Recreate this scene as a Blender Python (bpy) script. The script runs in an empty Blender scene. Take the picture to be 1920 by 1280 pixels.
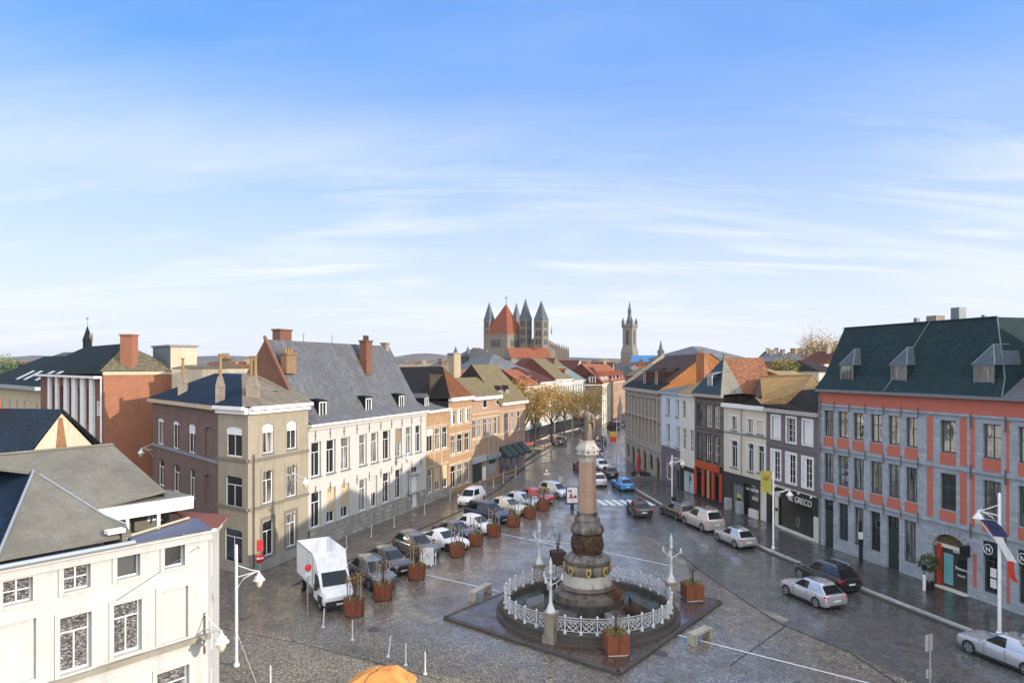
import bpy, math, random
from mathutils import Vector, noise
random.seed(7)
sc = bpy.context.scene
COL = sc.collection
PI = math.pi
# ---------------------------------------------------------------- survey: the photograph's camera
H, FL, CX, CY = 14.5, 1300.0, 960.0, 688.0
def gp(u, v, z=0.0):
    d = FL*(H-z)/(v-CY); return ((u-CX)/FL*d, d)
def at(u, d): return ((u-CX)/FL*d, d)
def zz(v, d): return H-(v-CY)/FL*d
# ---------------------------------------------------------------- materials
def lin(h):
    h = h.lstrip('#'); r = []
    for i in (0, 2, 4):
        c = int(h[i:i+2], 16)/255; r.append(c/12.92 if c <= .04045 else ((c+.055)/1.055)**2.4)
    return (r[0], r[1], r[2], 1)
def C(c): return lin(c) if isinstance(c, str) else (c[0], c[1], c[2], 1)
def newmat(name):
    m = bpy.data.materials.new(name); m.use_nodes = True
    nt = m.node_tree; b = nt.nodes['Principled BSDF']
    return m, nt, b
def N(nt, t, **kw):
    n = nt.nodes.new(t)
    for k, v in kw.items():
        if k in n.inputs: n.inputs[k].default_value = v
        else: setattr(n, k, v)
    return n
def L(nt, a, b): nt.links.new(a, b)
def uvn(nt): return nt.nodes.new('ShaderNodeUVMap').outputs['UV']
def objn(nt): return nt.nodes.new('ShaderNodeTexCoord').outputs['Object']
def mix(nt, fac, a, b, mode='MIX'):
    n = nt.nodes.new('ShaderNodeMix'); n.data_type = 'RGBA'; n.blend_type = mode
    for s, v in (('Factor', fac), ('A', a), ('B', b)):
        i = [x for x in n.inputs if x.name == s and (x.type == 'RGBA' or s == 'Factor')][0]
        if hasattr(v, 'is_linked'): L(nt, v, i)
        else: i.default_value = v
    return [o for o in n.outputs if o.type == 'RGBA'][0]
def ramp(nt, src, p0, p1, c0=(0, 0, 0, 1), c1=(1, 1, 1, 1)):
    r = nt.nodes.new('ShaderNodeValToRGB'); e = r.color_ramp.elements
    e[0].position, e[1].position = p0, p1; e[0].color, e[1].color = c0, c1
    L(nt, src, r.inputs[0]); return r.outputs['Color']
def noi(nt, co, scale, detail=3, rough=.6):
    n = N(nt, 'ShaderNodeTexNoise', Scale=scale, Detail=detail, Roughness=rough); L(nt, co, n.inputs['Vector']); return n.outputs['Fac']
def mapp(nt, co, sc_=(1, 1, 1), rot=(0, 0, 0)):
    n = nt.nodes.new('ShaderNodeMapping'); n.inputs['Scale'].default_value = sc_; n.inputs['Rotation'].default_value = rot
    L(nt, co, n.inputs['Vector']); return n.outputs['Vector']
def bump(nt, b, h, st=.4, dist=.02):
    n = N(nt, 'ShaderNodeBump', Strength=st, Distance=dist); L(nt, h, n.inputs['Height']); L(nt, n.outputs['Normal'], b.inputs['Normal'])
def mul(c, k): c = C(c); return (min(1, c[0]*k), min(1, c[1]*k), min(1, c[2]*k), 1)
MC = {}
def paint(name, c, rough=.5, metal=0, coat=0, spec=.5):
    if name in MC: return MC[name]
    m, nt, b = newmat(name); b.inputs['Base Color'].default_value = C(c); b.inputs['Roughness'].default_value = rough
    b.inputs['Metallic'].default_value = metal; b.inputs['Coat Weight'].default_value = coat; b.inputs['Coat Roughness'].default_value = .06
    b.inputs['Specular IOR Level'].default_value = spec
    if rough > .25 and not metal:
        n = noi(nt, objn(nt), 3, 5); L(nt, mix(nt, ramp(nt, n, .35, .7), C(c), mul(c, .82)), b.inputs['Base Color'])
    MC[name] = m; return m
def plaster(name, c, dirt=.35, rough=.85, streak=.5):
    if name in MC: return MC[name]
    m, nt, b = newmat(name); uv = uvn(nt)
    n1 = noi(nt, uv, .55, 6, .65); n2 = noi(nt, mapp(nt, uv, (2.2, .16, 1)), 1.2, 4); n3 = noi(nt, uv, 14, 3)
    c1 = mix(nt, ramp(nt, n1, .38, .75), C(c), mul(c, 1-dirt))
    c2 = mix(nt, ramp(nt, n2, .52, .8), c1, mul(c, 1-streak*.7))
    c3 = mix(nt, ramp(nt, n3, .3, .75), c2, mix(nt, .08, c2, (0, 0, 0, 1)))
    L(nt, c3, b.inputs['Base Color']); b.inputs['Roughness'].default_value = rough
    bump(nt, b, n3, .12, .01); MC[name] = m; return m
def brick(name, c1, c2, mortar, w=.22, h=.075, rough=.88, bias=0, msz=.012, stain=.45):
    if name in MC: return MC[name]
    m, nt, b = newmat(name); uv = uvn(nt)
    t = N(nt, 'ShaderNodeTexBrick', Scale=1.0, Color1=C(c1), Color2=C(c2), Mortar=C(mortar))
    t.inputs['Brick Width'].default_value = w; t.inputs['Row Height'].default_value = h; t.inputs['Mortar Size'].default_value = msz
    t.inputs['Bias'].default_value = bias
    L(nt, uv, t.inputs['Vector'])
    n1 = noi(nt, uv, .6, 6, .7); n2 = noi(nt, mapp(nt, uv, (2, .15, 1)), 1.3, 4)
    a = mix(nt, ramp(nt, n1, .35, .7), t.outputs['Color'], mix(nt, stain, t.outputs['Color'], (.02, .018, .016, 1)))
    a = mix(nt, ramp(nt, n2, .58, .85), a, mix(nt, .5, a, (.03, .03, .028, 1)))
    L(nt, a, b.inputs['Base Color']); b.inputs['Roughness'].default_value = rough
    bump(nt, b, t.outputs['Fac'], -.25, .01); MC[name] = m; return m
def slate(name, c, rough=.45, row=.22, moss=None, mossamt=.5, streak=.5, var=.35, spec=.5, mort=.45):
    if name in MC: return MC[name]
    m, nt, b = newmat(name); uv = uvn(nt)
    t = N(nt, 'ShaderNodeTexBrick', Scale=1.0, Color1=mul(c, 1.15), Color2=mul(c, 1-var), Mortar=mul(c, mort))
    t.inputs['Brick Width'].default_value = row*1.2; t.inputs['Row Height'].default_value = row; t.inputs['Mortar Size'].default_value = .012
    L(nt, uv, t.inputs['Vector'])
    n1 = noi(nt, uv, .45, 6, .7); n2 = noi(nt, mapp(nt, uv, (1.6, .1, 1)), 1.1, 5, .7); n3 = noi(nt, uv, 3.2, 6, .75)
    a = mix(nt, ramp(nt, n2, .42, .8), t.outputs['Color'], mix(nt, streak, t.outputs['Color'], mul(c, 2.2)))
    a = mix(nt, ramp(nt, n1, .45, .7), a, mul(c, .7))
    if moss: a = mix(nt, ramp(nt, n3, .62-mossamt*.3, .78-mossamt*.2), a, C(moss))
    L(nt, a, b.inputs['Base Color'])
    L(nt, ramp(nt, n3, .3, .7, (rough*.75,)*3+(1,), (min(1, rough*1.35),)*3+(1,)), b.inputs['Roughness'])
    b.inputs['Specular IOR Level'].default_value = spec
    bump(nt, b, t.outputs['Fac'], -.5, .02); MC[name] = m; return m
def tile(name, c, c2, rough=.8, per=.24, moss=None, mossamt=.4, k=.5):
    if name in MC: return MC[name]
    m, nt, b = newmat(name); uv = uvn(nt)
    w = N(nt, 'ShaderNodeTexWave', Scale=1.0/per/2, Distortion=.15); w.wave_type = 'BANDS'; w.bands_direction = 'X'
    w.inputs['Scale'].default_value = .314/per
    L(nt, uv, w.inputs['Vector'])
    t = N(nt, 'ShaderNodeTexBrick', Scale=1.0, Color1=C(c), Color2=C(c2), Mortar=mul(c2, .5))
    t.offset = 0; t.inputs['Brick Width'].default_value = per; t.inputs['Row Height'].default_value = .32; t.inputs['Mortar Size'].default_value = .015
    L(nt, uv, t.inputs['Vector'])
    n1 = noi(nt, uv, .7, 6, .7); n3 = noi(nt, uv, 2.6, 7, .8)
    a = mix(nt, ramp(nt, n1, .35, .75), t.outputs['Color'], mul(c2, .65))
    if moss: a = mix(nt, ramp(nt, n3, .62-mossamt*.3, .75-mossamt*.2), a, C(moss))
    L(nt, a, b.inputs['Base Color']); b.inputs['Roughness'].default_value = rough
    b.inputs['Specular IOR Level'].default_value = .3
    bump(nt, b, w.outputs['Fac'], k, .06); MC[name] = m; return m
def stone(name, c, w=.6, h=.3, mort=.55, rough=.85, stain=.5):
    if name in MC: return MC[name]
    m, nt, b = newmat(name); uv = uvn(nt)
    t = N(nt, 'ShaderNodeTexBrick', Scale=1.0, Color1=mul(c, 1.1), Color2=mul(c, .72), Mortar=mul(c, mort))
    t.inputs['Brick Width'].default_value = w; t.inputs['Row Height'].default_value = h; t.inputs['Mortar Size'].default_value = .018
    L(nt, uv, t.inputs['Vector'])
    n1 = noi(nt, uv, 1.3, 7, .75); n2 = noi(nt, mapp(nt, uv, (2, .25, 1)), 1.2, 4)
    a = mix(nt, ramp(nt, n1, .4, .72), t.outputs['Color'], mul(c, 1-stain))
    a = mix(nt, ramp(nt, n2, .55, .8), a, mul(c, 1-stain*1.2))
    L(nt, a, b.inputs['Base Color']); b.inputs['Roughness'].default_value = rough
    bump(nt, b, t.outputs['Fac'], -.3, .02); MC[name] = m; return m
def streakstone(name, c, dark, rough=.7, amt=.5):
    if name in MC: return MC[name]
    m, nt, b = newmat(name); co = objn(nt)
    n2 = noi(nt, mapp(nt, co, (1.6, 1.6, .35)), 1.6, 6, .7); n1 = noi(nt, co, 5, 6, .7)
    a = mix(nt, ramp(nt, n2, .62-amt*.35, .72-amt*.12), C(c), C(dark)); a = mix(nt, ramp(nt, n1, .4, .8), a, mix(nt, .35, a, (.02, .02, .02, 1)))
    L(nt, a, b.inputs['Base Color']); b.inputs['Roughness'].default_value = rough; bump(nt, b, n1, .25, .02)
    MC[name] = m; return m
def cobble(name, ca, cb, scale=7.5, wet=.5, tint=None, ripple=.5, sunlit_dry=None):
    if name in MC: return MC[name]
    m, nt, b = newmat(name); co = objn(nt)
    wob = nt.nodes.new('ShaderNodeTexVoronoi'); wob.inputs['Scale'].default_value = scale; wob.inputs['Randomness'].default_value = .75
    mp = mapp(nt, co, (1, 1.0, 1), (0, 0, .39)); L(nt, mp, wob.inputs['Vector'])
    ed = nt.nodes.new('ShaderNodeTexVoronoi'); ed.feature = 'DISTANCE_TO_EDGE'; ed.inputs['Scale'].default_value = scale; ed.inputs['Randomness'].default_value = .75
    L(nt, mp, ed.inputs['Vector'])
    big = noi(nt, co, .16, 6, .65); mid = noi(nt, mapp(nt, co, (1, 1, 1), (0, 0, .7)), .7, 6, .7); fine = noi(nt, co, 2.6, 5, .7)
    sep = nt.nodes.new('ShaderNodeSeparateColor'); L(nt, wob.outputs['Color'], sep.inputs[0])
    c0 = mix(nt, sep.outputs[0], C(ca), C(cb))
    c0 = mix(nt, ramp(nt, mid, .35, .72), c0, mix(nt, .55, c0, (.008, .008, .008, 1)))
    c0 = mix(nt, ramp(nt, fine, .62, .8), c0, mix(nt, .6, c0, C((.36, .32, .25))))
    if tint: c0 = mix(nt, ramp(nt, big, .4, .65), c0, mix(nt, .6, c0, C(tint)))
    dm = None
    if sunlit_dry:      # sunlight painted in as paler, drier paving with a ragged edge
        vm = nt.nodes.new('ShaderNodeVectorMath'); vm.operation = 'DISTANCE'; vm.inputs[1].default_value = (sunlit_dry[0], sunlit_dry[1], 0); L(nt, co, vm.inputs[0])
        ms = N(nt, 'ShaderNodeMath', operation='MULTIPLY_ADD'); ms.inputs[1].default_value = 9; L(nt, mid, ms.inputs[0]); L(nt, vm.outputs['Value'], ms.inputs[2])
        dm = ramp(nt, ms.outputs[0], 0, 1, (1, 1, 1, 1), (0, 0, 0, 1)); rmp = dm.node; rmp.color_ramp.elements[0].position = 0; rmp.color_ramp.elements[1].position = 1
        sc2 = N(nt, 'ShaderNodeMapRange'); sc2.inputs[1].default_value = sunlit_dry[2]+2; sc2.inputs[2].default_value = sunlit_dry[2]+7; L(nt, ms.outputs[0], sc2.inputs[0]); L(nt, sc2.outputs[0], rmp.inputs[0])
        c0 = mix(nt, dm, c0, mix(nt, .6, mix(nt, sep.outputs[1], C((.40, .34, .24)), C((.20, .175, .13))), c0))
    jo = ramp(nt, ed.outputs['Distance'], .03, .11)
    c0 = mix(nt, jo, mix(nt, .7, c0, (.006, .006, .005, 1)), c0)
    wv = nt.nodes.new('ShaderNodeVectorMath'); wv.operation = 'MULTIPLY_ADD'; wn_ = N(nt, 'ShaderNodeTexNoise', Scale=.5, Detail=2); L(nt, co, wn_.inputs['Vector']); wv.inputs[1].default_value = (.5, .5, 0); L(nt, wn_.outputs['Color'], wv.inputs[0]); L(nt, mp, wv.inputs[2])
    crs = N(nt, 'ShaderNodeTexBrick', Scale=1.0); crs.inputs['Brick Width'].default_value = 1.7/scale; crs.inputs['Row Height'].default_value = 1.15/scale; crs.inputs['Mortar Size'].default_value = .016; crs.inputs['Color1'].default_value = (1, 1, 1, 1); crs.inputs['Color2'].default_value = (.72, .72, .72, 1); crs.inputs['Mortar'].default_value = (.22, .22, .22, 1); L(nt, wv.outputs[0], crs.inputs['Vector'])
    c0 = mix(nt, .85, c0, crs.outputs['Color'], 'MULTIPLY')
    L(nt, c0, b.inputs['Base Color'])
    ma = N(nt, 'ShaderNodeMath', operation='ADD'); mm = N(nt, 'ShaderNodeMath', operation='MULTIPLY'); mm.inputs[1].default_value = .5
    L(nt, big, ma.inputs[0]); L(nt, mid, ma.inputs[1]); L(nt, ma.outputs[0], mm.inputs[0])
    lo = .60-.42*wet
    wr = ramp(nt, mm.outputs[0], .40, .62, (max(.06, lo-.14),)*3+(1,), (min(.9, lo+.26),)*3+(1,))
    rr = nt.nodes.new('ShaderNodeMath'); rr.operation = 'MULTIPLY_ADD'; rr.inputs[1].default_value = .18; L(nt, sep.outputs[1], rr.inputs[0]); L(nt, wr, rr.inputs[2])
    L(nt, mix(nt, dm, rr.outputs[0], (.85, .85, .85, 1)) if sunlit_dry else rr.outputs[0], b.inputs['Roughness'])
    b.inputs['Specular IOR Level'].default_value = .62; b.inputs['IOR'].default_value = 1.5
    # film of rain water lying on the stones, in patches
    cw = ramp(nt, mm.outputs[0], .40, .60, (.95*wet**.5,)*3+(1,), (.30*wet,)*3+(1,))
    if sunlit_dry: cw = mix(nt, dm, cw, (0, 0, 0, 1))
    L(nt, cw, b.inputs['Coat Weight']); b.inputs['Coat IOR'].default_value = 1.38; b.inputs['Coat Roughness'].default_value = .13
    cbp = N(nt, 'ShaderNodeBump', Strength=.22, Distance=.02); L(nt, fine, cbp.inputs['Height']); L(nt, cbp.outputs['Normal'], b.inputs['Coat Normal'])
    hh = N(nt, 'ShaderNodeMath', operation='MULTIPLY_ADD'); hh.inputs[1].default_value = .8; L(nt, sep.outputs[2], hh.inputs[0]); L(nt, jo, hh.inputs[2])
    bump(nt, b, hh.outputs[0], ripple*.62, .012); MC[name] = m; return m
def leafmat(name, c1, c2, c3=None):
    if name in MC: return MC[name]
    m, nt, b = newmat(name); n = noi(nt, objn(nt), 2.2, 4, .7)
    g = N(nt, 'ShaderNodeNewGeometry'); r = g.outputs['Random Per Island']
    a = mix(nt, r, C(c1), C(c2))
    if c3: a = mix(nt, ramp(nt, n, .45, .62), a, C(c3))
    L(nt, a, b.inputs['Base Color']); b.inputs['Roughness'].default_value = .65; b.inputs['Specular IOR Level'].default_value = .25
    MC[name] = m; return m
def glassmat(name, c=(.012, .014, .016), rough=.06, curtain=None):
    if name in MC: return MC[name]
    m, nt, b = newmat(name); b.inputs['Base Color'].default_value = C(c); b.inputs['Roughness'].default_value = rough
    b.inputs['IOR'].default_value = 1.6; b.inputs['Specular IOR Level'].default_value = .6
    if curtain:
        uv = uvn(nt); w = noi(nt, mapp(nt, uv, (5, .25, 1)), 1.5, 3)
        L(nt, mix(nt, ramp(nt, w, .40, .64), C(c), C(curtain)), b.inputs['Base Color'])
    n = noi(nt, objn(nt), .9, 2); bump(nt, b, n, .1, .08); MC[name] = m; return m
def corten():
    if 'corten' in MC: return MC['corten']
    m, nt, b = newmat('corten'); co = objn(nt); n = noi(nt, co, 3, 7, .75); n2 = noi(nt, mapp(nt, co, (3, 3, .4)), 2, 4)
    a = mix(nt, ramp(nt, n, .35, .7), C('#6b3a25'), C('#85492b')); a = mix(nt, ramp(nt, n2, .5, .8), a, C('#3f261d'))
    L(nt, a, b.inputs['Base Color']); b.inputs['Roughness'].default_value = .75; bump(nt, b, n, .15, .01); MC['corten'] = m; return m
# ---------------------------------------------------------------- mesh builder
class MB:
    def __init__(s): s.v = []; s.f = []
    def vv(s, ps):
        i = len(s.v); s.v.extend([tuple(p) for p in ps]); return list(range(i, i+len(ps)))
    def poly(s, *ps):
        if len(ps) == 1: ps = ps[0]
        s.f.append(s.vv(ps)); return s
    def hexa(s, b, t):      # bottom quad, top quad (ccw from above)
        i = s.vv(list(b)+list(t)); n = len(b)
        s.f.append([i[k] for k in range(n-1, -1, -1)]); s.f.append([i[n+k] for k in range(n)])
        for k in range(n):
            j = (k+1) % n; s.f.append([i[k], i[j], i[n+j], i[n+k]])
        return s
    def box(s, cx, cy, cz, sx, sy, sz, rz=0):
        c, q = math.cos(rz), math.sin(rz)
        def P(x, y, z): return (cx+x*c-y*q, cy+x*q+y*c, cz+z)
        x, y, z = sx/2, sy/2, sz/2
        return s.hexa([P(-x, -y, -z), P(x, -y, -z), P(x, y, -z), P(-x, y, -z)], [P(-x, -y, z), P(x, -y, z), P(x, y, z), P(-x, y, z)])
    def prism(s, pts, z0, z1):
        return s.hexa([(p[0], p[1], z0) for p in pts], [(p[0], p[1], z1) for p in pts])
    def lathe(s, prof, n=20, c=(0, 0), cap=True, ph=0):
        rings = []
        for r, z in prof:
            rings.append(s.vv([(c[0]+r*math.cos(ph+2*PI*k/n), c[1]+r*math.sin(ph+2*PI*k/n), z) for k in range(n)]))
        for a, b in zip(rings, rings[1:]):
            for k in range(n):
                j = (k+1) % n; s.f.append([a[k], a[j], b[j], b[k]])
        if cap: s.f.append(rings[0][::-1]); s.f.append(rings[-1])
        return s
    def tube(s, pts, r, n=6, cap=True):
        pts = [Vector(p) for p in pts]; rr = r if isinstance(r, (list, tuple)) else [r]*len(pts); rings = []
        for i, p in enumerate(pts):
            d = (pts[min(i+1, len(pts)-1)]-pts[max(i-1, 0)]).normalized()
            a = d.cross(Vector((0, 0, 1)) if abs(d.z) < .9 else Vector((1, 0, 0))).normalized(); b = d.cross(a)
            rings.append(s.vv([p+(a*math.cos(2*PI*k/n)+b*math.sin(2*PI*k/n))*rr[i] for k in range(n)]))
        for a, b in zip(rings, rings[1:]):
            for k in range(n):
                j = (k+1) % n; s.f.append([a[j], a[k], b[k], b[j]])
        if cap: s.f.append(rings[0]); s.f.append(rings[-1][::-1])
        return s
    def loft(s, rings, cap=True):
        R = [s.vv(r) for r in rings]; n = len(R[0])
        for a, b in zip(R, R[1:]):
            for k in range(n):
                j = (k+1) % n; s.f.append([a[k], a[j], b[j], b[k]])
        if cap: s.f.append(R[0][::-1]); s.f.append(R[-1])
        return s
    def sphere(s, c, r, n=10, m=7, sq=(1, 1, 1)):
        s.loft([[(c[0]+sq[0]*r*math.sin(PI*(i+.02)/(m+.04))*math.cos(2*PI*k/n), c[1]+sq[1]*r*math.sin(PI*(i+.02)/(m+.04))*math.sin(2*PI*k/n), c[2]-sq[2]*r*math.cos(PI*(i+.02)/(m+.04))) for k in range(n)] for i in range(m+1)])
        return s
    def build(s, name, mat, parent=None, org=(0, 0, 0), smooth=None):
        me = bpy.data.meshes.new(name)
        o3 = Vector(org)
        me.from_pydata([(p[0]-o3[0], p[1]-o3[1], p[2]-o3[2]) for p in s.v], [], s.f)
        uv = me.uv_layers.new(name='UVMap')
        dat = uv.data
        for p in me.polygons:
            n = p.normal
            if abs(n.z) > .995: h, w = Vector((1, 0, 0)), Vector((0, 1, 0))
            else: h = Vector((-n.y, n.x, 0)).normalized(); w = n.cross(h)
            for li in p.loop_indices:
                q = Vector(s.v[me.loops[li].vertex_index]); dat[li].uv = (q.dot(h), q.dot(w))
        me.materials.append(mat)
        if smooth:
            me.shade_smooth(); me.set_sharp_from_angle(angle=math.radians(smooth))
        ob = bpy.data.objects.new(name, me); COL.objects.link(ob)
        if parent: ob.parent = parent
        return ob
def tag(o, label=None, cat=None, group=None, kind=None):
    for k, v in (('label', label), ('category', cat), ('group', group), ('kind', kind)):
        if v: o[k] = v
    return o
def empty(name, loc, rz=0):
    o = bpy.data.objects.new(name, None); COL.objects.link(o); o.location = loc; o.rotation_euler = (0, 0, rz); o.empty_display_size = .3
    return o
def copy_tree(o, parent=None):
    c = o.copy(); COL.objects.link(c)
    if parent: c.parent = parent
    for ch in list(o.children): copy_tree(ch, c)
    return c
def textmesh(s, size, font_bold=False):
    cu = bpy.data.curves.new('lettering', 'FONT'); cu.body = s; cu.size = size; cu.extrude = .015; cu.align_x = 'CENTER'
    ob = bpy.data.objects.new('tmp', cu); COL.objects.link(ob)
    bpy.context.view_layer.update()
    me = bpy.data.meshes.new_from_object(ob.evaluated_get(bpy.context.evaluated_depsgraph_get()))
    v = [tuple(x.co) for x in me.vertices]; f = [list(p.vertices) for p in me.polygons]
    bpy.data.objects.remove(ob); bpy.data.meshes.remove(me)
    return v, f
# ---------------------------------------------------------------- facade frames
class Fr:
    """vertical facade plane: A = its left end seen from the street, B = its right end"""
    def __init__(s, A, B):
        s.A, s.B = A, B; dx, dy = B[0]-A[0], B[1]-A[1]; s.L = math.hypot(dx, dy); s.T = (dx/s.L, dy/s.L); s.N = (-s.T[1], s.T[0])
    def P(s, t, n, z): return (s.A[0]+s.T[0]*t+s.N[0]*n, s.A[1]+s.T[1]*t+s.N[1]*n, z)
    def t(s, u):
        k = (u-CX)/FL; return (k*s.A[1]-s.A[0])/(s.T[0]-k*s.T[1])
    def d(s, u): return s.A[1]+s.t(u)*s.T[1]
    def z(s, u, v): return zz(v, s.d(u))
    def turned(s, t0, n0, ang):      # another frame, origin on this one, rotated
        a = s.P(t0, n0, 0); c, q = math.cos(ang), math.sin(ang); T = (s.T[0]*c-s.T[1]*q, s.T[0]*q+s.T[1]*c)
        return Fr(a[:2], (a[0]+T[0], a[1]+T[1]))
def fbox(mb, fr, t0, t1, z0, z1, s0, s1):
    P = fr.P
    return mb.hexa([P(t0, s0, z0), P(t1, s0, z0), P(t1, s1, z0), P(t0, s1, z0)], [P(t0, s0, z1), P(t1, s0, z1), P(t1, s1, z1), P(t0, s1, z1)])
def wall(mb, fr, t0, t1, z0, z1, ops=(), dep=.22, s=0):
    P = fr.P; e = 1e-4
    o2 = [(max(a, t0), min(b, t1), max(c, z0), min(d, z1)) for a, b, c, d in ops]
    o2 = [o for o in o2 if o[1]-o[0] > .01 and o[3]-o[2] > .01]
    zs = sorted({z0, z1, *[o[2] for o in o2], *[o[3] for o in o2]})
    for za, zb in zip(zs, zs[1:]):
        if zb-za < e: continue
        zc = (za+zb)/2; row = sorted([(o[0], o[1]) for o in o2 if o[2] < zc < o[3]]); x = t0
        for a, b in row+[(t1, t1)]:
            if a-x > e: mb.poly(P(x, s, za), P(a, s, za), P(a, s, zb), P(x, s, zb))
            x = max(x, b)
    for a, b, c, d in o2:
        mb.poly(P(a, s, c), P(b, s, c), P(b, s+dep, c), P(a, s+dep, c)); mb.poly(P(a, s+dep, d), P(b, s+dep, d), P(b, s, d), P(a, s, d))
        mb.poly(P(a, s, c), P(a, s+dep, c), P(a, s+dep, d), P(a, s, d)); mb.poly(P(b, s+dep, c), P(b, s, c), P(b, s, d), P(b, s+dep, d))
def archfill(mb, fr, a, b, d, r, s=0, dep=.2, n=8, full=False):
    P = fr.P
    def zc(x):
        q = 2*x-1
        return d-r*q*q if not full else d-r+r*math.sqrt(max(0, 1-q*q))
    for k in range(n):
        x0, x1 = k/n, (k+1)/n; ta, tb = a+(b-a)*x0, a+(b-a)*x1; za, zb = zc(x0), zc(x1)
        mb.poly(P(ta, s, za), P(tb, s, zb), P(tb, s, d), P(ta, s, d)); mb.poly(P(ta, s+dep, za), P(tb, s+dep, zb), P(tb, s, zb), P(ta, s, za))
def sides(mb, fr, t0, t1, z0, z1, D, s=0):
    P = fr.P; a, b = t0+.004, t1-.004
    mb.poly(P(b, s, z0), P(b, D, z0), P(b, D, z1), P(b, s, z1)); mb.poly(P(a, D, z0), P(a, s, z0), P(a, s, z1), P(a, D, z1)); mb.poly(P(b, D, z0), P(a, D, z0), P(a, D, z1), P(b, D, z1))
def roofprof(mb, fr, t0, t1, prof, hl=0, hr=0, caps=None):
    P = fr.P; ze = prof[0][1]; zr = max(p[1] for p in prof)
    def ins(z): return max(0, (z-ze)/(zr-ze))
    l = [P(t0+hl*ins(z), s, z) for s, z in prof]; r = [P(t1-hr*ins(z), s, z) for s, z in prof]
    for k in range(len(prof)-1): mb.poly(l[k], r[k], r[k+1], l[k+1])
    cb = caps if caps is not None else mb
    (mb if hl else cb).poly(l[::-1]) ; (mb if hr else cb).poly(r)
    mb.poly(l[-1], r[-1], r[0], l[0])
class Bld:
    def __init__(s, name, label, cat, fr, t=0, group=None, kind=None):
        p = fr.P(t, 0, 0); s.org = p; s.e = tag(empty(name, p), label, cat, group, kind); s.fr = fr
    def part(s, name, mb, mat, parent=None, label=None, smooth=None):
        o = mb.build(name, mat, parent or s.e, s.org, smooth)
        if label: o['label'] = label
        return o
    def cyl(s, name, mat, x, y, z0, z1, r, parent=None, n=8):
        return s.part(name, MB().lathe([(r, z0), (r, z1)], n, (x, y)), mat, parent)
    def window(s, a, b, c, d, style='T', frame=None, rec=.13, pane=None, blind=0, sill=None, fw=.065, fr=None, sv=.7, name='window', silldep=.09, blindmat=None, label=None):
        fr = fr or s.fr; mb = MB(); frame = frame or FRW; pane = pane or random.choice(PANES)
        s0, s1 = rec-.03, rec+.04
        fbox(mb, fr, a, a+fw, c, d, s0, s1); fbox(mb, fr, b-fw, b, c, d, s0, s1); fbox(mb, fr, a+fw, b-fw, c, c+fw, s0, s1); fbox(mb, fr, a+fw, b-fw, d-fw, d, s0, s1)
        m = .045; tc = (a+b)/2; zt = c+(d-c)*sv; q0, q1 = s0+.012, s1-.01
        if style in ('T', 'X', 'C'):
            fbox(mb, fr, a+fw, b-fw, zt-m/2, zt+m/2, q0, q1)
            fbox(mb, fr, tc-m/2, tc+m/2, c+fw, zt-m/2, q0+.002, q1)
            if style == 'X': fbox(mb, fr, tc-m/2, tc+m/2, zt+m/2, d-fw, q0+.002, q1)
        elif style == 'V': fbox(mb, fr, tc-m/2, tc+m/2, c+fw, d-fw, q0, q1)
        elif isinstance(style, tuple):
            nx, nz = style
            for k in range(1, nx): x = a+(b-a)*k/nx; fbox(mb, fr, x-m/2, x+m/2, c+fw, d-fw, q0, q1)
            for k in range(1, nz): z = c+(d-c)*k/nz; fbox(mb, fr, a+fw, b-fw, z-m/3, z+m/3, q0+.003, q1-.003)
        w = s.part(name, mb, frame, None, label)
        zt2 = d-fw-(d-c)*blind
        g = MB().poly(fr.P(a+fw, rec+.02, c+fw), fr.P(b-fw, rec+.02, c+fw), fr.P(b-fw, rec+.02, d-fw), fr.P(a+fw, rec+.02, d-fw)); s.part('pane', g, pane, w)
        if blind: s.part('roller_shutter', fbox(MB(), fr, a+.01, b-.01, d-(d-c)*blind, d-.01, s0-.035, s0-.005), blindmat or BLIND, w)
        if sill: s.part('window_sill', fbox(MB(), fr, a-.06, b+.06, c-.1, c+.015, -silldep, rec-.04), sill, w)
        return w
    def door(s, a, b, c, d, mat, fr=None, rec=.15, handle=True, light=0, label=None, surround=None):
        fr = fr or s.fr; mb = MB(); fbox(mb, fr, a, b, c, d-light, rec, rec+.06)
        w = (b-a)
        for q in (0, 1):
            for z0, z1 in ((.08, .42), (.5, .93)):
                x0 = a+w*(.1+.45*q); fbox(mb, fr, x0, x0+w*.35, c+(d-light-c)*z0, c+(d-light-c)*z1, rec-.02, rec)
        o = s.part('door', mb, mat, None, label)
        if handle: s.part('handle', fbox(MB(), fr, a+w*.88, a+w*.93, c+.95, c+1.2, rec-.07, rec-.021), CHROME, o)
        if light: s.window(a, b, d-light+.03, d, 'V', mat, rec, fr=fr, name='fanlight')
        return o
    def band(s, name, t0, t1, z0, z1, mat, out=.1, fr=None, inn=0):
        return s.part(name, fbox(MB(), fr or s.fr, t0, t1, z0, z1, -out, inn-.003 if inn == 0 else inn), mat)
    def lettering(s, txt, tc, z, size, mat, fr=None, out=.03, name='lettering', stretch=1, parent=None):
        fr = fr or s.fr; v, f = textmesh(txt, size); mb = MB()
        mb.v = [fr.P(tc+p[0]*stretch, -out-p[2], z+p[1]) for p in v]; mb.f = f
        return s.part(name, mb, mat, parent)
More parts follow.
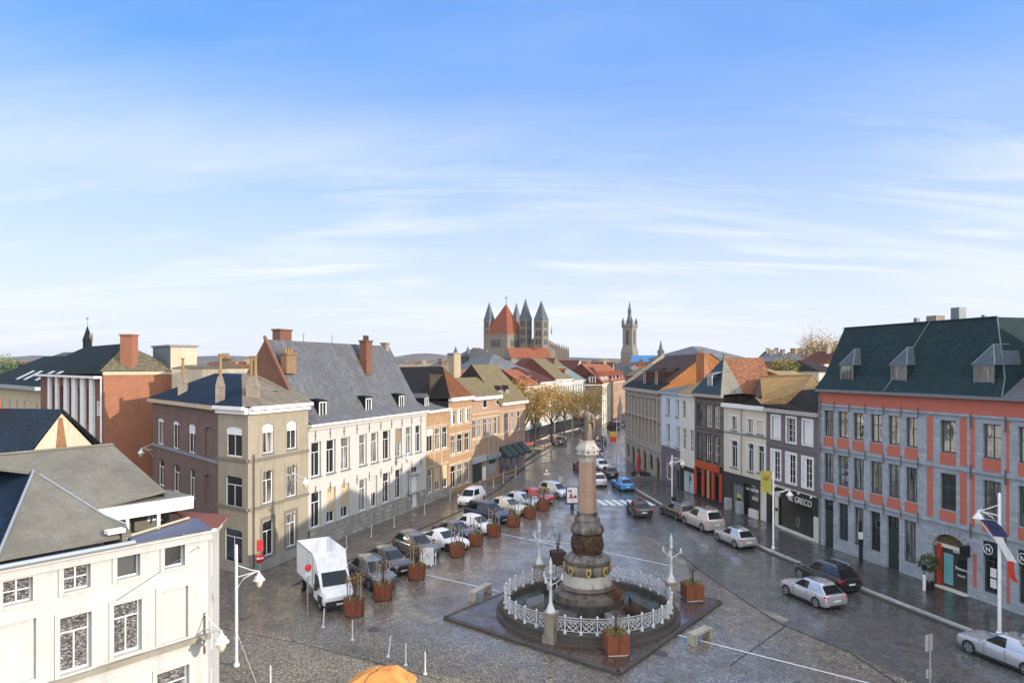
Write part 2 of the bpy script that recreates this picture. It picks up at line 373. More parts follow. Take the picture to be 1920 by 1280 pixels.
    def chimney(s, x, y, z0, z1, w, dep, ang, mat, pots=2, potmat=None, capmat=None):
        mb = MB().box(x, y, (z0+z1)/2, w, dep, z1-z0, ang); mb.box(x, y, z1+.07, w+.16, dep+.16, .14, ang)
        o = s.part('chimney', mb, mat)
        for k in range(pots):
            q = (k+.5)/pots-.5; px, py = x+math.cos(ang)*q*w*.85, y+math.sin(ang)*q*w*.85
            s.part('chimney_pot', MB().lathe([(.13, z1+.14), (.1, z1+.55), (.13, z1+.6)], 8, (px, py)), potmat or TERRA, o)
        return o
    def dormer(s, fr, tc, w, s0, z0, h, D, cheek, roofm, style='gable', frame=None, rise=.45, win='V', blind=0, pane=None):
        P = fr.P; a, b = tc-w/2, tc+w/2; mb = MB()
        fbox(mb, fr, a, b, z0, z0+h, s0+.02, s0+D); o = s.part('dormer', mb, cheek)
        r = MB(); e = .1; z1 = z0+h
        if style == 'gable':
            F = [P(a-e, s0-e, z1-.03), P(b+e, s0-e, z1-.03), P(tc, s0-e, z1+rise)]; B = [P(a-e, s0+D, z1-.03), P(b+e, s0+D, z1-.03), P(tc, s0+D+.6, z1+rise)]
            r.poly(F); r.poly(F[0], F[2], B[2], B[0]); r.poly(F[2], F[1], B[1], B[2]); r.poly(B[::-1]); r.poly(F[1], F[0], B[0], B[1])
        elif style == 'hip':
            F = [P(a-e, s0-e, z1-.03), P(b+e, s0-e, z1-.03)]; B = [P(a-e, s0+D, z1-.03), P(b+e, s0+D, z1-.03)]; q = P(tc, s0+w*.55, z1+rise); q2 = P(tc, s0+D+.7, z1+rise)
            r.poly(F[0], F[1], q); r.poly(F[0], q, q2, B[0]); r.poly(q, F[1], B[1], q2); r.poly(B[1], B[0], q2); r.poly(F[1], F[0], B[0], B[1])
        else:
            r.hexa([P(a-e, s0-e, z1), P(b+e, s0-e, z1), P(b+e, s0+D, z1+rise), P(a-e, s0+D, z1+rise)], [P(a-e, s0-e, z1+.1), P(b+e, s0-e, z1+.1), P(b+e, s0+D, z1+rise+.1), P(a-e, s0+D, z1+rise+.1)])
        s.part('dormer_roof', r, roofm, o)
        f = MB(); fw = .09; zt = z0+h; q0, q1 = s0-.05, s0+.019; frame = frame or FRW
        if style == 'gable' and frame is FRW:
            f.hexa([P(a, q0, zt), P(b, q0, zt), P(b, q1, zt), P(a, q1, zt)], [P(tc-.01, q0, zt+rise-.1), P(tc+.01, q0, zt+rise-.1), P(tc+.01, q1, zt+rise-.1), P(tc-.01, q1, zt+rise-.1)])
        fbox(f, fr, a, a+fw, z0, zt, q0, q1); fbox(f, fr, b-fw, b, z0, zt, q0, q1); fbox(f, fr, a+fw, b-fw, z0, z0+fw, q0, q1); fbox(f, fr, a+fw, b-fw, zt-fw, zt-.003, q0, q1)
        if win == 'V': fbox(f, fr, tc-.03, tc+.03, z0+fw, zt-fw, q0+.01, q1)
        wo = s.part('dormer_window', f, frame, o)
        s.part('dormer_pane', MB().poly(P(a+fw, q1-.012, z0+fw), P(b-fw, q1-.012, z0+fw), P(b-fw, q1-.012, zt-fw), P(a+fw, q1-.012, zt-fw)), pane or PANES[0], o)
        return o
FRW = paint('white_frame', (.78, .78, .76), .45)
FRG = paint('grey_frame', '#3c4a4c', .5)
FRD = paint('dark_frame', '#20262a', .5)
PANES = [glassmat('pane_dark'), glassmat('pane_room', (.03, .032, .034)), glassmat('pane_curtain', (.015, .016, .018), curtain=(.3, .29, .27))]
PANE_BRIGHT = glassmat('pane_reflecting', (.05, .048, .045), .03, curtain=(.2, .19, .17)); PANE_BRIGHT.node_tree.nodes['Principled BSDF'].inputs['IOR'].default_value = 2.6
BLIND = paint('beige_shutter', (.50, .41, .25), .6)
BLINDW = paint('white_shutter', (.72, .73, .74), .5)
CHROME = paint('chrome', (.6, .6, .6), .3, 1)
TERRA = paint('terracotta', '#a0603c', .85)
BLACK = paint('black_trim', (.012, .012, .013), .45)
STEEL = paint('galvanised', (.38, .39, .4), .45, .6)
WHITEP = paint('white_paint', (.75, .75, .73), .45)
ZINC = paint('zinc', '#8d959a', .45, .3)
LEAD = paint('lead', '#6d7478', .5)
# ---------------------------------------------------------------- camera, sun, sky
cam = bpy.data.cameras.new('camera'); co = bpy.data.objects.new('camera', cam); COL.objects.link(co)
co.location = (0, 0, H); co.rotation_euler = (PI/2, 0, 0); cam.lens = FL/1920*36; cam.sensor_width = 36; cam.shift_y = (CY-640)/1920; cam.clip_end = 20000
sc.camera = co
SUN_EL = math.radians(17.5); SX, SY = .915, -.405
ld = bpy.data.lights.new('sun', 'SUN'); lo = bpy.data.objects.new('sun', ld); COL.objects.link(lo)
ld.energy = 2.75; ld.angle = math.radians(.5); ld.color = (1, .895, .76)
sv = Vector((SX*math.cos(SUN_EL), SY*math.cos(SUN_EL), math.sin(SUN_EL))); lo.rotation_euler = sv.to_track_quat('Z', 'Y').to_euler(); lo.location = (60, -20, 60)
w = bpy.data.worlds.new('World'); sc.world = w; w.use_nodes = True; nt = w.node_tree
bg = nt.nodes['Background']; bg.inputs['Strength'].default_value = .15
sky = nt.nodes.new('ShaderNodeTexSky'); sky.sky_type = 'NISHITA'; sky.sun_disc = False; sky.sun_elevation = SUN_EL; sky.sun_rotation = math.atan2(SX, SY)
sky.air_density = 1.0; sky.dust_density = .6; sky.ozone_density = 2.2; sky.altitude = 50
tc = nt.nodes.new('ShaderNodeTexCoord'); gen = tc.outputs['Generated']
sx = nt.nodes.new('ShaderNodeSeparateXYZ'); L(nt, gen, sx.inputs[0])
# thin cirrus: project the view direction on a flat high layer, then stretched noise
def M2(op, a, b=None):
    n = nt.nodes.new('ShaderNodeMath'); n.operation = op
    for i, x in enumerate((a, b)):
        if x is None: continue
        if hasattr(x, 'is_linked'): L(nt, x, n.inputs[i])
        else: n.inputs[i].default_value = x
    return n.outputs[0]
zc = M2('ADD', M2('MAXIMUM', sx.outputs[2], 0.0), .16)
cb = nt.nodes.new('ShaderNodeCombineXYZ'); L(nt, M2('DIVIDE', sx.outputs[0], zc), cb.inputs[0]); L(nt, M2('DIVIDE', sx.outputs[1], zc), cb.inputs[1])
lay = cb.outputs[0]
def cloud(scale, scl, rot, off, lo_, hi_, det=7):
    mp = nt.nodes.new('ShaderNodeMapping'); mp.inputs['Scale'].default_value = scl; mp.inputs['Rotation'].default_value = (0, 0, rot); mp.inputs['Location'].default_value = off
    L(nt, lay, mp.inputs['Vector']); n = N(nt, 'ShaderNodeTexNoise', Scale=scale, Detail=det, Roughness=.58, Distortion=.6); L(nt, mp.outputs[0], n.inputs['Vector'])
    return ramp(nt, n.outputs['Fac'], lo_, hi_)
c1 = cloud(.75, (.45, 1.5, 1), .35, (3.1, 1.7, 0), .50, .74); c2 = cloud(1.9, (.4, 1.7, 1), .55, (7.3, 2.2, 0), .52, .72, 10)
hz = ramp(nt, sx.outputs[2], .12, .36, (1, 1, 1, 1), (.16, .16, .16, 1))
m1 = M2('MULTIPLY', M2('MAXIMUM', c1, M2('MULTIPLY', c2, .8)), hz)
hue = nt.nodes.new('ShaderNodeHueSaturation'); hue.inputs['Hue'].default_value = .508; hue.inputs['Saturation'].default_value = 1.22; hue.inputs['Value'].default_value = 1.08; L(nt, sky.outputs[0], hue.inputs['Color'])
veil = ramp(nt, sx.outputs[2], .02, .40, (1, 1, 1, 1), (0, 0, 0, 1))
SKYW = (2.95, 3.12, 3.38, 1)
k0 = mix(nt, .68, hue.outputs[0], (.52, 1.33, 3.3, 1))
k1 = mix(nt, veil, k0, SKYW)
k2 = mix(nt, M2('MULTIPLY', m1, .95), k1, (3.5, 3.55, 3.65, 1))
# bright unseen cloud overhead and behind the viewer, added to fill the shade
up_ = ramp(nt, sx.outputs[2], .46, .62); bk_ = M2('MULTIPLY', ramp(nt, M2('MULTIPLY', sx.outputs[1], -1.0), .05, .5), ramp(nt, sx.outputs[2], .02, .2))
c3 = cloud(.9, (1, 1, 1), 0, (1.3, 4.1, 0), .38, .62)
k3 = mix(nt, M2('MULTIPLY', M2('MAXIMUM', M2('MULTIPLY', up_, .45), bk_), M2('ADD', M2('MULTIPLY', c3, .6), .25)), k2, (12.2, 11.8, 11.2, 1))
L(nt, k3, bg.inputs['Color'])
sc.view_settings.view_transform = 'Standard'; sc.view_settings.look = 'None'; sc.view_settings.exposure = 1.0; sc.view_settings.gamma = 1
# ---------------------------------------------------------------- ground
def flat(name, pts, z, mat, kind='structure', thick=None):
    mb = MB().poly([(p[0], p[1], z) for p in pts]) if not thick else MB().prism(pts, z-thick, z)
    return tag(mb.build(name, mat), kind=kind)
town = plaster('town_ground', '#5a5348', .4)
flat('ground', [(-2500, -60), (2500, -60), (2500, 3000), (-2500, 3000)], -.03, town)
sq = cobble('square_cobbles', (.50, .42, .31), (.23, .20, .155), 6.5, wet=.95, tint=(.13, .105, .075), sunlit_dry=(-9, 22, 15))
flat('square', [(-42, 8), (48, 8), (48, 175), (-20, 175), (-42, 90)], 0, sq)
rd = cobble('road_setts', (.22, .22, .205), (.12, .122, .113), 7.5, wet=1.1, ripple=.3)
rb = [gp(*p) for p in ((1686, 1280), (1594, 1221), (1460, 1167), (1334, 1083), (1230, 1010), (1130, 985), (1060, 960), (1030, 915), (1010, 880))]
kb = [gp(*p) for p in ((1960, 1238), (1831, 1188), (1608, 1101), (1460, 1040), (1352, 994), (1247, 950), (1187, 915), (1160, 892))]
KB = kb+[(14.9, 112), (16.5, 175)]
def ribbon(name, a, c, z, mat):
    mb = MB(); i = j = 0
    for k in range(max(len(a), len(c))-1):
        p, q, r, t = a[min(k, len(a)-1)], a[min(k+1, len(a)-1)], c[min(k+1, len(c)-1)], c[min(k, len(c)-1)]
        mb.poly(*[(o[0], o[1], z) for o in (p, q, r, t)][::1])
    for f in mb.f:
        v0, v1, v2 = [Vector(mb.v[i]) for i in f[:3]]
        if (v1-v0).cross(v2-v1).z < 0: f.reverse()
    return tag(mb.build(name, mat), kind='structure')
RL = [(20.2, 27)]+rb[1:]+[(5.0, 115), (9, 150), (14, 174.5)]
ribbon('road', RL, [(27.5, 26), kb[1], kb[2], kb[3], kb[4], kb[5], kb[6], (13.9, 95), (14.4, 104), (14.9, 112), (15.8, 150), (16.4, 174.5)], .005, rd)
lp = cobble('pavement_slabs', (.34, .265, .19), (.18, .145, .11), 5.5, wet=.85, tint=(.11, .075, .05))
lk = [gp(*p) for p in ((548, 1098), (655, 1050), (871, 955), (935, 917), (990, 870), (1045, 838))]
ribbon('left_lane', lk+[(8, 150), (8, 174)], [at(465, 49.4), at(578, 54.5), at(799, 73.2), at(884, 84.5), at(985, 100.8), at(1042, 127.8), (12.5, 148), (13, 174)], .004, lp)
gut = stone('gutter_stone', '#3a3733', .9, .9)
def strip(name, pts, w, z, mat, kind='structure', h=0):
    mb = MB(); P = [Vector((p[0], p[1], 0)) for p in pts]; l, r = [], []
    for i, p in enumerate(P):
        d = (P[min(i+1, len(P)-1)]-P[max(i-1, 0)]).normalized(); n = Vector((-d.y, d.x, 0)); l.append(p+n*w/2); r.append(p-n*w/2)
    for i in range(len(P)-1):
        q = [r[i], r[i+1], l[i+1], l[i]]
        if h: mb.hexa([(a.x, a.y, z-h) for a in q], [(a.x, a.y, z) for a in q])
        else: mb.poly([(a.x, a.y, z) for a in q])
    return tag(mb.build(name, mat), kind=kind)
strip('gutter', lk, .28, .009, gut)
rp = cobble('right_pavement_setts', (.15, .15, .135), (.08, .083, .075), 8.0, wet=.9, ripple=.35)
kerb = stone('kerb_stone', '#b5b5b0', 1.0, 1.0, .7)
PI_ = [(kb[0][0]+.1, kb[0][1])]+[(p[0]+.1, p[1]) for p in KB[1:]]
ribbon('right_pavement', PI_[:10], [(36.4, 15.2), (31.5, 36), (29, 42.5), at(1538, 56.6), at(1437, 64.6), at(1357, 71.6), at(1303, 77.6), at(1240, 88.4), at(1173, 108.4), (24, 175)], .13, rp)
strip('kerb', [(27.5, 26)]+KB, .2, .136, kerb, h=.14)
strip('kerb_gutter', [(p[0]-.42, p[1]-.1) for p in KB[:-1]], .55, .009, gut)
white = paint('road_marking', (.62, .63, .62), .6)
def line(a, b, w=.13): return strip('parking_line', [gp(*a), gp(*b)], w, .010, white)
line((798, 1077), (936, 1108)); line((1268, 1189), (1640, 1283)); line((938, 1000), (1056, 1025)); line((1125, 1033), (1262, 1061)); line((905, 973), (935, 980)); line((985, 1010), (1080, 1020))
pale = stone('pale_paving', '#8d8779', .5, .5)
flat('paving_patch', [gp(*p) for p in ((737, 1143), (762, 1136), (828, 1160), (800, 1172))], .006, pale)
flat('paving_patch', [gp(*p) for p in ((1410, 1140), (1432, 1142), (1482, 1160), (1470, 1166))], .006, pale)
strip('gutter', [gp(*p) for p in ((1368, 1248), (1470, 1175), (1470, 1172))], .07, .008, gut)
strip('gutter', [gp(*p) for p in ((1686, 1283), (1594, 1223), (1460, 1168), (1334, 1085), (1250, 1020))], .11, .008, gut)
strip('gutter', [gp(*p) for p in ((420, 1178), (560, 1205), (700, 1240), (830, 1275))], .07, .006, gut)
for k in range(7):      # zebra crossing
    a = gp(1120+k*14.2, 936.5); b = (a[0]+.55, a[1]-3.1)
    strip('crosswalk', [a, b], .52, .011, white)
# ---------------------------------------------------------------- hills and sky line
hill = newmat('hill_far'); hm, hnt, hb = hill
hn = noi(hnt, objn(hnt), .012, 6, .7); L(hnt, mix(hnt, ramp(hnt, hn, .4, .62), C('#4f5156'), C('#6f675c')), hb.inputs['Base Color']); hb.inputs['Roughness'].default_value = 1; hb.inputs['Specular IOR Level'].default_value = 0
def hills(name, prof, d, thick=500):
    mb = MB(); f, b, g = [], [], []
    for u, v in prof:
        x, y = at(u, d); f.append((x, y, zz(v, d))); b.append((x*1.35, y*1.5, 5)); g.append((x*.8, y*.8, -1))
    for i in range(len(f)-1):
        mb.poly(g[i], g[i+1], f[i+1], f[i]); mb.poly(f[i], f[i+1], b[i+1], b[i])
    return tag(mb.build(name, hm, smooth=60), kind='structure')
hills('hills', [(-500, 668), (-200, 670), (0, 671), (60, 666), (130, 668), (250, 672), (420, 666), (520, 670), (640, 672), (720, 670), (745, 668), (775, 663), (800, 662), (825, 664), (850, 668), (900, 672), (960, 671), (1050, 669), (1120, 671), (1250, 675), (1400, 674), (1500, 670), (1650, 668), (1900, 669), (2400, 672)], 1900)
hills('hills', [(-500, 680), (0, 678), (300, 676), (500, 677), (740, 674), (900, 679), (1100, 678), (1300, 680), (1500, 677), (2400, 679)], 1200)

MHC = paint('manhole_iron', (.05, .05, .05), .5)
for u, v in ((1188, 986), (1690, 1206), (985, 1118), (1240, 1225), (700, 1180)):
    x, y = gp(u, v); o = MB().lathe([(.34, -.02), (.34, .012), (.28, .016)], 20).build('manhole_cover', MHC); o.location = (x, y, 0); tag(o, kind='structure')
# ================================================================ LEFT SIDE
WHITE_A = plaster('white_render', (.47, .455, .42), .1, streak=.28)
WHITE_F = plaster('front_white_render', (.46, .455, .44), .12, streak=.3)
SLATE = slate('slate_grey', '#56575a', .62, streak=.45)
SLATE_D = slate('slate_dark', '#1a2628', .8, moss='#2f3524', mossamt=.3, spec=.1, streak=.2)
SLATE_B = slate('shaded_slate_blue', '#16283a', .75, row=.2, streak=.2, spec=.15)  # for slopes in shade: their blue sky tint is painted into the slate
SHING = slate('shingle_grey', '#6b6961', .85, row=.13, streak=.14, var=.06, spec=.2, mort=.8)
# --- foreground white house
c0 = at(390, 27.5); Ta = math.radians(38.7); T = (math.sin(Ta), math.cos(Ta)); A0 = (c0[0]-9*T[0], c0[1]-9*T[1])
f1 = Fr(A0, c0); c1_ = at(411, 29.6); f2 = Fr(c0, c1_); ZE = 8.12
b = Bld('white_corner_house', 'white rendered corner house in the left foreground with grey shingle roof and cut-in terrace', 'house', f1, 5)
mb = MB(); ops = []; W = []
def rect(fr, u0, u1, vt, vb, um): return (fr.t(u0), fr.t(u1), fr.z(um, vb), fr.z(um, vt))
for k, (u0, u1, um, vt, vb) in enumerate([(5, 61, 33, 1085, 1131), (119, 169, 145, 1060, 1105), (219, 262, 240, 1041, 1082), (308, 346, 327, 1023, 1062)]): W.append((rect(f1, u0, u1, vt, vb, um), 'top%d' % k))
for k, (u0, u1, um, vt, vb) in enumerate([(112, 171, 140, 1152, 1258), (213, 265, 238, 1128, 1224), (294, 354, 325, 1253, 1345), (150, 215, 180, 1290, 1400), (20, 85, 50, 1350, 1480)]): W.append((rect(f1, u0, u1, vt, vb, um), 'tall%d' % k))
PAN = [rect(f1, -20, 67, 1168, 1285, 20), rect(f1, 300, 352, 1103, 1201, 325)]
ops = [w[0] for w in W]+PAN
wall(mb, f1, 1.9, 9, 0, ZE, ops, .28)
fop = [(.5, 1.15, 5.9, 7.4), (.5, 1.15, 2.9, 4.9), (.5, 1.15, .3, 2.3)]
wall(mb, f2, 0, f2.L, 0, ZE, fop, .2)
for q in PAN: fbox(mb, f1, q[0], q[1], q[2], q[3], .09, .2)
sides(mb, f1, 1.9, 8.9, 0, ZE-.1, 9, .3)
b.part('wall', mb, WHITE_F)
PR, pnt, pb = newmat('rippled_pane')
pb.inputs['Base Color'].default_value = (.02, .018, .018, 1); pb.inputs['Roughness'].default_value = .03; pb.inputs['IOR'].default_value = 1.7; pb.inputs['Specular IOR Level'].default_value = .8
pw = N(pnt, 'ShaderNodeTexNoise', Scale=7.5, Detail=4, Distortion=1.5); L(pnt, mapp(pnt, uvn(pnt), (1, 2.2, 1), (0, 0, .5)), pw.inputs['Vector']); bump(pnt, pb, pw.outputs['Fac'], 1, .12)
L(pnt, mix(pnt, ramp(pnt, pw.outputs['Fac'], .46, .60), (.02, .018, .018, 1), (.36, .34, .33, 1)), pb.inputs['Base Color'])  # swirling bright reflections painted into the pane colour
for q, nm in W:
    a_, b_, c_, d_ = q
    sty = (2, 2) if nm in ('top0', 'top1') else (None if nm.startswith('top') else 'T')
    w = b.window(a_, b_, c_, d_, sty, rec=.2, pane=PR if nm not in ('top2', 'top3') else PANES[1], fw=.05 if nm[:3] == 'top' else .07)
    mb = MB(); e = .16
    fbox(mb, f1, a_-e, a_, c_-.1, d_+e, -.045, -.003); fbox(mb, f1, b_, b_+e, c_-.1, d_+e, -.045, -.003); fbox(mb, f1, a_, b_, d_, d_+e, -.045, -.003); fbox(mb, f1, a_, b_, c_-.1, c_-.003, -.07, -.003)
    b.part('window_surround', mb, WHITE_F, w)
for a_, b_, c_, d_ in PAN:
    mb = MB(); e = .16
    fbox(mb, f1, a_-e, a_, c_, d_+e, -.045, -.003); fbox(mb, f1, b_, b_+e, c_, d_+e, -.045, -.003); fbox(mb, f1, a_, b_, d_, d_+e, -.045, -.003)
    b.part('blind_window_surround', mb, WHITE_F)
for q in fop: b.window(*q, 'V', fr=f2, rec=.12)
b.part('cable', MB().tube([f1.P(f1.t(205), -.03, f1.z(205, 1133)), f1.P(f1.t(372), -.03, f1.z(372, 1024)), f2.P(.9, -.05, f2.z(404, 1120))], .012, 4), LEAD)
# string courses, cornice, gutter
zs = f1.z(300, 1213); b.band('sill_course', 1.9, 9.04, zs-.2, zs, plaster('sill_stone', '#8d887c', .3), .17)
b.band('cornice', 1.8, 9.1, ZE-.42, ZE-.02, WHITE_F, .14); b.band('cornice_moulding', 1.8, 9.2, ZE-.12, ZE+.02, WHITE_F, .3)
b.part('cornice', fbox(MB(), f2, -.1, f2.L+.1, ZE-.12, ZE+.02, -.3, -.003), WHITE_F); b.part('cornice', fbox(MB(), f2, 0, f2.L, ZE-.42, ZE-.125, -.14, -.003), WHITE_F)
def onroof(u, v, pitch, ze=ZE, n0=-.25):
    k = math.tan(math.radians(pitch)); ux = (u-CX)/FL; vz = (v-CY)/FL
    # z = ze + k*(n-n0);  n = (X-Ax)Nx+(Y-Ay)Ny
    a = ux*f1.N[0]+f1.N[1]; c = f1.A[0]*f1.N[0]+f1.A[1]*f1.N[1]
    d = (H-ze+k*(c+n0))/(k*a+vz); return (ux*d, d, H-vz*d)
PT = 27
gpoly = [onroof(*p, PT) for p in ((-5, 1046), (246, 1000), (238, 985), (195, 966), (172, 952), (308, 918), (212, 834), (0, 853), (-30, 856), (-20, 874), (63, 884))]
def slab(name, pts, th, mat, par=None):
    m = MB(); m.poly(pts); lo_ = [(p[0], p[1], p[2]-th) for p in pts]; m.poly(lo_[::-1])
    for i in range(len(pts)):
        j = (i+1) % len(pts); m.poly(lo_[i], lo_[j], pts[j], pts[i])
    return b.part(name, m, mat, par)
rf = slab('roof', gpoly, .12, SHING)
q0 = onroof(-5, 1046, PT); q1 = onroof(63, 884, PT); nv = Vector((f1.N[0], f1.N[1], 0))
q2 = tuple(Vector(q1)+nv*7); q3 = tuple(Vector(q0)+nv*7-Vector((f1.T[0], f1.T[1], 0))*1.0)
slab('hip_slope', [q3, (q0[0], q0[1], q0[2]+.004), (q1[0], q1[1], q1[2]+.004), q2], .1, SLATE_B)  # shaded slope of the roof, its shade put in as a darker blue slate
# back slopes so the roof is a volume
r0, r1 = gpoly[6], gpoly[8]
bk = [tuple(Vector(r0)+nv*5-Vector((0, 0, 2.5))), tuple(Vector(r1)+nv*5-Vector((0, 0, 2.5)))]
slab('back_slope', [r0, bk[0], bk[1], r1], .1, SHING)
slab('roof_verge', [r0, gpoly[5], tuple(Vector(gpoly[5])+Vector((.05, .05, -1.2))), bk[0]], .05, SHING)
b.part('roof_seam', MB().tube([Vector(onroof(u, v, PT))+Vector((0, 0, .03)) for u, v in ((74, 890), (195, 966), (238, 984))], .035), ZINC, rf)
b.part('hip_flashing', MB().tube([Vector(q0)+Vector((0, 0, .05)), Vector(q1)+Vector((0, 0, .05))], .05), ZINC, rf)
b.part('ridge_tiles', MB().tube([Vector(onroof(u, v, PT))+Vector((0, 0, .03)) for u, v in ((-30, 856), (212, 834))], .07), SHING, rf)
b.part('gutter', MB().tube([f1.P(1.8, -.3, ZE+.05), f1.P(f1.t(246), -.3, ZE+.05)], .1), ZINC)
# terrace cut: floor, parapet membrane, canopy beam, posts, back wall with two lit windows
ta, tb = f1.t(195), 9.0; dk = paint('terrace_membrane', '#3e4258', .3)
zt = ZE-.03
canL, canR = Vector(onroof(178, 951, PT)), Vector(onroof(358, 930, PT)); nb = 1.7
b.part('terrace_floor', MB().poly(f1.P(ta, .15, zt-.3), f1.P(tb, .15, zt-.3), f1.P(tb, 4.5, zt-.3), f1.P(ta, 4.5, zt-.3)), ZINC)
b.part('parapet', MB().hexa([f1.P(f1.t(246), -.3, ZE-.04), f1.P(tb, -.3, ZE-.04), f1.P(tb, .9, ZE-.04), f1.P(f1.t(246), .3, ZE-.04)], [f1.P(f1.t(246), -.3, ZE+.03), f1.P(tb, -.3, ZE+.03), f1.P(tb, .9, ZE+.3), f1.P(f1.t(246), .3, ZE+.12)]), dk)
b.part('parapet_coping', MB().tube([f1.P(f1.t(244), .34, ZE+.16), f1.P(tb-.3, .92, ZE+.34)], .05), paint('pale_coping', '#a7a186', .6))
tl, tr = f1.t(200), f1.t(345); zb = H-(952-CY)/FL*canR.y
n_ = (canR.x-f1.A[0])*f1.N[0]+(canR.y-f1.A[1])*f1.N[1]; nL = n_
cb_ = MB(); tl = (canL.x-f1.A[0])*f1.T[0]+(canL.y-f1.A[1])*f1.T[1]; tr = (canR.x-f1.A[0])*f1.T[0]+(canR.y-f1.A[1])*f1.T[1]
zc_ = canR.z
b.part('canopy_beam', fbox(MB(), f1, tl, tr+.1, zc_-.5, zc_, nL-.02, nL+.14), WHITEP)
b.part('canopy', fbox(MB(), f1, tl, tr+.1, zc_-.06, zc_+.02, nL+.14, nL+2.2), SHING)
b.part('canopy_end', fbox(MB(), f1, tr-.04, tr+.1, zc_-.5, zc_-.065, nL+.141, nL+2.2), WHITEP)
bw = MB(); tops = [(tl+1.2, tl+1.65, zt+.15, zc_-.62), (tl+2.5, tl+2.95, zt-.0, zc_-.62)]
wall(bw, f1, ta, tb, zt-.3, zc_-.05, tops, .12, nL+1.5); b.part('terrace_wall', bw, plaster('terrace_grey', '#6d675c', .2))
b.part('terrace_end_wall', fbox(MB(), f1, f1.t(232), f1.t(238), zt-.3, zt+.42, .12, nL), SHING)
b.part('terrace_end_cap', fbox(MB(), f1, f1.t(205), f1.t(238), zt+.42, zt+.56, .1, .45), WHITEP)
for q in tops:
    s_ = b.window(*q, (2, 3), rec=nL+1.53, pane=PANE_BRIGHT)
for u in (275, 335):
    t_ = f1.t(u); b.part('post', fbox(MB(), f1, t_, t_+.12, zt-.3, zc_-.5, nL+.01, nL+.13), WHITEP)
redt = paint('red_lead', '#6e3524', .7)
P1, P2 = f2.P(-.1, -.35, ZE+.03), f2.P(f2.L+.2, -.35, ZE+.03); back = Vector(f1.P(9.0, 2.4, ZE+.25)); back2 = Vector(f2.P(f2.L+.1, 2.6, ZE+.4))
slab('corner_roof', [f1.P(8.4, -.2, ZE+.03), P1, P2, tuple(back2), tuple(back)], .06, redt)
# --- gable house with blue tile roof behind
TILE_B = tile('tile_blue', '#1a2833', '#121c26', .4, .28, k=.7); MC['tile_blue'].node_tree.nodes['Principled BSDF'].inputs['Specular IOR Level'].default_value = .25
CREAM_D = plaster('flaking_cream', (.62, .52, .38), .3)
g = Fr(at(60, 40.5), at(174, 45)); zl, za = g.z(62, 847), g.z(112, 771)
b = Bld('gable_house', 'small house with dark blue tiled roof and flaking cream gable behind the foreground house', 'house', g, g.L/2)
ap = g.t(112); mb = MB().poly(g.P(0, 0, 0), g.P(g.L, 0, 0), g.P(g.L, 0, g.z(172, 836)), g.P(ap, 0, za), g.P(0, 0, zl))
sides(mb, g, 0, g.L, 0, zl-.3, 11); gw = b.part('gable_wall', mb, CREAM_D)
BRK_O = brick('worn_orange_brick', '#9a5a30', '#7a4426', '#a38a68', .24, .08)
b.part('bare_brick', MB().hexa([g.P(ap-.45, -.012, zl-1.2), g.P(ap+.75, -.012, zl-1.2), g.P(ap+.75, -.001, zl-1.2), g.P(ap-.45, -.001, zl-1.2)], [g.P(ap-.1, -.012, za-.4), g.P(ap+.2, -.012, za-.4), g.P(ap+.2, -.001, za-.4), g.P(ap-.1, -.001, za-.4)]), BRK_O, gw)
e = .25
def gslab(name, p0, p1, D, th, mat):
    m = MB(); a0, a1 = Vector(g.P(p0[0], -e, p0[1])), Vector(g.P(p1[0], -e, p1[1])); n3 = Vector((g.N[0], g.N[1], 0))*D; up = Vector((0, 0, th))
    m.hexa([a0, a1, a1+n3, a0+n3], [a0+up, a1+up, a1+n3+up, a0+n3+up]); return b.part(name, m, mat)
sl = (za-zl)/(ap); gslab('roof', (-3.0, zl-3.0*sl*.8), (ap, za), 11, .14, TILE_B); gslab('roof', (ap+.003, za), (g.L+1.0, zl-.6), 11, .14, TILE_B)
b.cyl('chimney_pot', TERRA, *g.P(ap, 4.5, 0)[:2], za, za+.75, .22)
# --- brick building with white pilasters
RB = brick('red_brick', '#7c4a35', '#683d2b', '#6d5a4a', .24, .08, stain=.25); RBO = brick('orange_brick_wall', '#9a5c40', '#874d34', '#95745a', .24, .08, stain=.2)
pf = Fr(at(76, 82), at(194, 62)); zp = pf.z(194, 705)
b = Bld('pilaster_building', 'brick building with white pilaster front, mossy slate roof and tall orange chimney', 'building', pf, pf.L/2)
pil = [(92, 98), (106, 112), (122, 130), (137, 146), (153, 162), (170, 179)]
ops = []
for (a_, b_), (c_, d_) in zip(pil, pil[1:]):
    t0_, t1_ = pf.t(b_)+.15, pf.t(c_)-.15
    ops += [(t0_, t1_, zp-4.6, zp-1.2), (t0_, t1_, zp-9, zp-6.2)]
mb = MB(); wall(mb, pf, 0, pf.L, 0, zp, ops, .3); b.part('wall', mb, RB)
mb = MB(); n_ = 6.2; mb.poly(pf.P(pf.L, 0, 0), pf.P(pf.L, n_, 0), pf.P(pf.L, n_, zp+.1), pf.P(pf.L, 0, zp+.1)); mb.poly(pf.P(0, n_, 0), pf.P(0, 0, 0), pf.P(0, 0, zp), pf.P(0, n_, zp)); mb.poly(pf.P(pf.L, n_, 0), pf.P(0, n_, 0), pf.P(0, n_, zp), pf.P(pf.L, n_, zp))
b.part('end_wall', mb, RBO); b.part('coping', fbox(MB(), pf, pf.L-.25, pf.L+.06, zp+.1, zp+.4, -.05, n_), paint('cream_coping', '#b8a98c', .7))
for k, q in enumerate(ops): b.window(*q, (1, 3), frame=paint('brown_red_frame', '#5f3a36', .6), rec=.2, pane=PANES[k % 2])
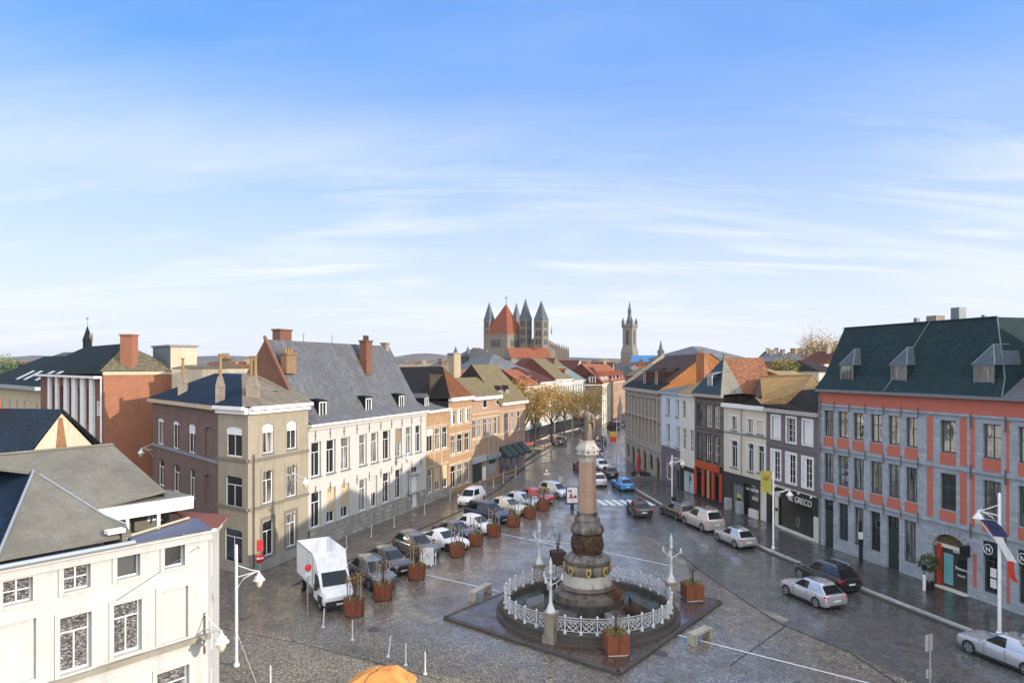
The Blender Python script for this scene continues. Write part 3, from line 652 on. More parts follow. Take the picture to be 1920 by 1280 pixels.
for a_, b_ in pil: b.part('pilaster', fbox(MB(), pf, pf.t(a_)+.25, pf.t(b_)-.1, 0, zp-.25, -.2, -.003), WHITEP)
b.part('downpipe', MB().tube([pf.P(pf.L-.35, -.1, 0), pf.P(pf.L-.35, -.1, zp)], .09), WHITEP)
for zq in (zp-3.6, zp-8.8): b.window(pf.L-1.9, pf.L-1.1, zq, zq+1.3, 'V', rec=-.04)
b.band('eaves_board', -.3, pf.L-.26, zp-.22, zp-.003, WHITEP, .7)
mb = MB(); roofprof(mb, pf, -.5, pf.L+.02, [(-.7, zp+.41), (3, 16.6+.2), (6.8, zp+.41)], 8, 5.0); rf = b.part('roof', mb, SLATE_D)
x, y, _ = pf.P(pf.L-1.2, 2.4, 0); b.chimney(x, y, zp, zz(628, 63), 1.15, .95, math.atan2(pf.T[1], pf.T[0])+.75, RBO, 0)
MOSST = tile('mossy_tile', '#6e6250', '#57503f', .9, .26, '#7d765f', .5)
hp = [pf.P(pf.L+.05, -.3, zp+.45), pf.P(pf.L+.05, 6.6, zp+.45), pf.P(pf.L-4.7, 3.05, 16.75)]
m = MB().poly(hp); b.part('hip_roof', m, MOSST, rf)
x, y, _ = pf.P(pf.L-9, 1.4, 0); b.part('skylight', MB().box(x, y, 15.1, 1.0, .7, .1, .6), ZINC, rf)
# --- roof-top lift tower and tan party wall
TAN = plaster('tan_render', (.50, .42, .31), .25)
lt = Fr(at(287, 70), at(320, 66)); b = Bld('lift_tower', 'flat-topped tan and grey stair tower behind the grey corner house', 'tower', lt, 1)  # the grey on its left face is painted shade
zt_ = zz(650, 67); mb = MB(); wall(mb, lt, 0, lt.L, 0, zt_); sides(mb, lt, 0, lt.L, 0, zt_, 2.4); b.part('tower_wall', mb, TAN); b.part('flat_cap', fbox(MB(), lt, -.15, lt.L+.15, zt_, zt_+.18, -.15, 2.55), LEAD)
b.part('shaded_face', fbox(MB(), lt, 0, lt.L-.02, zz(690, 67), zt_-.02, -.02, -.003), LEAD)  # grey sheet paints the shade on the tower's left face
tw = Fr(at(322, 64), at(425, 64)); b = Bld('tan_house', 'low tan rendered house with ridge tiles between the stair tower and grey corner house', 'house', tw, 3)
mb = MB(); zw = zz(690, 64); wall(mb, tw, 0, tw.L, 0, zw); sides(mb, tw, 0, tw.L, 0, zw, 6); b.part('wall', mb, TAN)
mb = MB(); roofprof(mb, tw, -.1, tw.L+.1, [(-.1, zw), (3, zw+.3), (6.1, zw)]); b.part('roof', mb, MOSST)
x, y = at(423, 66); b.chimney(x, y, zw, zz(662, 66)-.6, .9, .7, 0, paint('pot_base', '#6b5a45', .9), 3, paint('clay_pot', '#8c7350', .9))
# --- far left slate roof building with skylights
sf = Fr(at(-30, 116), at(79, 91)); zs_ = sf.z(40, 722)
b = Bld('skylight_building', 'long tan building with dark slate roof and four pale skylights at the far left', 'building', sf, sf.L*.6)
mb = MB(); wops = [(sf.t(u), sf.t(u+4), zs_-4.6, zs_-2.2) for u in (2, 17, 30, 44, 57, 68)]
wall(mb, sf, 0, sf.L, 0, zs_, wops, .2); sides(mb, sf, 0, sf.L, 0, zs_, 14); b.part('wall', mb, plaster('ochre_render', (.46, .38, .24), .15))
for q in wops: b.window(*q, 'V')
mb = MB(); roofprof(mb, sf, -.3, sf.L+.3, [(-.6, zs_), (7, sf.z(79, 667)+.3), (14.6, zs_)], 7, 3); rf = b.part('roof', mb, SLATE_D)
b.band('gutter', -.3, sf.L+.3, zs_-.5, zs_-.003, ZINC, .9)
for u in (20, 34, 55, 70):
    t_ = sf.t(u); zr = sf.z(79, 667)+.3; k = (zr-zs_)/7.6
    m = MB().hexa([sf.P(t_, .6, zs_+k*1.25), sf.P(t_+1.0, .6, zs_+k*1.25), sf.P(t_+1.0, 2.8, zs_+k*3.45), sf.P(t_, 2.8, zs_+k*3.45)], [sf.P(t_, .6, zs_+k*1.25+.15), sf.P(t_+1.0, .6, zs_+k*1.25+.15), sf.P(t_+1.0, 2.8, zs_+k*3.45+.15), sf.P(t_, 2.8, zs_+k*3.45+.15)])
    b.part('skylight', m, ZINC, rf)
# --- grey rendered corner house
e0, e1, e2, e3, e4 = at(286, 62.5), at(409, 50.3), at(465, 48.3), at(486, 49.15), at(578, 54.6)
fb, fa, fc, fd = Fr(e0, e1), Fr(e1, e2), Fr(e2, e3), Fr(e3, e4); ZG = 11.45
GREY = plaster('grey_render', (.31, .27, .2), .22); PBR = brick('purple_brick', '#6e5046', '#59403a', '#7a6c62', .24, .08, stain=.3)
b = Bld('grey_corner_house', 'three-storey corner house with grey render, brown brick side and slate hip roof', 'house', fd, 0)
def row(fr, us, vt, vb, um): return [(fr.t(a_), fr.t(c_), fr.z(um, vb), fr.z(um, vt)) for a_, c_ in us]
br_t = row(fb, [(295, 307), (323.5, 335.6), (353, 366)], 789, 841, 330); br_m = row(fb, [(297, 308), (325, 337), (355, 366)], 869, 922, 330)
br_b = [(fb.t(384), fb.t(400), br_t[2][2], br_t[2][3]), (fb.t(384), fb.t(400), br_m[2][2], br_m[2][3])]
mb = MB(); wall(mb, fb, 0, fb.L, 0, ZG, br_t+br_m+br_b, .2)
for q in br_t+br_m+br_b: archfill(mb, fb, q[0], q[1], q[3], .16)
for q in br_b: fbox(mb, fb, *q, .12, .2)
m2 = MB(); m2.poly((*e0, 0), (e0[0]+7, e0[1]+8, 0), (e0[0]+7, e0[1]+8, ZG), (*e0, ZG)); mb.f += [[i+len(mb.v) for i in m2.f[0]][::-1]]; mb.v += m2.v
b.part('brick_wall', mb, PBR)
for q in br_t: b.window(*q, 'V', fr=fb, blind=.14 if q is not br_t[2] else .34, blindmat=BLINDW, sill=None)
for q in br_m: b.window(*q, 'T', fr=fb)
a_t = row(fa, [(423.5, 453.6)], 799, 856, 438); a_m = row(fa, [(422, 454)], 891, 951, 438); a_g = row(fa, [(420, 454)], 990, 1057, 438)
d_t = row(fd, [(492.6, 513), (538, 556.5)], 794, 849, 503); d_m = row(fd, [(492, 512), (537, 556)], 881, 943, 502); d_g = row(fd, [(492, 513), (536, 555)], 975, 1041, 502)
mb = MB(); wall(mb, fa, 0, fa.L, 0, ZG, a_t+a_m+a_g, .22); wall(mb, fc, 0, fc.L, 0, ZG); wall(mb, fd, 0, fd.L, 0, ZG, d_t+d_m+d_g, .22)
for q in a_t+a_m+a_g: archfill(mb, fa, q[0], q[1], q[3], .16)
for q in d_t+d_m+d_g: archfill(mb, fd, q[0], q[1], q[3], .18)
mb.poly((*e4, 0), (*at(512, 60), 0), (*at(512, 60), ZG), (*e4, ZG))
b.part('render_wall', mb, GREY)
for q in a_t: b.window(*q, 'V', fr=fa, blind=.28, blindmat=BLINDW, fw=.09)
for q in a_m: b.window(*q, 'T', fr=fa, fw=.09)
for q in a_g: b.window(*q, 'T', fr=fa, fw=.1, sv=.75)
for q, bl in zip(d_t, (.3, .34)): b.window(*q, 'V', fr=fd, blind=bl, blindmat=BLINDW, sill=LEAD)
for q in d_m: b.window(*q, 'T', fr=fd, pane=PANES[2], sill=LEAD)
for q in d_g: b.window(*q, 'T', fr=fd, sill=LEAD)
DKS = plaster('dark_stone_trim', (.19, .165, .13), .3)
for q in d_m+d_g: 
    m = MB(); fbox(m, fd, q[0]-.2, q[0]-.003, q[2], q[3]+.1, -.04, -.003); fbox(m, fd, q[1]+.003, q[1]+.2, q[2], q[3]+.1, -.04, -.003); fbox(m, fd, q[0]-.2, q[1]+.2, q[3]+.1, q[3]+.3, -.04, -.003); b.part('window_surround', m, GREY if q in d_m else DKS)
z1 = fd.z(487, 860); z2 = fd.z(487, 950)
for fr in (fa, fc, fd):
    for z_ in (z1, z2): b.part('string_course', fbox(MB(), fr, .002, fr.L-.002, z_-.14, z_+.06, -.12, -.003), DKS)
    b.part('cornice', fbox(MB(), fr, .003, fr.L-.003, ZG-.25, ZG+.2, -.25, -.003), WHITEP); b.part('cornice', fbox(MB(), fr, .004, fr.L-.004, ZG+.05, ZG+.3, -.5, -.252), WHITEP)
    b.part('plinth', fbox(MB(), fr, .003, fr.L-.003, 0, .75, -.09, -.003), plaster('plinth_grey', (.3, .28, .25), .3))
b.part('sill_course', fbox(MB(), fb, 0, fb.L-.005, br_t[0][2]-.25, br_t[0][2]-.02, -.08, -.003), paint('blue_stone', '#7c8186', .7))
b.part('cornice', fbox(MB(), fb, -.2, fb.L-.003, ZG-.05, ZG+.3, -.4, -.003), paint('cream_coping', '#b8a98c', .7))
T1, T2, T3 = (*at(403, 62), 13.95), (*at(453, 55), 13.95), (*at(515, 58.5), 13.95)
def out(p, q, fr, o=.45): r = fr.P((p[0]-fr.A[0])*fr.T[0]+(p[1]-fr.A[1])*fr.T[1], -o, 0); return (r[0], r[1], q)
ZR = ZG+.3
E0, E1, E1b, E2, E3, E4 = out(e0, ZR, fb), out(e1, ZR, fb), out(e1, ZR, fa), out(e2, ZR, fa), out(e3, ZR, fd), out(e4, ZR, fd)
TANR = slate('sunlit_brown_slate', '#6c6456', .85, moss='#6b6247', mossamt=.3)  # paler copy of the roof slate, sunlight painted into this side
rf = b.part('roof', MB().poly(E0, E1, T2, T1).poly(E1, E1b, T2).poly(E1b, E2, T2), SLATE_B)
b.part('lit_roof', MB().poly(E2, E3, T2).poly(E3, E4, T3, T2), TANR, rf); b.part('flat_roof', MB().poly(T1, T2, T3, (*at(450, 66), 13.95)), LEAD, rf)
STK = brick('chimney_brick', '#76685a', '#5a4d43', '#b3a898', .22, .07); POT = paint('clay_pot', '#8c7350', .9)
def stack(u, d, vm, vt, w, n, zb=11.4):
    x, y = at(u, d); z1_, z2_ = zz(vm, d), zz(vt, d)
    m = MB().box(x, y, (zb+z1_)/2, w, w*.8, z1_-zb, .3); m.hexa([(x-w*.45, y-w*.4, z1_), (x+w*.45, y-w*.4, z1_), (x+w*.45, y+w*.4, z1_), (x-w*.45, y+w*.4, z1_)], [(x-w*.22, y-w*.2, z1_+.75), (x+w*.22, y-w*.2, z1_+.75), (x+w*.22, y+w*.2, z1_+.75), (x-w*.22, y+w*.2, z1_+.75)])
    o = b.part('chimney', m, STK)
    for k in range(n): xx = x+(k-(n-1)/2)*.3; b.part('chimney_pot', MB().lathe([(.13, z1_+.6), (.11, z2_-.1), (.17, z2_-.08), (.17, z2_)], 8, (xx, y)), POT, o)
stack(413, 50.5, 725, 663, .62, 1); stack(475, 50.6, 725, 667, .95, 2); stack(343, 58, 718, 671, .7, 1)
x, y, _ = fd.P(4.0, 2.2, 0); b.part('roof_window', MB().box(x, y, 12.75, 1.1, .8, .12, .4), LEAD, rf)
for z0_, zt_ in ((z2, z1),): b.part('cable', MB().tube([fc.P(.4, -.14, .5), fc.P(.4, -.14, z1+.4)], .04), BLACK)
# --- long white house
wf = Fr(at(578, 54.7), at(799, 73.4)); ZW = 9.75
STB = stone('blue_stone_plinth', '#a5a196', .8, .36, .35, stain=.55)
b = Bld('long_white_house', 'long white two-storey house with steep grey slate roof and stone plinth', 'house', wf, wf.L/2)
Z4 = lambda x: 480+.3282*x
up = [(316, 372), (403, 455), (485, 537), (590, 633), (658, 699), (725, 767), (795, 834), (856, 891), (911, 945)]
lo_ = [(316, 372), (404, 455), (485, 533), (590, 633), (658, 693), (725, 766), (796, 833)]
zu0, zu1 = wf.z(594, 893), wf.z(594, 828); zl0, zl1 = wf.z(594, 988), wf.z(594, 921)
U = [(wf.t(Z4(a_)), wf.t(Z4(c_)), zu0, zu1) for a_, c_ in up]; Lo = [(wf.t(Z4(a_)), wf.t(Z4(c_)), zl0, zl1) for a_, c_ in lo_]
dr = (wf.t(Z4(888)), wf.t(Z4(925)), .15, 4.3); dw = (wf.t(Z4(862)), wf.t(Z4(885)), zl0-.5, zl1-.5)
zpl = wf.z(578, 994); ops = U+Lo+[dr, dw]
mb = MB(); wall(mb, wf, 0, wf.L, zpl, ZW, ops, .3); b.part('wall', mb, WHITE_A)
mb = MB(); wall(mb, wf, 0, wf.L, 0, zpl, ops, .3, -.12); fbox(mb, wf, 0, dr[0]-.3, zpl-.02, zpl+.001, -.12, -.003); b.part('plinth', mb, STB)
mb = MB(); sides(mb, wf, 0, wf.L, 0, ZW, 8.4); b.part('side_walls', mb, RB)
bl = {1: .7, 2: .7, 4: .55}
for k, q in enumerate(U): b.window(*q, 'T', rec=.22, sill=LEAD, fw=.08, blind=.5 if k == 6 else 0, blindmat=paint('brown_shutter', '#8a7a68', .6))
for k, q in enumerate(Lo): b.window(*q, 'T', rec=.22, fw=.08, blind=bl.get(k, 0), blindmat=BLIND if k != 4 else WHITE_A)
b.door(*dr, WHITEP, light=.9); b.window(*dw, 'V', rec=.15, frame=WHITEP)
b.part('door_hood', fbox(MB(), wf, dr[0]-.25, dr[1]+.25, dr[3]-.75, dr[3]-.5, -.25, -.003), WHITE_A)
b.band('cornice', -.05, wf.L, ZW-.3, ZW+.02, WHITE_A, .14); b.band('gutter', -.1, wf.L, ZW+.02, ZW+.2, WHITEP, .42)
IRON = paint('wrought_iron', '#5d5a55', .6)
for z_ in (wf.z(594, 815), wf.z(594, 918)):
    for k in range(10):
        t_ = .9+k*(wf.L-1.5)/9.3; m = MB(); fbox(m, wf, t_-.03, t_+.03, z_-.45, z_+.35, -.05, -.003); fbox(m, wf, t_-.14, t_+.14, z_-.06, z_, -.053, -.004); b.part('wall_anchor', m, IRON)
zr = 16.75; prof = [(-.4, ZW+.2), (.7, ZW+.95), (1.55, ZW+2.3), (4.2, zr), (8.8, ZW+.2)]
mb = MB(); rend = wf.L-.5; roofprof(mb, wf, 0, rend, prof, .0, .0); rf = b.part('roof', mb, SLATE)
mb = MB(); roofprof(mb, wf, rend, wf.L+3.2, [(-.4, ZW+.2), (1.6, ZW+1.3), (3.4, ZW+2.35), (6, ZW+2.0)], 0, 1.8); b.part('lower_roof', mb, SLATE)
b.part('gable_coping', MB().hexa([wf.P(-.2, .8, ZW+1), wf.P(.12, .8, ZW+1), wf.P(.12, 4.2, zr), wf.P(-.2, 4.2, zr)], [wf.P(-.2, .8, ZW+1.4), wf.P(.12, .8, ZW+1.4), wf.P(.12, 4.2, zr+.3), wf.P(-.2, 4.2, zr+.3)]), RB, rf)
m = MB().poly(wf.P(-.01, -.2, ZW), wf.P(-.01, 1.55, ZW+2.2), wf.P(-.01, 4.2, zr-.05), wf.P(-.01, 8.8, ZW)); b.part('gable_wall', m, RB)
for xz, w_ in ((412, .95), (672, .95), (858, .95)):
    b.dormer(wf, wf.t(Z4(xz)), w_, .55, ZW+.55, 1.35, 2.4, SLATE_D, SLATE_D, 'shed', rise=.35)
b.dormer(wf, wf.t(Z4(990)), .8, .35, ZW+.35, 1.15, 2.0, SLATE_D, SLATE, 'gable')
ang = math.atan2(wf.T[1], wf.T[0])
def chim(u, v0, v1, s_, w_, dp, n, mat, potm=None, tmin=None):
    k = (u-CX)/FL; o = wf.P(0, s_, 0); t_ = (k*o[1]-o[0])/(wf.T[0]-k*wf.T[1]); x, y, _ = wf.P(t_, s_, 0)
    b.chimney(x, y, zz(v0, y), zz(v1, y)-.15-(.4 if n else 0), w_, dp, ang, mat, n, potm)
chim(529, 700, 617, 4.9, 1.5, .8, 0, RB); chim(541, 700, 652, 2.6, 1.2, .6, 3, paint('tan_stack', '#84684c', .85), POT); chim(686, 703, 630, 2.8, 1.05, .8, 3, RB, paint('dark_pot', '#3c332c', .8)); chim(722, 690, 642, 4.2, .7, .6, 0, STK)
for u in (605, 655): 
    t_ = wf.t(u+40); b.part('roof_spike', MB().tube([wf.P(t_, 4.2, zr-.1), wf.P(t_+.1, 4.2, zr+.75)], .03), IRON, rf)
# ---------------------------------------------------------------- brick houses further along the left row
Z5 = lambda x: 720+.25*x
V5 = lambda y: 620+.25*y
BR1 = brick('warm_brick', '#a07650', '#8a6244', '#b09a78', .22, .075, stain=.2); BR2 = brick('pink_brick', '#9c705a', '#835a48', '#b5a58c', .22, .075, stain=.22)
SST = stone('pale_quoins', '#b7a585', .6, .3, .8, stain=.2)
BROWNT = tile('brown_tile', '#7c4a26', '#633a20', .85, .26); DARKT = tile('dark_brown_tile', '#2c2420', '#211b19', .85, .26, '#3a352b', .35); TANT = tile('mossy_tan_tile', '#84755a', '#6b5d46', .9, .26, '#5e5a36', .55)
ORT = tile('orange_tile', '#9c5a38', '#844b2f', .85, .24); ORB = tile('red_brown_tile', '#5a2c1e', '#47231a', .85, .24)
def hipdeep(b, fr, t0, t1, ze, zr, s_r, D, mat_front, mat_side, name='roof', over=.4):
    """roof whose ridge runs back from the street, its front a hip"""
    P = fr.P; tm = (t0+t1)/2; a, c = P(t0, -over, ze), P(t1, -over, ze); r, r2 = P(tm, s_r, zr), P(tm, D, zr); a2, c2 = P(t0, D, ze), P(t1, D, ze)
    o = b.part(name, MB().poly(a, c, r), mat_front); b.part('side_slope', MB().poly(a2, a, r, r2).poly(c, c2, r2, r).poly(c2, a2, r2), mat_side, o); return o
rA = Fr(at(799, 73.4), at(884, 84.7)); rC = Fr(at(884, 84.7), at(985, 101))
# house A
tA1 = rA.t(841); b = Bld('brick_house', 'narrow brick house with white-framed windows right of the long white house', 'house', rA, 2)
zc_ = rA.z(800, V5(640)); zt1, zb1, zt0, zb0 = rA.z(801, V5(738)), rA.z(801, V5(912)), rA.z(802, V5(1040)), rA.z(802, V5(1222))
us = [(322, 368), (383, 424), (436, 478)]
q1 = [(rA.t(Z5(a)), rA.t(Z5(c)), zb1, zt1) for a, c in us]; q0_ = [(rA.t(Z5(a)), rA.t(Z5(c)), zb0, zt0) for a, c in [(328, 364), (382, 422), (432, 476)]]
ZA = ZW-.1; mb = MB(); wall(mb, rA, 0, tA1, 1.0, ZA, q1+q0_, .25); b.part('wall', mb, BR1)
mb = MB(); wall(mb, rA, 0, tA1, 0, 1.0, q0_, .2, -.08); fbox(mb, rA, 0, tA1, .98, 1.001, -.08, -.003); b.part('plinth', mb, STB)
for k, q in enumerate(q1): b.window(*q, 'T', rec=.12, fw=.09, blind=.0 if k else .3, blindmat=BLINDW)
for k, q in enumerate(q0_): b.window(*q, 'T', rec=.12, fw=.09, blind=.62 if k else 0)
for z_ in (zb1-.15, zt1+.18, zb0-.1, zt0+.2): b.band('stone_band', 0, tA1-.003, z_-.08, z_+.08, SST, .05)
for k in (1, 2):
    t_ = (q1[k-1][1]+q1[k][0])/2; b.band('stone_pier', t_-.16, t_+.16, 1.02, ZA-1.2, SST, .035)
b.band('cornice', 0, tA1+.1, ZA-.05, ZA+.22, WHITEP, .35)
mb = MB(); sides(mb, rA, 0, tA1, 0, ZA, 9); b.part('side_walls', mb, RB)
mb = MB(); roofprof(mb, rA, -.05, tA1, [(-.1, ZA+.2), (3.2, ZA+.9), (9, ZA+.2)]); b.part('roof', mb, SLATE)
# house B
tB0, tB1 = tA1+.02, rA.L; b = Bld('brick_house', 'brick house with steep orange hip roof and shutters beside the mossy-roofed houses', 'house', rA, (tB0+tB1)/2)
us = [(500, 540), (550, 590), (604, 642)]; rws = [(600, 706), (785, 932), (1012, 1182)]
Q = [[(rA.t(Z5(a)), rA.t(Z5(c)), rA.z(846, V5(v1)), rA.z(846, V5(v0))) for a, c in us] for v0, v1 in rws]; allq = sum(Q, [])
ZB = rA.z(842, V5(527)); mb = MB(); wall(mb, rA, tB0, tB1, 0, ZB, allq, .25); b.part('wall', mb, BR1)
for q in allq: b.window(*q, 'T', rec=.12, fw=.08)
for k, q in enumerate(Q[0]): b.part('shutter', fbox(MB(), rA, q[0], q[0]+(q[1]-q[0])*.35, q[2], q[3], -.06, -.003), WHITEP)
for i in range(3):
    z_ = Q[i][0][2]-.15; b.band('stone_band', tB0, tB1, z_-.08, z_+.08, SST, .05)
    z_ = Q[i][0][3]+.16; b.band('stone_band', tB0, tB1, z_-.1, z_+.1, SST, .05)
    for q in Q[i]: b.band('window_jamb', q[1]+.003, q[1]+.2, q[2], q[3], SST, .03)
b.band('cornice', tB0, tB1, ZB-.05, ZB+.35, WHITEP, .45)
mb = MB(); sides(mb, rA, tB0, tB1, 0, ZB, 16); b.part('side_walls', mb, DARKT)
zr = rA.z(842, V5(265))+.35
pa = rA.P(tB0-.15, -.3, ZB+.3); pb_ = rA.P(tB1, -.3, ZB+.3); k = (Z5(440)-CX)/FL; dR = 83.0; R = (k*dR, dR, zz(V5(265), dR)); R2 = (*at(Z5(105), 96), zz(V5(272), 96))
o = b.part('roof', MB().poly(pa, pb_, R), BROWNT); b.part('side_slope', MB().poly((R2[0]+4, R2[1]-13, ZB), pa, R, R2).poly(pb_, (R2[0]+12, R2[1]+6, ZB), R2, R), DARKT, o)  # dark tile on the side slopes paints their shade against the sunlit front
x, y = at(Z5(455), 83.5); b.chimney(x, y, ZB, zz(V5(238), y)-.5, .9, .5, .3, STK, 2, POT); x, y = at(Z5(395), 82); b.chimney(x, y, ZB-1, zz(V5(335), y), 1.7, .5, .3, paint('dark_stack', '#4a3d33', .9), 0)
# house C (two roofs) and D
def ho(name, label, fr, t0, t1, Q, ze, wallm, ws='T', **kw):
    b = Bld(name, label, 'house', fr, (t0+t1)/2); allq = sum(Q, [])
    mb = MB(); wall(mb, fr, t0, t1, 0, ze, allq, .25); b.part('wall', mb, wallm); mb = MB(); sides(mb, fr, t0, t1, 0, ze, kw.get('D', 9)); b.part('side_walls', mb, kw.get('sidem', RB))
    for r_ in Q:
        for q in r_: b.window(*q, ws, rec=.12, fw=.075, frame=kw.get('frame'), sv=kw.get('sv', .7))
    return b
tC1 = rC.t(936)
us = [(662, 690), (704, 728), (745, 773), (785, 811), (825, 849), (858, 887)]
Q = [[(rC.t(Z5(a)), rC.t(Z5(c)), rC.z(Z5(676), V5(810)), rC.z(Z5(676), V5(668))) for a, c in us]]
ZC = rC.z(Z5(660), V5(520))
b = ho('brick_house', 'brick house with mossy tan roof and grey shop front left of the green awnings', rC, 0, tC1, Q, ZC, BR2, 'X')
for z_ in (Q[0][0][2]-.12, Q[0][0][3]+.15): b.band('stone_band', 0, tC1, z_-.08, z_+.08, SST, .05)
for q in Q[0]: b.band('window_jamb', q[1]+.003, q[1]+.16, q[2], q[3], SST, .03)
for k in range(6): t_ = .3+k*(tC1-.6)/5; b.band('stone_pier', t_-.1, t_+.1, 3.0, Q[0][0][2]-.22, SST, .03)
b.band('cornice', 0, rC.t(Z5(868)), ZC-.05, ZC+.35, WHITEP, .45); zmid = rC.z(Z5(660), V5(630)); b.band('string_course', 0, tC1, zmid-.1, zmid+.1, SST, .08)
for u0, u1, v0, v1 in ((738, 770, 515, 580), (838, 858, 510, 555)):
    q = (rC.t(Z5(u0)), rC.t(Z5(u1)), rC.z(Z5(u0), V5(v1)), rC.z(Z5(u0), V5(v0))); b.part('upper_window', fbox(MB(), rC, *q[:2], q[2], q[3], -.05, -.003), WHITEP); b.part('upper_pane', fbox(MB(), rC, q[0]+.1, q[1]-.1, q[2]+.1, q[3]-.1, -.06, -.051), PANES[0])
def hipr(b, fr, t0, t1, ze, zr, s_r, D, hl, hr, mat, side=None, name='roof'):  # side: second tile tone, sun and shade painted in by slope
    mb = MB(); caps = MB(); P = fr.P
    a, c, d_, e_ = P(t0, -.4, ze), P(t1, -.4, ze), P(t1, D, ze), P(t0, D, ze); r1, r2 = P(t0+hl, s_r, zr), P(t1-hr, s_r, zr)
    o = b.part(name, MB().poly(a, c, r2, r1), mat); b.part('side_slope', MB().poly(e_, a, r1).poly(c, d_, r2).poly(d_, e_, r1, r2).poly(a, e_, d_, c), side or mat, o); return o
hipr(b, rC, -.2, rC.t(Z5(880)), ZC+.3, zz(V5(350), 90), 3.2, 8, 0, 1.0, TANT, DARKT)
SHOPG = paint('grey_shop_paint', '#8d9494', .5); GRND = paint('dark_green_door', '#26382c', .4)
zs_ = 3.0
b.band('shop_fascia', .2, rC.t(Z5(755)), zs_-.35, zs_+.35, paint('pale_fascia', '#aab0b2', .5), .3); b.band('shop_fascia', rC.t(Z5(765)), tC1-.1, zs_-.35, zs_+.25, SHOPG, .35)
b.part('shop_window', fbox(MB(), rC, .3, rC.t(Z5(730)), .3, zs_-.4, -.04, -.003), GRND); b.part('shop_blind', fbox(MB(), rC, rC.t(Z5(780)), rC.t(Z5(835)), .7, zs_-.45, -.06, -.003), SHOPG); b.part('shop_glass', fbox(MB(), rC, rC.t(Z5(785)), rC.t(Z5(833)), zs_-1.0, zs_-.5, -.075, -.0605), PANES[0])
b.part('shop_pier', fbox(MB(), rC, rC.t(Z5(738)), rC.t(Z5(760)), .2, 1.9, -.08, -.003), WHITEP)
us = [(905, 938), (955, 975), (1000, 1024)]
Q = [[(rC.t(Z5(a)), rC.t(Z5(c)), rC.z(Z5(920), V5(760)), rC.z(Z5(920), V5(612))) for a, c in us]]
ZD = rC.z(Z5(900), V5(555))
b = ho('brick_house', 'brick house above the four green awnings with two dormers in its roof', rC, tC1+.02, rC.L, Q, ZD, BR2, 'T')
b.band('cornice', rC.t(Z5(868)), rC.L+.2, ZD-.05, ZD+.3, WHITEP, .45)
for z_ in (Q[0][0][2]-.12, Q[0][0][3]+.15): b.band('stone_band', tC1+.03, rC.L, z_-.08, z_+.08, SST, .05)
hipr(b, rC, rC.t(Z5(845)), rC.L+.1, ZD+.3, zz(V5(252), 96), 4.2, 9, 1.0, 1.2, TANT, DARKT)
for xx in (905, 958):
    b.dormer(rC, rC.t(Z5(xx)), 1.0, .7, ZD+.5, 1.5, 2.6, DARKT, DARKT, 'gable', rise=.6)
AWG = paint('green_awning', '#223530', .7)
for k in range(4):
    t0_ = rC.t(Z5(862+k*46)); t1_ = t0_+1.7; m = MB(); P = rC.P
    m.poly(P(t0_, -.05, 3.9), P(t0_, -1.5, 2.6), P(t1_, -1.5, 2.6), P(t1_, -.05, 3.9)); m.poly(P(t0_, -.05, 3.9), P(t0_, -.05, 2.5), P(t0_, -1.5, 2.45), P(t0_, -1.5, 2.6)); m.poly(P(t1_, -.05, 3.9), P(t1_, -1.5, 2.6), P(t1_, -1.5, 2.45), P(t1_, -.05, 2.5)); m.poly(P(t0_, -1.5, 2.6), P(t0_, -1.5, 2.3), P(t1_, -1.5, 2.3), P(t1_, -1.5, 2.6))
    b.part('awning', m, AWG); b.part('shop_window', fbox(MB(), rC, t0_+.1, t1_-.1, .4, 2.7, -.05, -.003), PANES[0])
b.part('shop_front', fbox(MB(), rC, tC1+.1, rC.L-.05, 2.75, 3.6, -.12, -.003), SHOPG)
# ---------------------------------------------------------------- houses behind the trees, along the curve of the street
rE = Fr(at(983, 129), at(1040, 149)); rF = Fr(at(1040, 149), at(1097, 168))
CREAMW = plaster('cream_white', (.60, .55, .45), .1)
def simple(name, label, fr, t0, t1, ze, rows, n, wallm, zr, s_r, D, hl, hr, rm, side=None, ww=.9, frame=None, shop=None, ws='T', group=None):
    Q = []
    for z0_, z1_ in rows: Q.append([(t0+(t1-t0)*(k+.5)/n-ww/2, t0+(t1-t0)*(k+.5)/n+ww/2, z0_, z1_) for k in range(n)])
    b = ho(name, label, fr, t0, t1, Q, ze, wallm, ws, D=D, frame=frame); b.band('cornice', t0, t1, ze-.15, ze+.15, WHITEP, .3)
    hipr(b, fr, t0-.1, t1+.1, ze+.1, zr, s_r, D, hl, hr, rm, side)
    if shop: b.part('shop_front', fbox(MB(), fr, t0+.2, t1-.2, .2, 2.7, -.06, -.003), PANES[1]); b.band('shop_fascia', t0+.1, t1-.1, 2.7, 3.3, shop, .2)
    return b
b = simple('cream_house', 'cream house with bright orange skylight roof behind the first street tree', rE, 0, rE.L*.48, zz(722, 134)-.2, [(1, 2.6), (4.2, 6.4), (7.2, 9)], 5, CREAMW, zz(692, 140), 4.5, 9, .4, 1, ORT, ORB, shop=SHOPG)
for k in (0, 1): x, y, _ = rE.P(rE.L*.2+k*1.9, 1.3, 0); b.part('skylight', MB().box(x, y, zz(705, y), 1.4, 1.2, .15, 1.1), LEAD)
b = simple('cream_house', 'white house with dark brown roof half hidden by the autumn trees', rE, rE.L*.48+.02, rE.L, zz(716, 144), [(1, 2.6), (4.2, 6.4), (7.2, 9)], 5, CREAMW, zz(688, 148), 6.5, 12, 3.4, .4, ORB, ORB, shop=WHITEP)
b = simple('cream_house', 'white house with a row of tall windows and tan slope under the cathedral', rF, 0, rF.L*.55, zz(711, 155), [(1, 2.6), (4.2, 6.6), (7.6, 10.3)], 7, WHITE_A, zz(672, 162), 6.5, 11, 3, .4, TANT, ORB, shop=SHOPG)
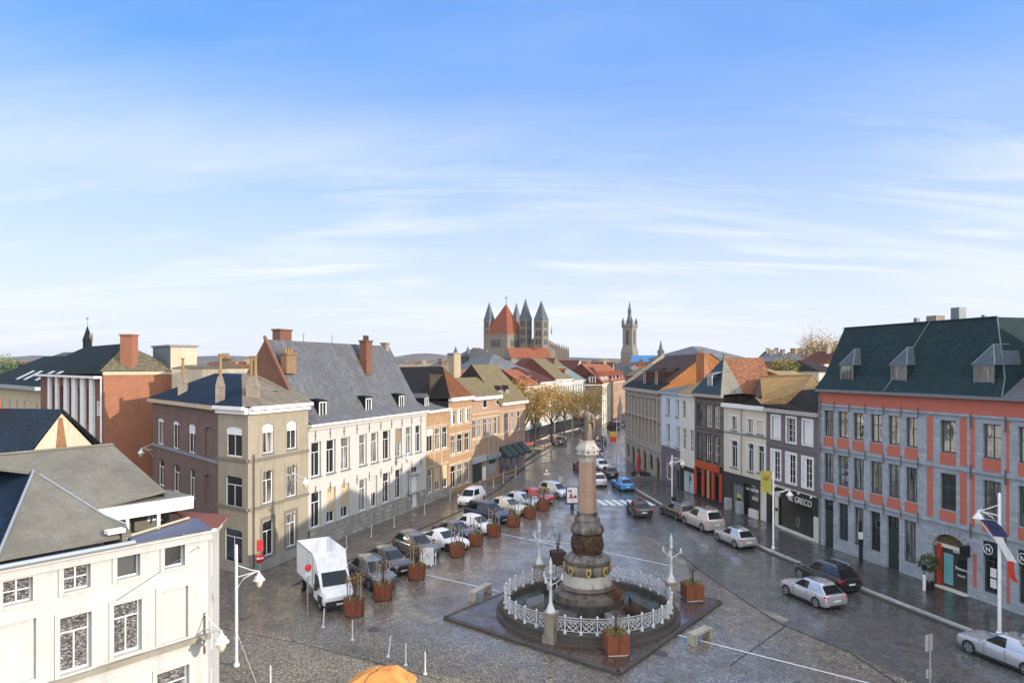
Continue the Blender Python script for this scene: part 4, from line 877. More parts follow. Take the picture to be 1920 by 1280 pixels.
b.dormer(rF, rF.L*.5, 1.2, 1.2, zz(711, 155)+.6, 1.4, 2, ORB, ORT, 'gable', rise=.6)
b = simple('white_house', 'white house with pale slate slope and pink panel at the bend of the street', rF, rF.L*.55+.02, rF.L, zz(713, 164), [(1, 2.6), (4.0, 6.2), (7.4, 10.6)], 5, WHITE_A, zz(687, 170), 5, 9, .3, .5, slate('pale_teal_slate', '#65716f', .7), ORB, shop=paint('pink_panel', '#a8675c', .7))
b.band('coloured_panel', rF.L*.6, rF.L-.1, 6.4, 7.2, paint('pink_panel', '#a8675c', .7), .05)
# street-end corner house and terrace
rG = Fr(at(1096, 173), at(1129, 174)); rH = Fr(at(1129, 174), at(1172, 222))
b = simple('corner_brick_house', 'brown brick corner house with round dormer at the street end', rG, 0, rG.L, zz(721, 174), [(1, 2.6)], 1, brick('drab_brick', '#5f4a38', '#4d3c2e', '#6f6352', .24, .08), zz(688, 180), 6, 13, .2, .3, ORB, ORB)
x, y, _ = rG.P(rG.L*.5, .6, 0); m = MB()
b.dormer(rG, rG.L*.48, 1.5, .3, zz(721, 174)+.3, 1.7, 2.6, WHITEP, ORB, 'gable', rise=.9)
cols = [(CREAMW, 'cream gabled house with two pointed dormers at the street end'), (BR1, 'orange brick house with orange roof at the street end'), (BR2, 'pink brick house in half shade at the street end')]
for k, (wm, lab) in enumerate(cols):
    t0_, t1_ = rH.L*k/3+.01, rH.L*(k+1)/3; ze = zz((718, 716, 714)[k], rH.A[1]+rH.T[1]*(t0_+t1_)/2)
    b = simple('terraced_house', lab, rH, t0_, t1_, ze, [(1, 2.8), (4, 6.2), (7.2, 9.2)], 4, wm, ze+5.2, 5.5, 11, .3, .3, ORT, ORB, ww=1.6)
    for j in range(2): b.dormer(rH, t0_+(t1_-t0_)*(.3+.4*j), 2.0, .3, ze+.25, 1.6, 2.5, ORB if k else WHITEP, ORT, 'gable', rise=1.3)
# ================================================================ RIGHT SIDE
R = [at(1173, 108), at(1240, 88.2), at(1275, 81.6), at(1303, 77.5), at(1357, 71.5), at(1437, 64.5), at(1537, 56.5)]
Z7 = lambda x: 1080+.3125*x
V7 = lambda y: 600+.3125*y
# arcaded stone building
ar = Fr(R[0], R[1]); b = Bld('arcaded_stone_building', 'long grey stone building with repeating tall windows and brown mansard roof', 'building', ar, ar.L/2)
GST = stone('grey_limestone', '#a39b8e', .55, .3, .75, stain=.3); PKB = brick('dull_pink_brick', '#7d5a4c', '#6a4a3f', '#837b70', .22, .075)
ZR_ = 11.35; n = 10; Q = []
for k in range(n):
    tc_ = ar.L*(k+.5)/n; w_ = .5
    Q += [(tc_-w_, tc_+w_, 7.7, 10.3), (tc_-w_, tc_+w_, 4.3, 6.9)]
G_ = []
for k in range(6): tc_ = ar.L*(k+.5)/6; G_.append((tc_-.9, tc_+.9, .1 if k % 2 else .8, 2.9))
mb = MB(); wall(mb, ar, 0, ar.L, 0, ZR_, Q+G_, .3)
for q in G_: archfill(mb, ar, q[0], q[1], q[3], .7, dep=.3)
b.part('wall', mb, GST); mb = MB(); sides(mb, ar, 0, ar.L, 0, ZR_, 10); b.part('side_walls', mb, RB)
for q in Q: b.window(*q, 'T', rec=.2, frame=paint('cream_frame', '#b5ac98', .5), pane=PANES[1])
for q in G_: b.window(*q, 'V', rec=.25, frame=FRD)
for k in range(n+1): t_ = min(max(ar.L*k/n, .22), ar.L-.22); b.band('pilaster', t_-.2, t_+.2, 3.75, ZR_-.5, paint('pale_stone', '#a49c8e', .8), .07)
for tz in Q[::2]: b.band('brick_panel', tz[0], tz[1], 7.0, 7.6, PKB, .03)
for z_ in (3.6, 7.62, 10.45): b.band('string_course', 0, ar.L, z_-.09, z_+.09, paint('pale_stone', '#a49c8e', .8), .14)
b.band('cornice', 0, ar.L, ZR_-.3, ZR_+.15, paint('pale_stone', '#a49c8e', .8), .5)
DBT = tile('dull_brown_tile', '#4f3428', '#3d2920', .8, .25, '#433b33', .35)
mb = MB(); capm = MB(); zr = zz(664, 95); roofprof(mb, ar, 0, ar.L, [(-.5, ZR_+.15), (1.0, ZR_+1.1), (6, zr), (7, zr), (13, ZR_+.15)], 2, 1.4); rf = b.part('roof', mb, DBT)
mb = MB(); roofprof(mb, ar, -.05, ar.L, [(-.52, ZR_+.16), (1.05, ZR_+1.16), (1.2, ZR_+1.1)]); b.part('slate_skirt', mb, SLATE_D, rf)
for t_ in (ar.t(Z7(390)), ar.t(Z7(460))): b.dormer(ar, t_, .9, .5, ZR_+.6, 1.9, 3.0, DBT, DBT, 'shed', rise=.5, frame=paint('cream_frame', '#b5ac98', .5), win='')
b.part('party_parapet', MB().hexa([ar.P(.0, -.4, ZR_), ar.P(.35, -.4, ZR_), ar.P(.35, 6, zr-.1), ar.P(.0, 6, zr-.1)], [ar.P(.0, -.4, ZR_+.6), ar.P(.35, -.4, ZR_+.6), ar.P(.35, 6, zr+.3), ar.P(.0, 6, zr+.3)]), paint('pale_stone', '#a49c8e', .8))
# hip end of the same roof, sunlight painted into its orange tiles; big chimney behind
ORL = tile('sunlit_orange_tile', '#ac6e38', '#96602f', .8, .24, k=.4)
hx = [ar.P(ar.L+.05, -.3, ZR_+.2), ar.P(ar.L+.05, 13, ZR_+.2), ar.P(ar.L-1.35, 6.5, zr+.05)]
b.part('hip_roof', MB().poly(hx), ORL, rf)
x, y = at(1317, 84); b.chimney(x, y, 9, zz(664, 84), 1.3, 1.0, .9, brick('orange_chimney', '#a05f36', '#8a4d2b', '#9a7656', .24, .08), 2, POT)
# pale blue house
pb2 = Fr(R[1], R[2]); PBL = plaster('pale_blue_render', '#c0c9d2', .08, streak=.2); MAU = plaster('mauve_shop_render', '#6b6069', .12)
def rr(fr, us, v0, v1, um): return [(fr.t(Z7(a)), fr.t(Z7(c)), fr.z(Z7(um), V7(v1)), fr.z(Z7(um), V7(v0))) for a, c in us]
b = Bld('pale_blue_house', 'pale blue rendered house with mauve shop front below', 'house', pb2, 2); ZP = pb2.z(1258, V7(440))
Qa = rr(pb2, [(541, 562), (597, 617)], 470, 570, 550)+rr(pb2, [(541, 562), (601, 621)], 622, 745, 550); zsp = pb2.z(1258, V7(765))
sw = rr(pb2, [(541, 577)], 822, 955, 560)
mb = MB(); wall(mb, pb2, 0, pb2.L, zsp, ZP, Qa, .3); b.part('wall', mb, PBL); mb = MB(); wall(mb, pb2, 0, pb2.L, 0, zsp, sw, .3); b.part('shop_wall', mb, MAU)
for q in Qa: b.window(*q, 'V', rec=.25, sill=LEAD)
b.window(*sw[0], None, rec=.12); b.band('cornice', 0, pb2.L, ZP-.1, ZP+.3, paint('pale_blue_trim', '#9aa6ae', .6), .35)
mb = MB(); sides(mb, pb2, 0, pb2.L, 0, ZP, 8); b.part('side_walls', mb, RB)
b.lettering('cos & co', pb2.L/2, zsp+.12, 1.0, WHITEP, out=.12, stretch=1.0); b.band('shop_door', pb2.L-.9, pb2.L-.25, .1, 2.3, PANES[0], .02)
TANL = tile('light_tan_tile', '#a08a63', '#8a7450', .85, .26); 
mb = MB(); roofprof(mb, pb2, 0, pb2.L, [(-.4, ZP+.3), (4, ZP+1.0), (8, ZP+.3)]); b.part('roof', mb, slate('teal_zinc', '#4b5a58', .5))
# white narrow house
wn = Fr(R[2], R[3]); b = Bld('narrow_white_house', 'narrow off-white house with dark green shop front', 'house', wn, 1.5); ZN = ZP+.0
OFFW = plaster('off_white', '#d0ccc0', .12); Qa = rr(wn, [(637, 659), (681, 705)], 482, 588, 650)+rr(wn, [(637, 662), (681, 706)], 648, 778, 650); zsp = wn.z(Z7(640), V7(868))
mb = MB(); wall(mb, wn, 0, wn.L, zsp, ZN, Qa, .25); b.part('wall', mb, OFFW)
for k, q in enumerate(Qa): b.window(*q, (2, 4), rec=.15, blind=.97 if k == 1 else 0, blindmat=OFFW)
b.band('cornice', 0, wn.L, ZN-.1, ZN+.2, OFFW, .3); mb = MB(); sides(mb, wn, 0, wn.L, 0, ZN, 8); b.part('side_walls', mb, RB)
DGS = paint('dark_green_shop', '#1e2a26', .5); mb = MB(); wall(mb, wn, 0, wn.L, 0, zsp-.003, [(.7, wn.L-.3, .1, zsp-.5)], .3); b.part('shop_front', mb, DGS)
b.window(.7, wn.L-.3, .1, zsp-.5, (2, 1), rec=.15, pane=glassmat('frosted_shop_glass', (.42, .48, .48), .3), frame=FRG, name='shop_window')
b.lettering('❋' if False else '*', (wn.L+1.1)/2, 1.0, 1.6, FRG, out=-.11, name='door_emblem')
mb = MB(); roofprof(mb, wn, 0, wn.L, [(-.4, ZN+.2), (3.6, ZN+2.0), (8, ZN+.2)]); b.part('roof', mb, TANL)
# dark brick house with orange shop
bk_ = Fr(R[3], R[4]); b = Bld('dark_brick_house', 'dark brick house with grey stone window surrounds and orange shop front', 'house', bk_, 3); ZK = bk_.z(1305, V7(447))
DKB = brick('dark_brick', '#5b3d33', '#4a322b', '#6e6156', .22, .075, stain=.3); GSB = stone('grey_stone_blocks', '#6d6a60', .35, .35, .5)
Qa = rr(bk_, [(724, 764), (779, 816), (828, 864)], 503, 628, 725)+rr(bk_, [(724, 764), (779, 816), (829, 865)], 680, 828, 725); zsp = bk_.z(1305, V7(822))
mb = MB(); wall(mb, bk_, 0, bk_.L, zsp, ZK, Qa, .28); b.part('wall', mb, DKB)
for k, q in enumerate(Qa): b.window(*q, (3, 3), rec=.2, frame=FRG if k in (0, 3) else FRW)
xs = [0]+[v for q in Qa[:3] for v in q[:2]]+[bk_.L]
for i in range(0, 8, 2):
    for q in (Qa[0], Qa[3]): b.band('stone_jamb', xs[i]+.003, xs[i+1]-.003, q[2]-.1, q[3]+.25, GSB, .05)
for q in (Qa[0], Qa[3]): b.band('stone_lintel', 0, bk_.L, q[3]+.25, q[3]+.5, GSB, .06); b.band('stone_sill', 0, bk_.L, q[2]-.25, q[2]-.1, GSB, .08)
b.band('cornice', 0, bk_.L, ZK-.15, ZK+.2, paint('pale_stone', '#a49c8e', .8), .35); mb = MB(); sides(mb, bk_, 0, bk_.L, 0, ZK, 9); b.part('side_walls', mb, DARKT)
ORS = paint('orange_shop_paint', '#b2492c', .5); DRS = paint('dark_shop', '#2b2926', .5)
op = [(.55, 1.75, .4, zsp-1.5), (2.2, 2.95, .4, zsp-1.5), (3.3, 3.9, .4, zsp-1.5), (4.5, 5.6, .4, zsp-1.5)]
mb = MB(); wall(mb, bk_, 0, bk_.L, 0, zsp-.003, op, .3); b.part('shop_front', mb, DRS)
for q in op: b.part('shop_glass', MB().poly(bk_.P(q[0], .2, q[2]), bk_.P(q[1], .2, q[2]), bk_.P(q[1], .2, q[3]), bk_.P(q[0], .2, q[3])), PANES[0])
b.band('shop_fascia', .3, bk_.L-.8, zsp-1.0, zsp-.25, ORS, .16)
for t_ in (.25, 1.95, 3.1, 4.1, bk_.L-.5): b.part('shop_pillar', fbox(MB(), bk_, t_-.2, t_+.2, .45, zsp-1.05, -.14, -.003), ORS if t_ != 3.1 else paint('peach_pillar', '#b98a5c', .6))
TEAL = slate('teal_slate', '#1c3038', .55, streak=.3, spec=.3)
fm = bk_; mb = MB(); zr = zz(672, 80)
a, c = fm.P(-.2, -.4, ZK+.2), fm.P(fm.L+.1, -.4, ZK+.2); r1 = (*at(1357, 76.5), zz(670, 76.5)); bk3 = fm.P(-.2, 9, ZK+.2); c3 = fm.P(fm.L+4.5, 7, ZK-.2); r2 = (*at(1432, 79), zz(670.5, 79)); m3 = (*at(1394, 72.5), zz(737, 72.5))
rf = b.part('roof', MB().poly(a, c, r1).poly(bk3, a, r1), TEAL); b.part('mossy_slope', MB().poly(c, m3, r1), slate('lichen_slate', '#6f6c60', .85, moss='#7d7968', mossamt=.6), rf)
RBT = tile('worn_red_tile', '#8e5a3a', '#74462e', .85, .24, '#8d8062', .35); r2b = (*at(1372, 76.8), zz(670.5, 76.8))
b.part('tiled_slope', MB().poly(m3, (*at(1450, 73), zz(745, 73)), r2, r2b).poly(m3, r2b, r1), RBT, rf); b.part('back_slope', MB().poly(r1, r2, (*at(1450, 90), ZK), bk3), ORB, rf)
b.dormer(fm, fm.t(Z7(790)), .95, .3, ZK+.3, 1.9, 2.0, TEAL, LEAD, 'shed', rise=.5)
# cream house (two bays)
cr = Fr(R[4], R[5]); b = Bld('cream_house', 'cream house with dark ground-floor shops and white-framed windows right of the orange shop', 'house', cr, 4); ZCR = 10.68
CRM = plaster('cream_render', '#cbc2ad', .08, streak=.2); sp = cr.t(Z7(995))
Qa = rr(cr, [(930, 966)], 575, 660, 945)+rr(cr, [(1027, 1062)], 592, 678, 1040)+rr(cr, [(1086, 1126)], 600, 685, 1100)+rr(cr, [(929, 970)], 720, 882, 945)+rr(cr, [(1029, 1067)], 738, 908, 1045)+rr(cr, [(1089, 1129)], 752, 915, 1105)
zsp = cr.z(Z7(1000), V7(932)); mb = MB(); wall(mb, cr, 0, cr.L, zsp, ZCR, Qa, .25); b.part('wall', mb, CRM)
for k, q in enumerate(Qa):
    b.window(*q, 'V' if k < 3 else 'T', rec=.14, blind=.98 if k == 2 else 0, blindmat=CRM, sill=LEAD, sv=.78)
    e = .13; m = MB(); fbox(m, cr, q[0]-e, q[0]-.002, q[2], q[3]+e, -.04, -.003); fbox(m, cr, q[1]+.002, q[1]+e, q[2], q[3]+e, -.04, -.003); fbox(m, cr, q[0], q[1], q[3]+.002, q[3]+e, -.04, -.003); b.part('window_surround', m, WHITEP)
b.band('cornice', 0, cr.L, ZCR-.25, ZCR+.15, WHITEP, .35); b.band('string_course', 0, cr.L, Qa[0][2]-.35, Qa[0][2]-.2, LEAD, .06); b.part('downpipe', MB().tube([cr.P(sp, -.08, zsp), cr.P(sp, -.08, ZCR)], .06), ZINC)
mb = MB(); sides(mb, cr, 0, cr.L, 0, ZCR, 11); b.part('side_walls', mb, RB)
CHG = paint('charcoal_shop', '#343635', .5)
op = [(1.6, 3.5, .1, zsp-1.0), (sp+.25, sp+1.3, .1, zsp-.7), (sp+1.45, cr.L-1.2, .95, zsp-.7)]
mb = MB(); wall(mb, cr, 0, cr.L-.9, 0, zsp-.003, op, .35); b.part('shop_front', mb, CHG); mb = MB(); wall(mb, cr, cr.L-.9, cr.L, 0, zsp-.003); b.part('shop_pier', mb, OFFW)
b.part('roller_door', fbox(MB(), cr, op[0][0], op[0][1], .1, zsp-1.0, .12, .18), paint('grey_roller', '#6d7072', .5)); b.part('poster', fbox(MB(), cr, 2.3, 2.9, .8, 1.9, .105, .118), paint('yellow_poster', '#b7bd3c', .6)); b.part('poster_band', fbox(MB(), cr, 2.28, 2.92, 1.2, 1.5, .098, .104), BLACK)
b.part('shop_entrance', MB().poly(cr.P(op[1][0], .3, .1), cr.P(op[1][1], .3, .1), cr.P(op[1][1], .3, op[1][3]), cr.P(op[1][0], .3, op[1][3])), BLACK)
b.window(*op[2], None, rec=.08, frame=FRG, name='shop_window', pane=PANES[1])
tcw = (op[2][0]+op[2][1])/2
b.lettering('LA BOUCHERIE DU', tcw-.05, zsp-1.25, .36, WHITEP, out=-.05, stretch=.92); b.lettering('DELICES', tcw-.2, zsp-.8, .16, WHITEP, out=-.05)
b.part('window_strip', fbox(MB(), cr, op[2][0]+.15, op[2][1]-.15, 1.75, 2.1, .07, .085), paint('pink_strip', '#b39e94', .6))
for k in range(3): b.part('display_shelf', fbox(MB(), cr, op[2][0]+.2, op[2][1]-.25, 2.5+k*.35, 2.58+k*.35, .075, .09), paint('shelf_grey', '#77746c', .5))
b.part('stall_riser', fbox(MB(), cr, op[2][0], op[2][1], .1, .9, -.25, -.003), OFFW)
for t_ in (1.2, sp+.0): b.part('bin_store', fbox(MB(), cr, t_-.35, t_+.35, 0, 1.25, -.5, -.003), paint('pale_grey_box', '#9ba0a0', .5))
# tan pantile roof over cream + mauve houses
PANT = tile('tan_pantile', '#ab8a58', '#94743f', .85, .3, k=.7)
# mauve-grey house
mv = Fr(R[5], R[6]); b2 = Bld('mauve_house', 'mauve-grey house with white-framed windows above the dark tavern front', 'house', mv, 4); ZM = 10.6
MVR = plaster('mauve_render', '#6d6464', .08, streak=.15); V_ = b2
def rm(us, v0, v1, um): return rr(mv, us, v0, v1, um)
Qt = rm([(1178, 1224)], 578, 710, 1200)+rm([(1268, 1318)], 588, 733, 1290)+rm([(1365, 1417)], 603, 748, 1390); Qm = rm([(1176, 1226)], 785, 952, 1200)+rm([(1265, 1320)], 805, 978, 1290)+rm([(1362, 1420)], 830, 1005, 1390)
zsp = mv.z(Z7(1150), V7(970)); mb = MB(); wall(mb, mv, 0, mv.L, zsp, ZM, Qt+Qm, .25); b2.part('wall', mb, MVR)
for k, q in enumerate(Qt+Qm):
    b2.window(*q, (2, 4) if k not in (0, 2) else None, rec=.14, blind=.97 if k in (0, 2) else 0, blindmat=WHITEP)
    e = .2; m = MB(); fbox(m, mv, q[0]-e, q[0]-.002, q[2]-.1, q[3]+e, -.06, -.003); fbox(m, mv, q[1]+.002, q[1]+e, q[2]-.1, q[3]+e, -.06, -.003); fbox(m, mv, q[0], q[1], q[3]+.002, q[3]+e, -.06, -.003); fbox(m, mv, q[0], q[1], q[2]-.1, q[2]-.002, -.1, -.003)
    if k > 2: fbox(m, mv, q[0]+.002, q[0]+(q[1]-q[0])*.36, q[2], q[3], .02, .05)
    b2.part('window_surround', m, WHITEP)
b2.band('cornice', 0, mv.L, ZM-.2, ZM+.15, paint('pale_trim', '#a9a49c', .6), .35); b2.band('string_course', 0, mv.L, Qm[0][3]+.45, Qm[0][3]+.57, MVR, .07)
mb = MB(); sides(mb, mv, 0, mv.L, 0, ZM, 9); b2.part('side_walls', mb, RB)
TAV = paint('tavern_black', '#2b2c27', .45); op = [(.75, 1.45, .1, 2.6), (2.1, mv.L-1.0, .35, 2.75)]
mb = MB(); wall(mb, mv, 0, mv.L, 0, zsp-.003, op, .3); b2.part('shop_front', mb, TAV)
b2.part('shop_window', MB().poly(mv.P(op[1][0], .15, .35), mv.P(op[1][1], .15, .35), mv.P(op[1][1], .15, 2.75), mv.P(op[1][0], .15, 2.75)), glassmat('tavern_glass', (.02, .026, .018), .15)); b2.part('shop_entrance', MB().poly(mv.P(.75, .3, .1), mv.P(1.45, .3, .1), mv.P(1.45, .3, 2.6), mv.P(.75, .3, 2.6)), BLACK)
b2.part('brick_jamb', fbox(MB(), mv, 1.15, 1.55, .1, 2.55, .05, .2), brick('inner_brick', '#6d4a3c', '#5a3b30', '#7b6d60', .2, .07)); b2.part('white_pier', fbox(MB(), mv, 1.55, 2.05, 0, 2.85, -.05, -.003), OFFW); b2.part('white_pier', fbox(MB(), mv, mv.L-.75, mv.L-.1, 0, 2.2, -.05, -.003), OFFW)
b2.part('white_step', fbox(MB(), mv, 2.05, mv.L-.75, 0, .34, -.12, -.003), OFFW); b2.part('menu_board', fbox(MB(), mv, 1.6, 2.0, 1.5, 1.8, -.07, -.051), FRD)
b2.lettering('LE GRECO', mv.L*.665, zsp-1.0, .74, WHITEP, out=.05, stretch=1.0); b2.lettering('TAVERNE', mv.L*.19, zsp-.98, .42, WHITEP, out=.05, stretch=1.0)
m = MB(); 
for k in range(8): a0, a1 = 2*PI*k/8, 2*PI*(k+1)/8; m.tube([mv.P(mv.L*.6+.22*math.cos(a0), .13, 1.15+.42*math.sin(a0)), mv.P(mv.L*.6+.22*math.cos(a1), .13, 1.15+.42*math.sin(a1))], .025, 4)
b2.part('glass_emblem', m, paint('emblem_grey', '#8c8f86', .5))
b2.part('gutter_lamp_rail', MB().tube([mv.P(0, -.3, zsp+.05), mv.P(mv.L, -.3, zsp+.05)], .07), paint('pale_trim', '#a9a49c', .6))
for k in range(5): x, y, z_ = mv.P(.5+k*(mv.L-1)/4, -.45, zsp-.05); b2.part('spot_lamp', MB().sphere((x, y, z_), .1), WHITEP)
# shared pantile roof as part of the mauve house; dark hip toward the street corner
rz = 13.1; P = mv.P
E0 = (*at(1425, 74), zz(706, 74)); E1 = (*at(1524, 70), zz(704, 70)); F0 = (*at(1416, 66), zz(745, 66)); F1 = mv.P(.9, -.2, ZM+.3); F2 = (*at(1475, 62), zz(757, 62)); F3 = (*at(1540, 60.5), zz(728, 60.5))
FB = (*at(1427, 65), zz(757, 65)); 
rf = b2.part('roof', MB().poly(F0, FB, F2, (*at(1503, 61), zz(731, 61)), F3, E1, E0), PANT)
b2.part('dark_hip', MB().poly(cr.P(3.2, -.2, ZCR+.2), FB, F0, E0, cr.P(2.5, 9, ZCR)), DARKT, rf); b2.part('dark_valley', MB().poly(FB, cr.P(3.2, -.3, ZCR+.18), mv.P(0, -.3, ZM+.16), mv.P(mv.L, -.3, ZM+.16), mv.P(mv.L+1.2, 3, ZM+1.8), F3, (*at(1503, 61), zz(731, 61)), F2), DARKT, rf); b2.part('back_slope', MB().poly(E0, E1, (*at(1560, 85), ZM), (*at(1440, 92), ZM)), PANT, rf)
b2.part('ridge_tiles', MB().tube([E0, E1], .16), PANT, rf)
# ---------------------------------------------------------------- red building
rdl = at(1537, 56.5); rT = math.radians(-15.5); Tn = (-math.sin(rT), -math.cos(rT)); LR = 18.6
fr = Fr(rdl, (rdl[0]+Tn[0]*LR, rdl[1]+Tn[1]*LR)); Z8 = lambda x: 1480+.34375*x
V8 = lambda y: 560+.34375*y
b = Bld('red_stone_building', 'large salmon-red and grey stone building with steep green-black slate roof and dormers', 'building', fr, 8)
RED = plaster('salmon_red', '#b46653', .12, streak=.2); GBL = stone('blue_grey_stone', '#98a0a6', .5, .3, .72, stain=.14)
zE = fr.z(1537, 733); zb = fr.z(1537, 757.7); s2, s1 = fr.z(1537, 836.7), fr.z(1537, 921.5)
usT = [(189, 241), (264, 322), (348, 405), (441, 507), (538, 602), (634, 698), (822, 909), (1055, 1155), (1247, 1335)]
T_ = [(fr.t(Z8(a)), fr.t(Z8(c))) for a, c in usT]
zt1, zt0 = fr.z(Z8(189), V8(606)), fr.z(Z8(189), V8(745)); zm1, zm0 = fr.z(Z8(189), V8(838)), fr.z(Z8(189), V8(998))
# extra bay beyond the frame keeps the rhythm
wd = T_[-1][0]-T_[-2][0]; T_.append((T_[-1][0]+wd, T_[-1][1]+wd)); 
Qt = [(a, c, zt0 if k < 6 else zt0-.05, zt1) for k, (a, c) in enumerate(T_)]; Qm = [(a, c, zm0, zm1) for a, c in T_]
Z9 = lambda x: 1460+.297*x
V9 = lambda y: 900+.297*y
gnd = [(285, 345, 2.9, .1), (376, 438, 2.9, 1.0), (476, 535, 2.9, 1.0), (577, 641, 2.9, 1.0), (682, 760, 2.95, .1), (791, 868, 2.9, 1.0), (1290, 1395, 2.75, .75), (1512, 1610, 2.75, .75)]
zg = s1-.45
Qg = [(fr.t(Z9(a)), fr.t(Z9(c)), z0_, zg) for a, c, h_, z0_ in gnd]
arc = (fr.t(Z9(968)), fr.t(Z9(1192)), .1, zg-.25)
ops = Qt+Qm+Qg+[arc]; mb = MB(); wall(mb, fr, 0, LR, 0, zb, ops, .3)
rad = (arc[1]-arc[0])/2*.8; archfill(mb, fr, arc[0], arc[1], arc[3], rad, dep=.3, n=14, full=True)
b.part('stone_wall', mb, GBL); mb = MB(); wall(mb, fr, 0, LR, zb, zE); b.part('red_frieze', mb, RED)
mb = MB(); sides(mb, fr, 0, LR, 0, zE, 11); b.part('side_walls', mb, RB)
for k, q in enumerate(Qt): b.window(*q, 'X', frame=FRG, rec=.18, pane=PANE_BRIGHT if k not in (0,) else PANES[2], sv=.62, fw=.08)
for k, q in enumerate(Qm): b.window(*q, 'X', frame=FRG, rec=.18, pane=PANE_BRIGHT if k in (1, 3, 4, 7) else PANES[2 if k != 6 else 1], sv=.62, fw=.08)
# red panels: under the windows and the tall red strips between the wide bays
for k in range(len(T_)):
    a, c = T_[k]; x = .06 if k < 6 else .0
    b.band('red_panel', a-x, c+x, s2+.12, zt0-.05, RED, .02); b.band('red_panel', a-x, c+x, s1+.12, zm0-.05, RED, .02)
for xa, xc in ((752, 784), (932, 968), (988, 1012), (1183, 1200)):
    a, c = fr.t(Z8(xa)), fr.t(Z8(xc)); b.band('red_strip', a, c, s2+.2, zt1+.25, RED, .02); b.band('red_strip', a, c, s1+.2, s2-.2, RED, .02)
a, c = fr.t(Z9(1228)), fr.t(Z9(1250)); b.band('red_strip', a, c, .8, 2.9, RED, .02); a, c = fr.t(Z9(1440)), fr.t(Z9(1462)); b.band('red_strip', a, c, .5, 3.6, RED, .02)
for z_ in (s1, s2, zb): b.band('string_course', 0, LR, z_-.08, z_+.07, GBL, .12)
mb = MB()
for k in range(7):
    t_ = (T_[k-1][1]+T_[k][0])/2 if 0 < k < 6 else (T_[0][0]-.2 if k == 0 else T_[5][1]+.2)
    for z_ in (s1, s2, zb): fbox(mb, fr, t_-.03, t_+.03, z_-.45, z_+.3, -.19, -.142)
for xx in (1000, 1190):
    for z_ in (s1, s2, zb-.3): t_ = fr.t(Z8(xx)); fbox(mb, fr, t_-.04, t_+.04, z_-.5, z_+.4, -.2, -.143)
b.part('wall_anchors', mb, IRON)
for k, q in enumerate(Qg):
    if k in (0, 4): b.door(*q, paint('dark_green_grey', '#2a3432', .45), rec=.18, light=.95, label=None)
    else: b.window(*q, 'X', frame=FRG, rec=.18, pane=PANES[k % 3], sv=.62, fw=.08)
# arched shop entrance
P = fr.P; asg = paint('shop_dark_panel', '#3a3936', .4)
b.part('arch_soffit', fbox(MB(), fr, arc[0], arc[1], .1, arc[3]-.9, .29, .34), asg); b.part('arch_orange_jamb', fbox(MB(), fr, arc[0]+.25, arc[0]+.55, .1, arc[3]-.75, .1, .288), paint('orange_jamb', '#a63c22', .5))
b.part('arch_window', fbox(MB(), fr, arc[0]+.65, arc[0]+1.35, .35, 2.35, .27, .288), glassmat('teal_glass', (.12, .36, .36), .2)); b.part('arch_beam', fbox(MB(), fr, arc[0]+.02, arc[1]-.02, arc[3]-.95, arc[3]-.72, .2, .288), OFFW); b.part('arch_tympanum', fbox(MB(), fr, arc[0]+.02, arc[1]-.02, arc[3]-.715, arc[3], .25, .288), brick('old_vault', '#6b5a33', '#54472b', '#5a4c32', .2, .07))
b.part('notice_board', fbox(MB(), fr, arc[0]+1.7, arc[1]-.35, 1.35, 2.2, .26, .288), BLACK); b.lettering('Nature', (arc[0]+arc[1])/2+.65, 1.5, .3, WHITEP, out=-.25); b.lettering('beauté', (arc[0]+arc[1])/2+.65, 1.1, .2, WHITEP, out=-.28); b.lettering('NATURE', (arc[0]+arc[1])/2+.5, arc[3]-1.1, .2, WHITEP, out=-.19)
b.part('doorstep', fbox(MB(), fr, arc[0]+.3, arc[1]+.1, .0, .16, -.3, .28), OFFW)
for k in range(13):      # voussoirs as thin joints
    an = PI*(k+.5)/13; cx_, cz_ = (arc[0]+arc[1])/2, arc[3]-rad; rx = (arc[1]-arc[0])/2
    b.part('voussoir_joint', MB().tube([P(cx_-rx*1.03*math.cos(an), -.005, cz_+rad*1.03*math.sin(an)), P(cx_-rx*1.35*math.cos(an), -.005, min(s1-.15, cz_+rad*1.5*math.sin(an)))], .018, 4), LEAD)
hs = fr.t(Z9(1220)); b.part('hanging_sign', fbox(MB(), fr, hs-.03, hs+.05, 2.65, 3.4, -.95, -.2), BLACK); 
hfr = fr.turned(hs-.035, -.55, PI/2) if False else None
sg = Fr(P(hs-.035, -.2, 0)[:2], P(hs-.035, -.95, 0)[:2]); b.lettering('Beauté', .37, 2.8, .2, WHITEP, fr=sg, out=.005)
SGN = paint('dark_teal_sign', '#1c2c33', .4)
for q in Qg[6:]:
    b.part('shop_sign', fbox(MB(), fr, q[0]+.05, q[1]-.05, q[3]-.95, q[3]-.05, .02, .12), SGN)
    cx_, cz_ = q[0]+(q[1]-q[0])*.3, q[3]-.5
    m = MB()
    for r_ in (.3,): 
        for k in range(14): a0, a1 = 2*PI*k/14, 2*PI*(k+1)/14; m.tube([P(cx_+r_*math.cos(a0), .012, cz_+r_*math.sin(a0)), P(cx_+r_*math.cos(a1), .012, cz_+r_*math.sin(a1))], .025, 4)
    b.part('sign_ring', m, WHITEP); b.lettering('N', cx_, cz_-.15, .42, WHITEP, out=-.01, name='sign_letter')
    for z_ in (1.1, 1.75): b.part('window_poster', fbox(MB(), fr, q[0]+.35, q[0]+.75, z_, z_+.55, .155, .17), WHITEP)
b.part('cornice', fbox(MB(), fr, -.1, LR, zE-.02, zE+.22, -.4, -.003), LEAD)
b.part('downpipe', MB().tube([P(.06, -.1, .1), P(.06, -.1, zE-.3)], .06), LEAD)
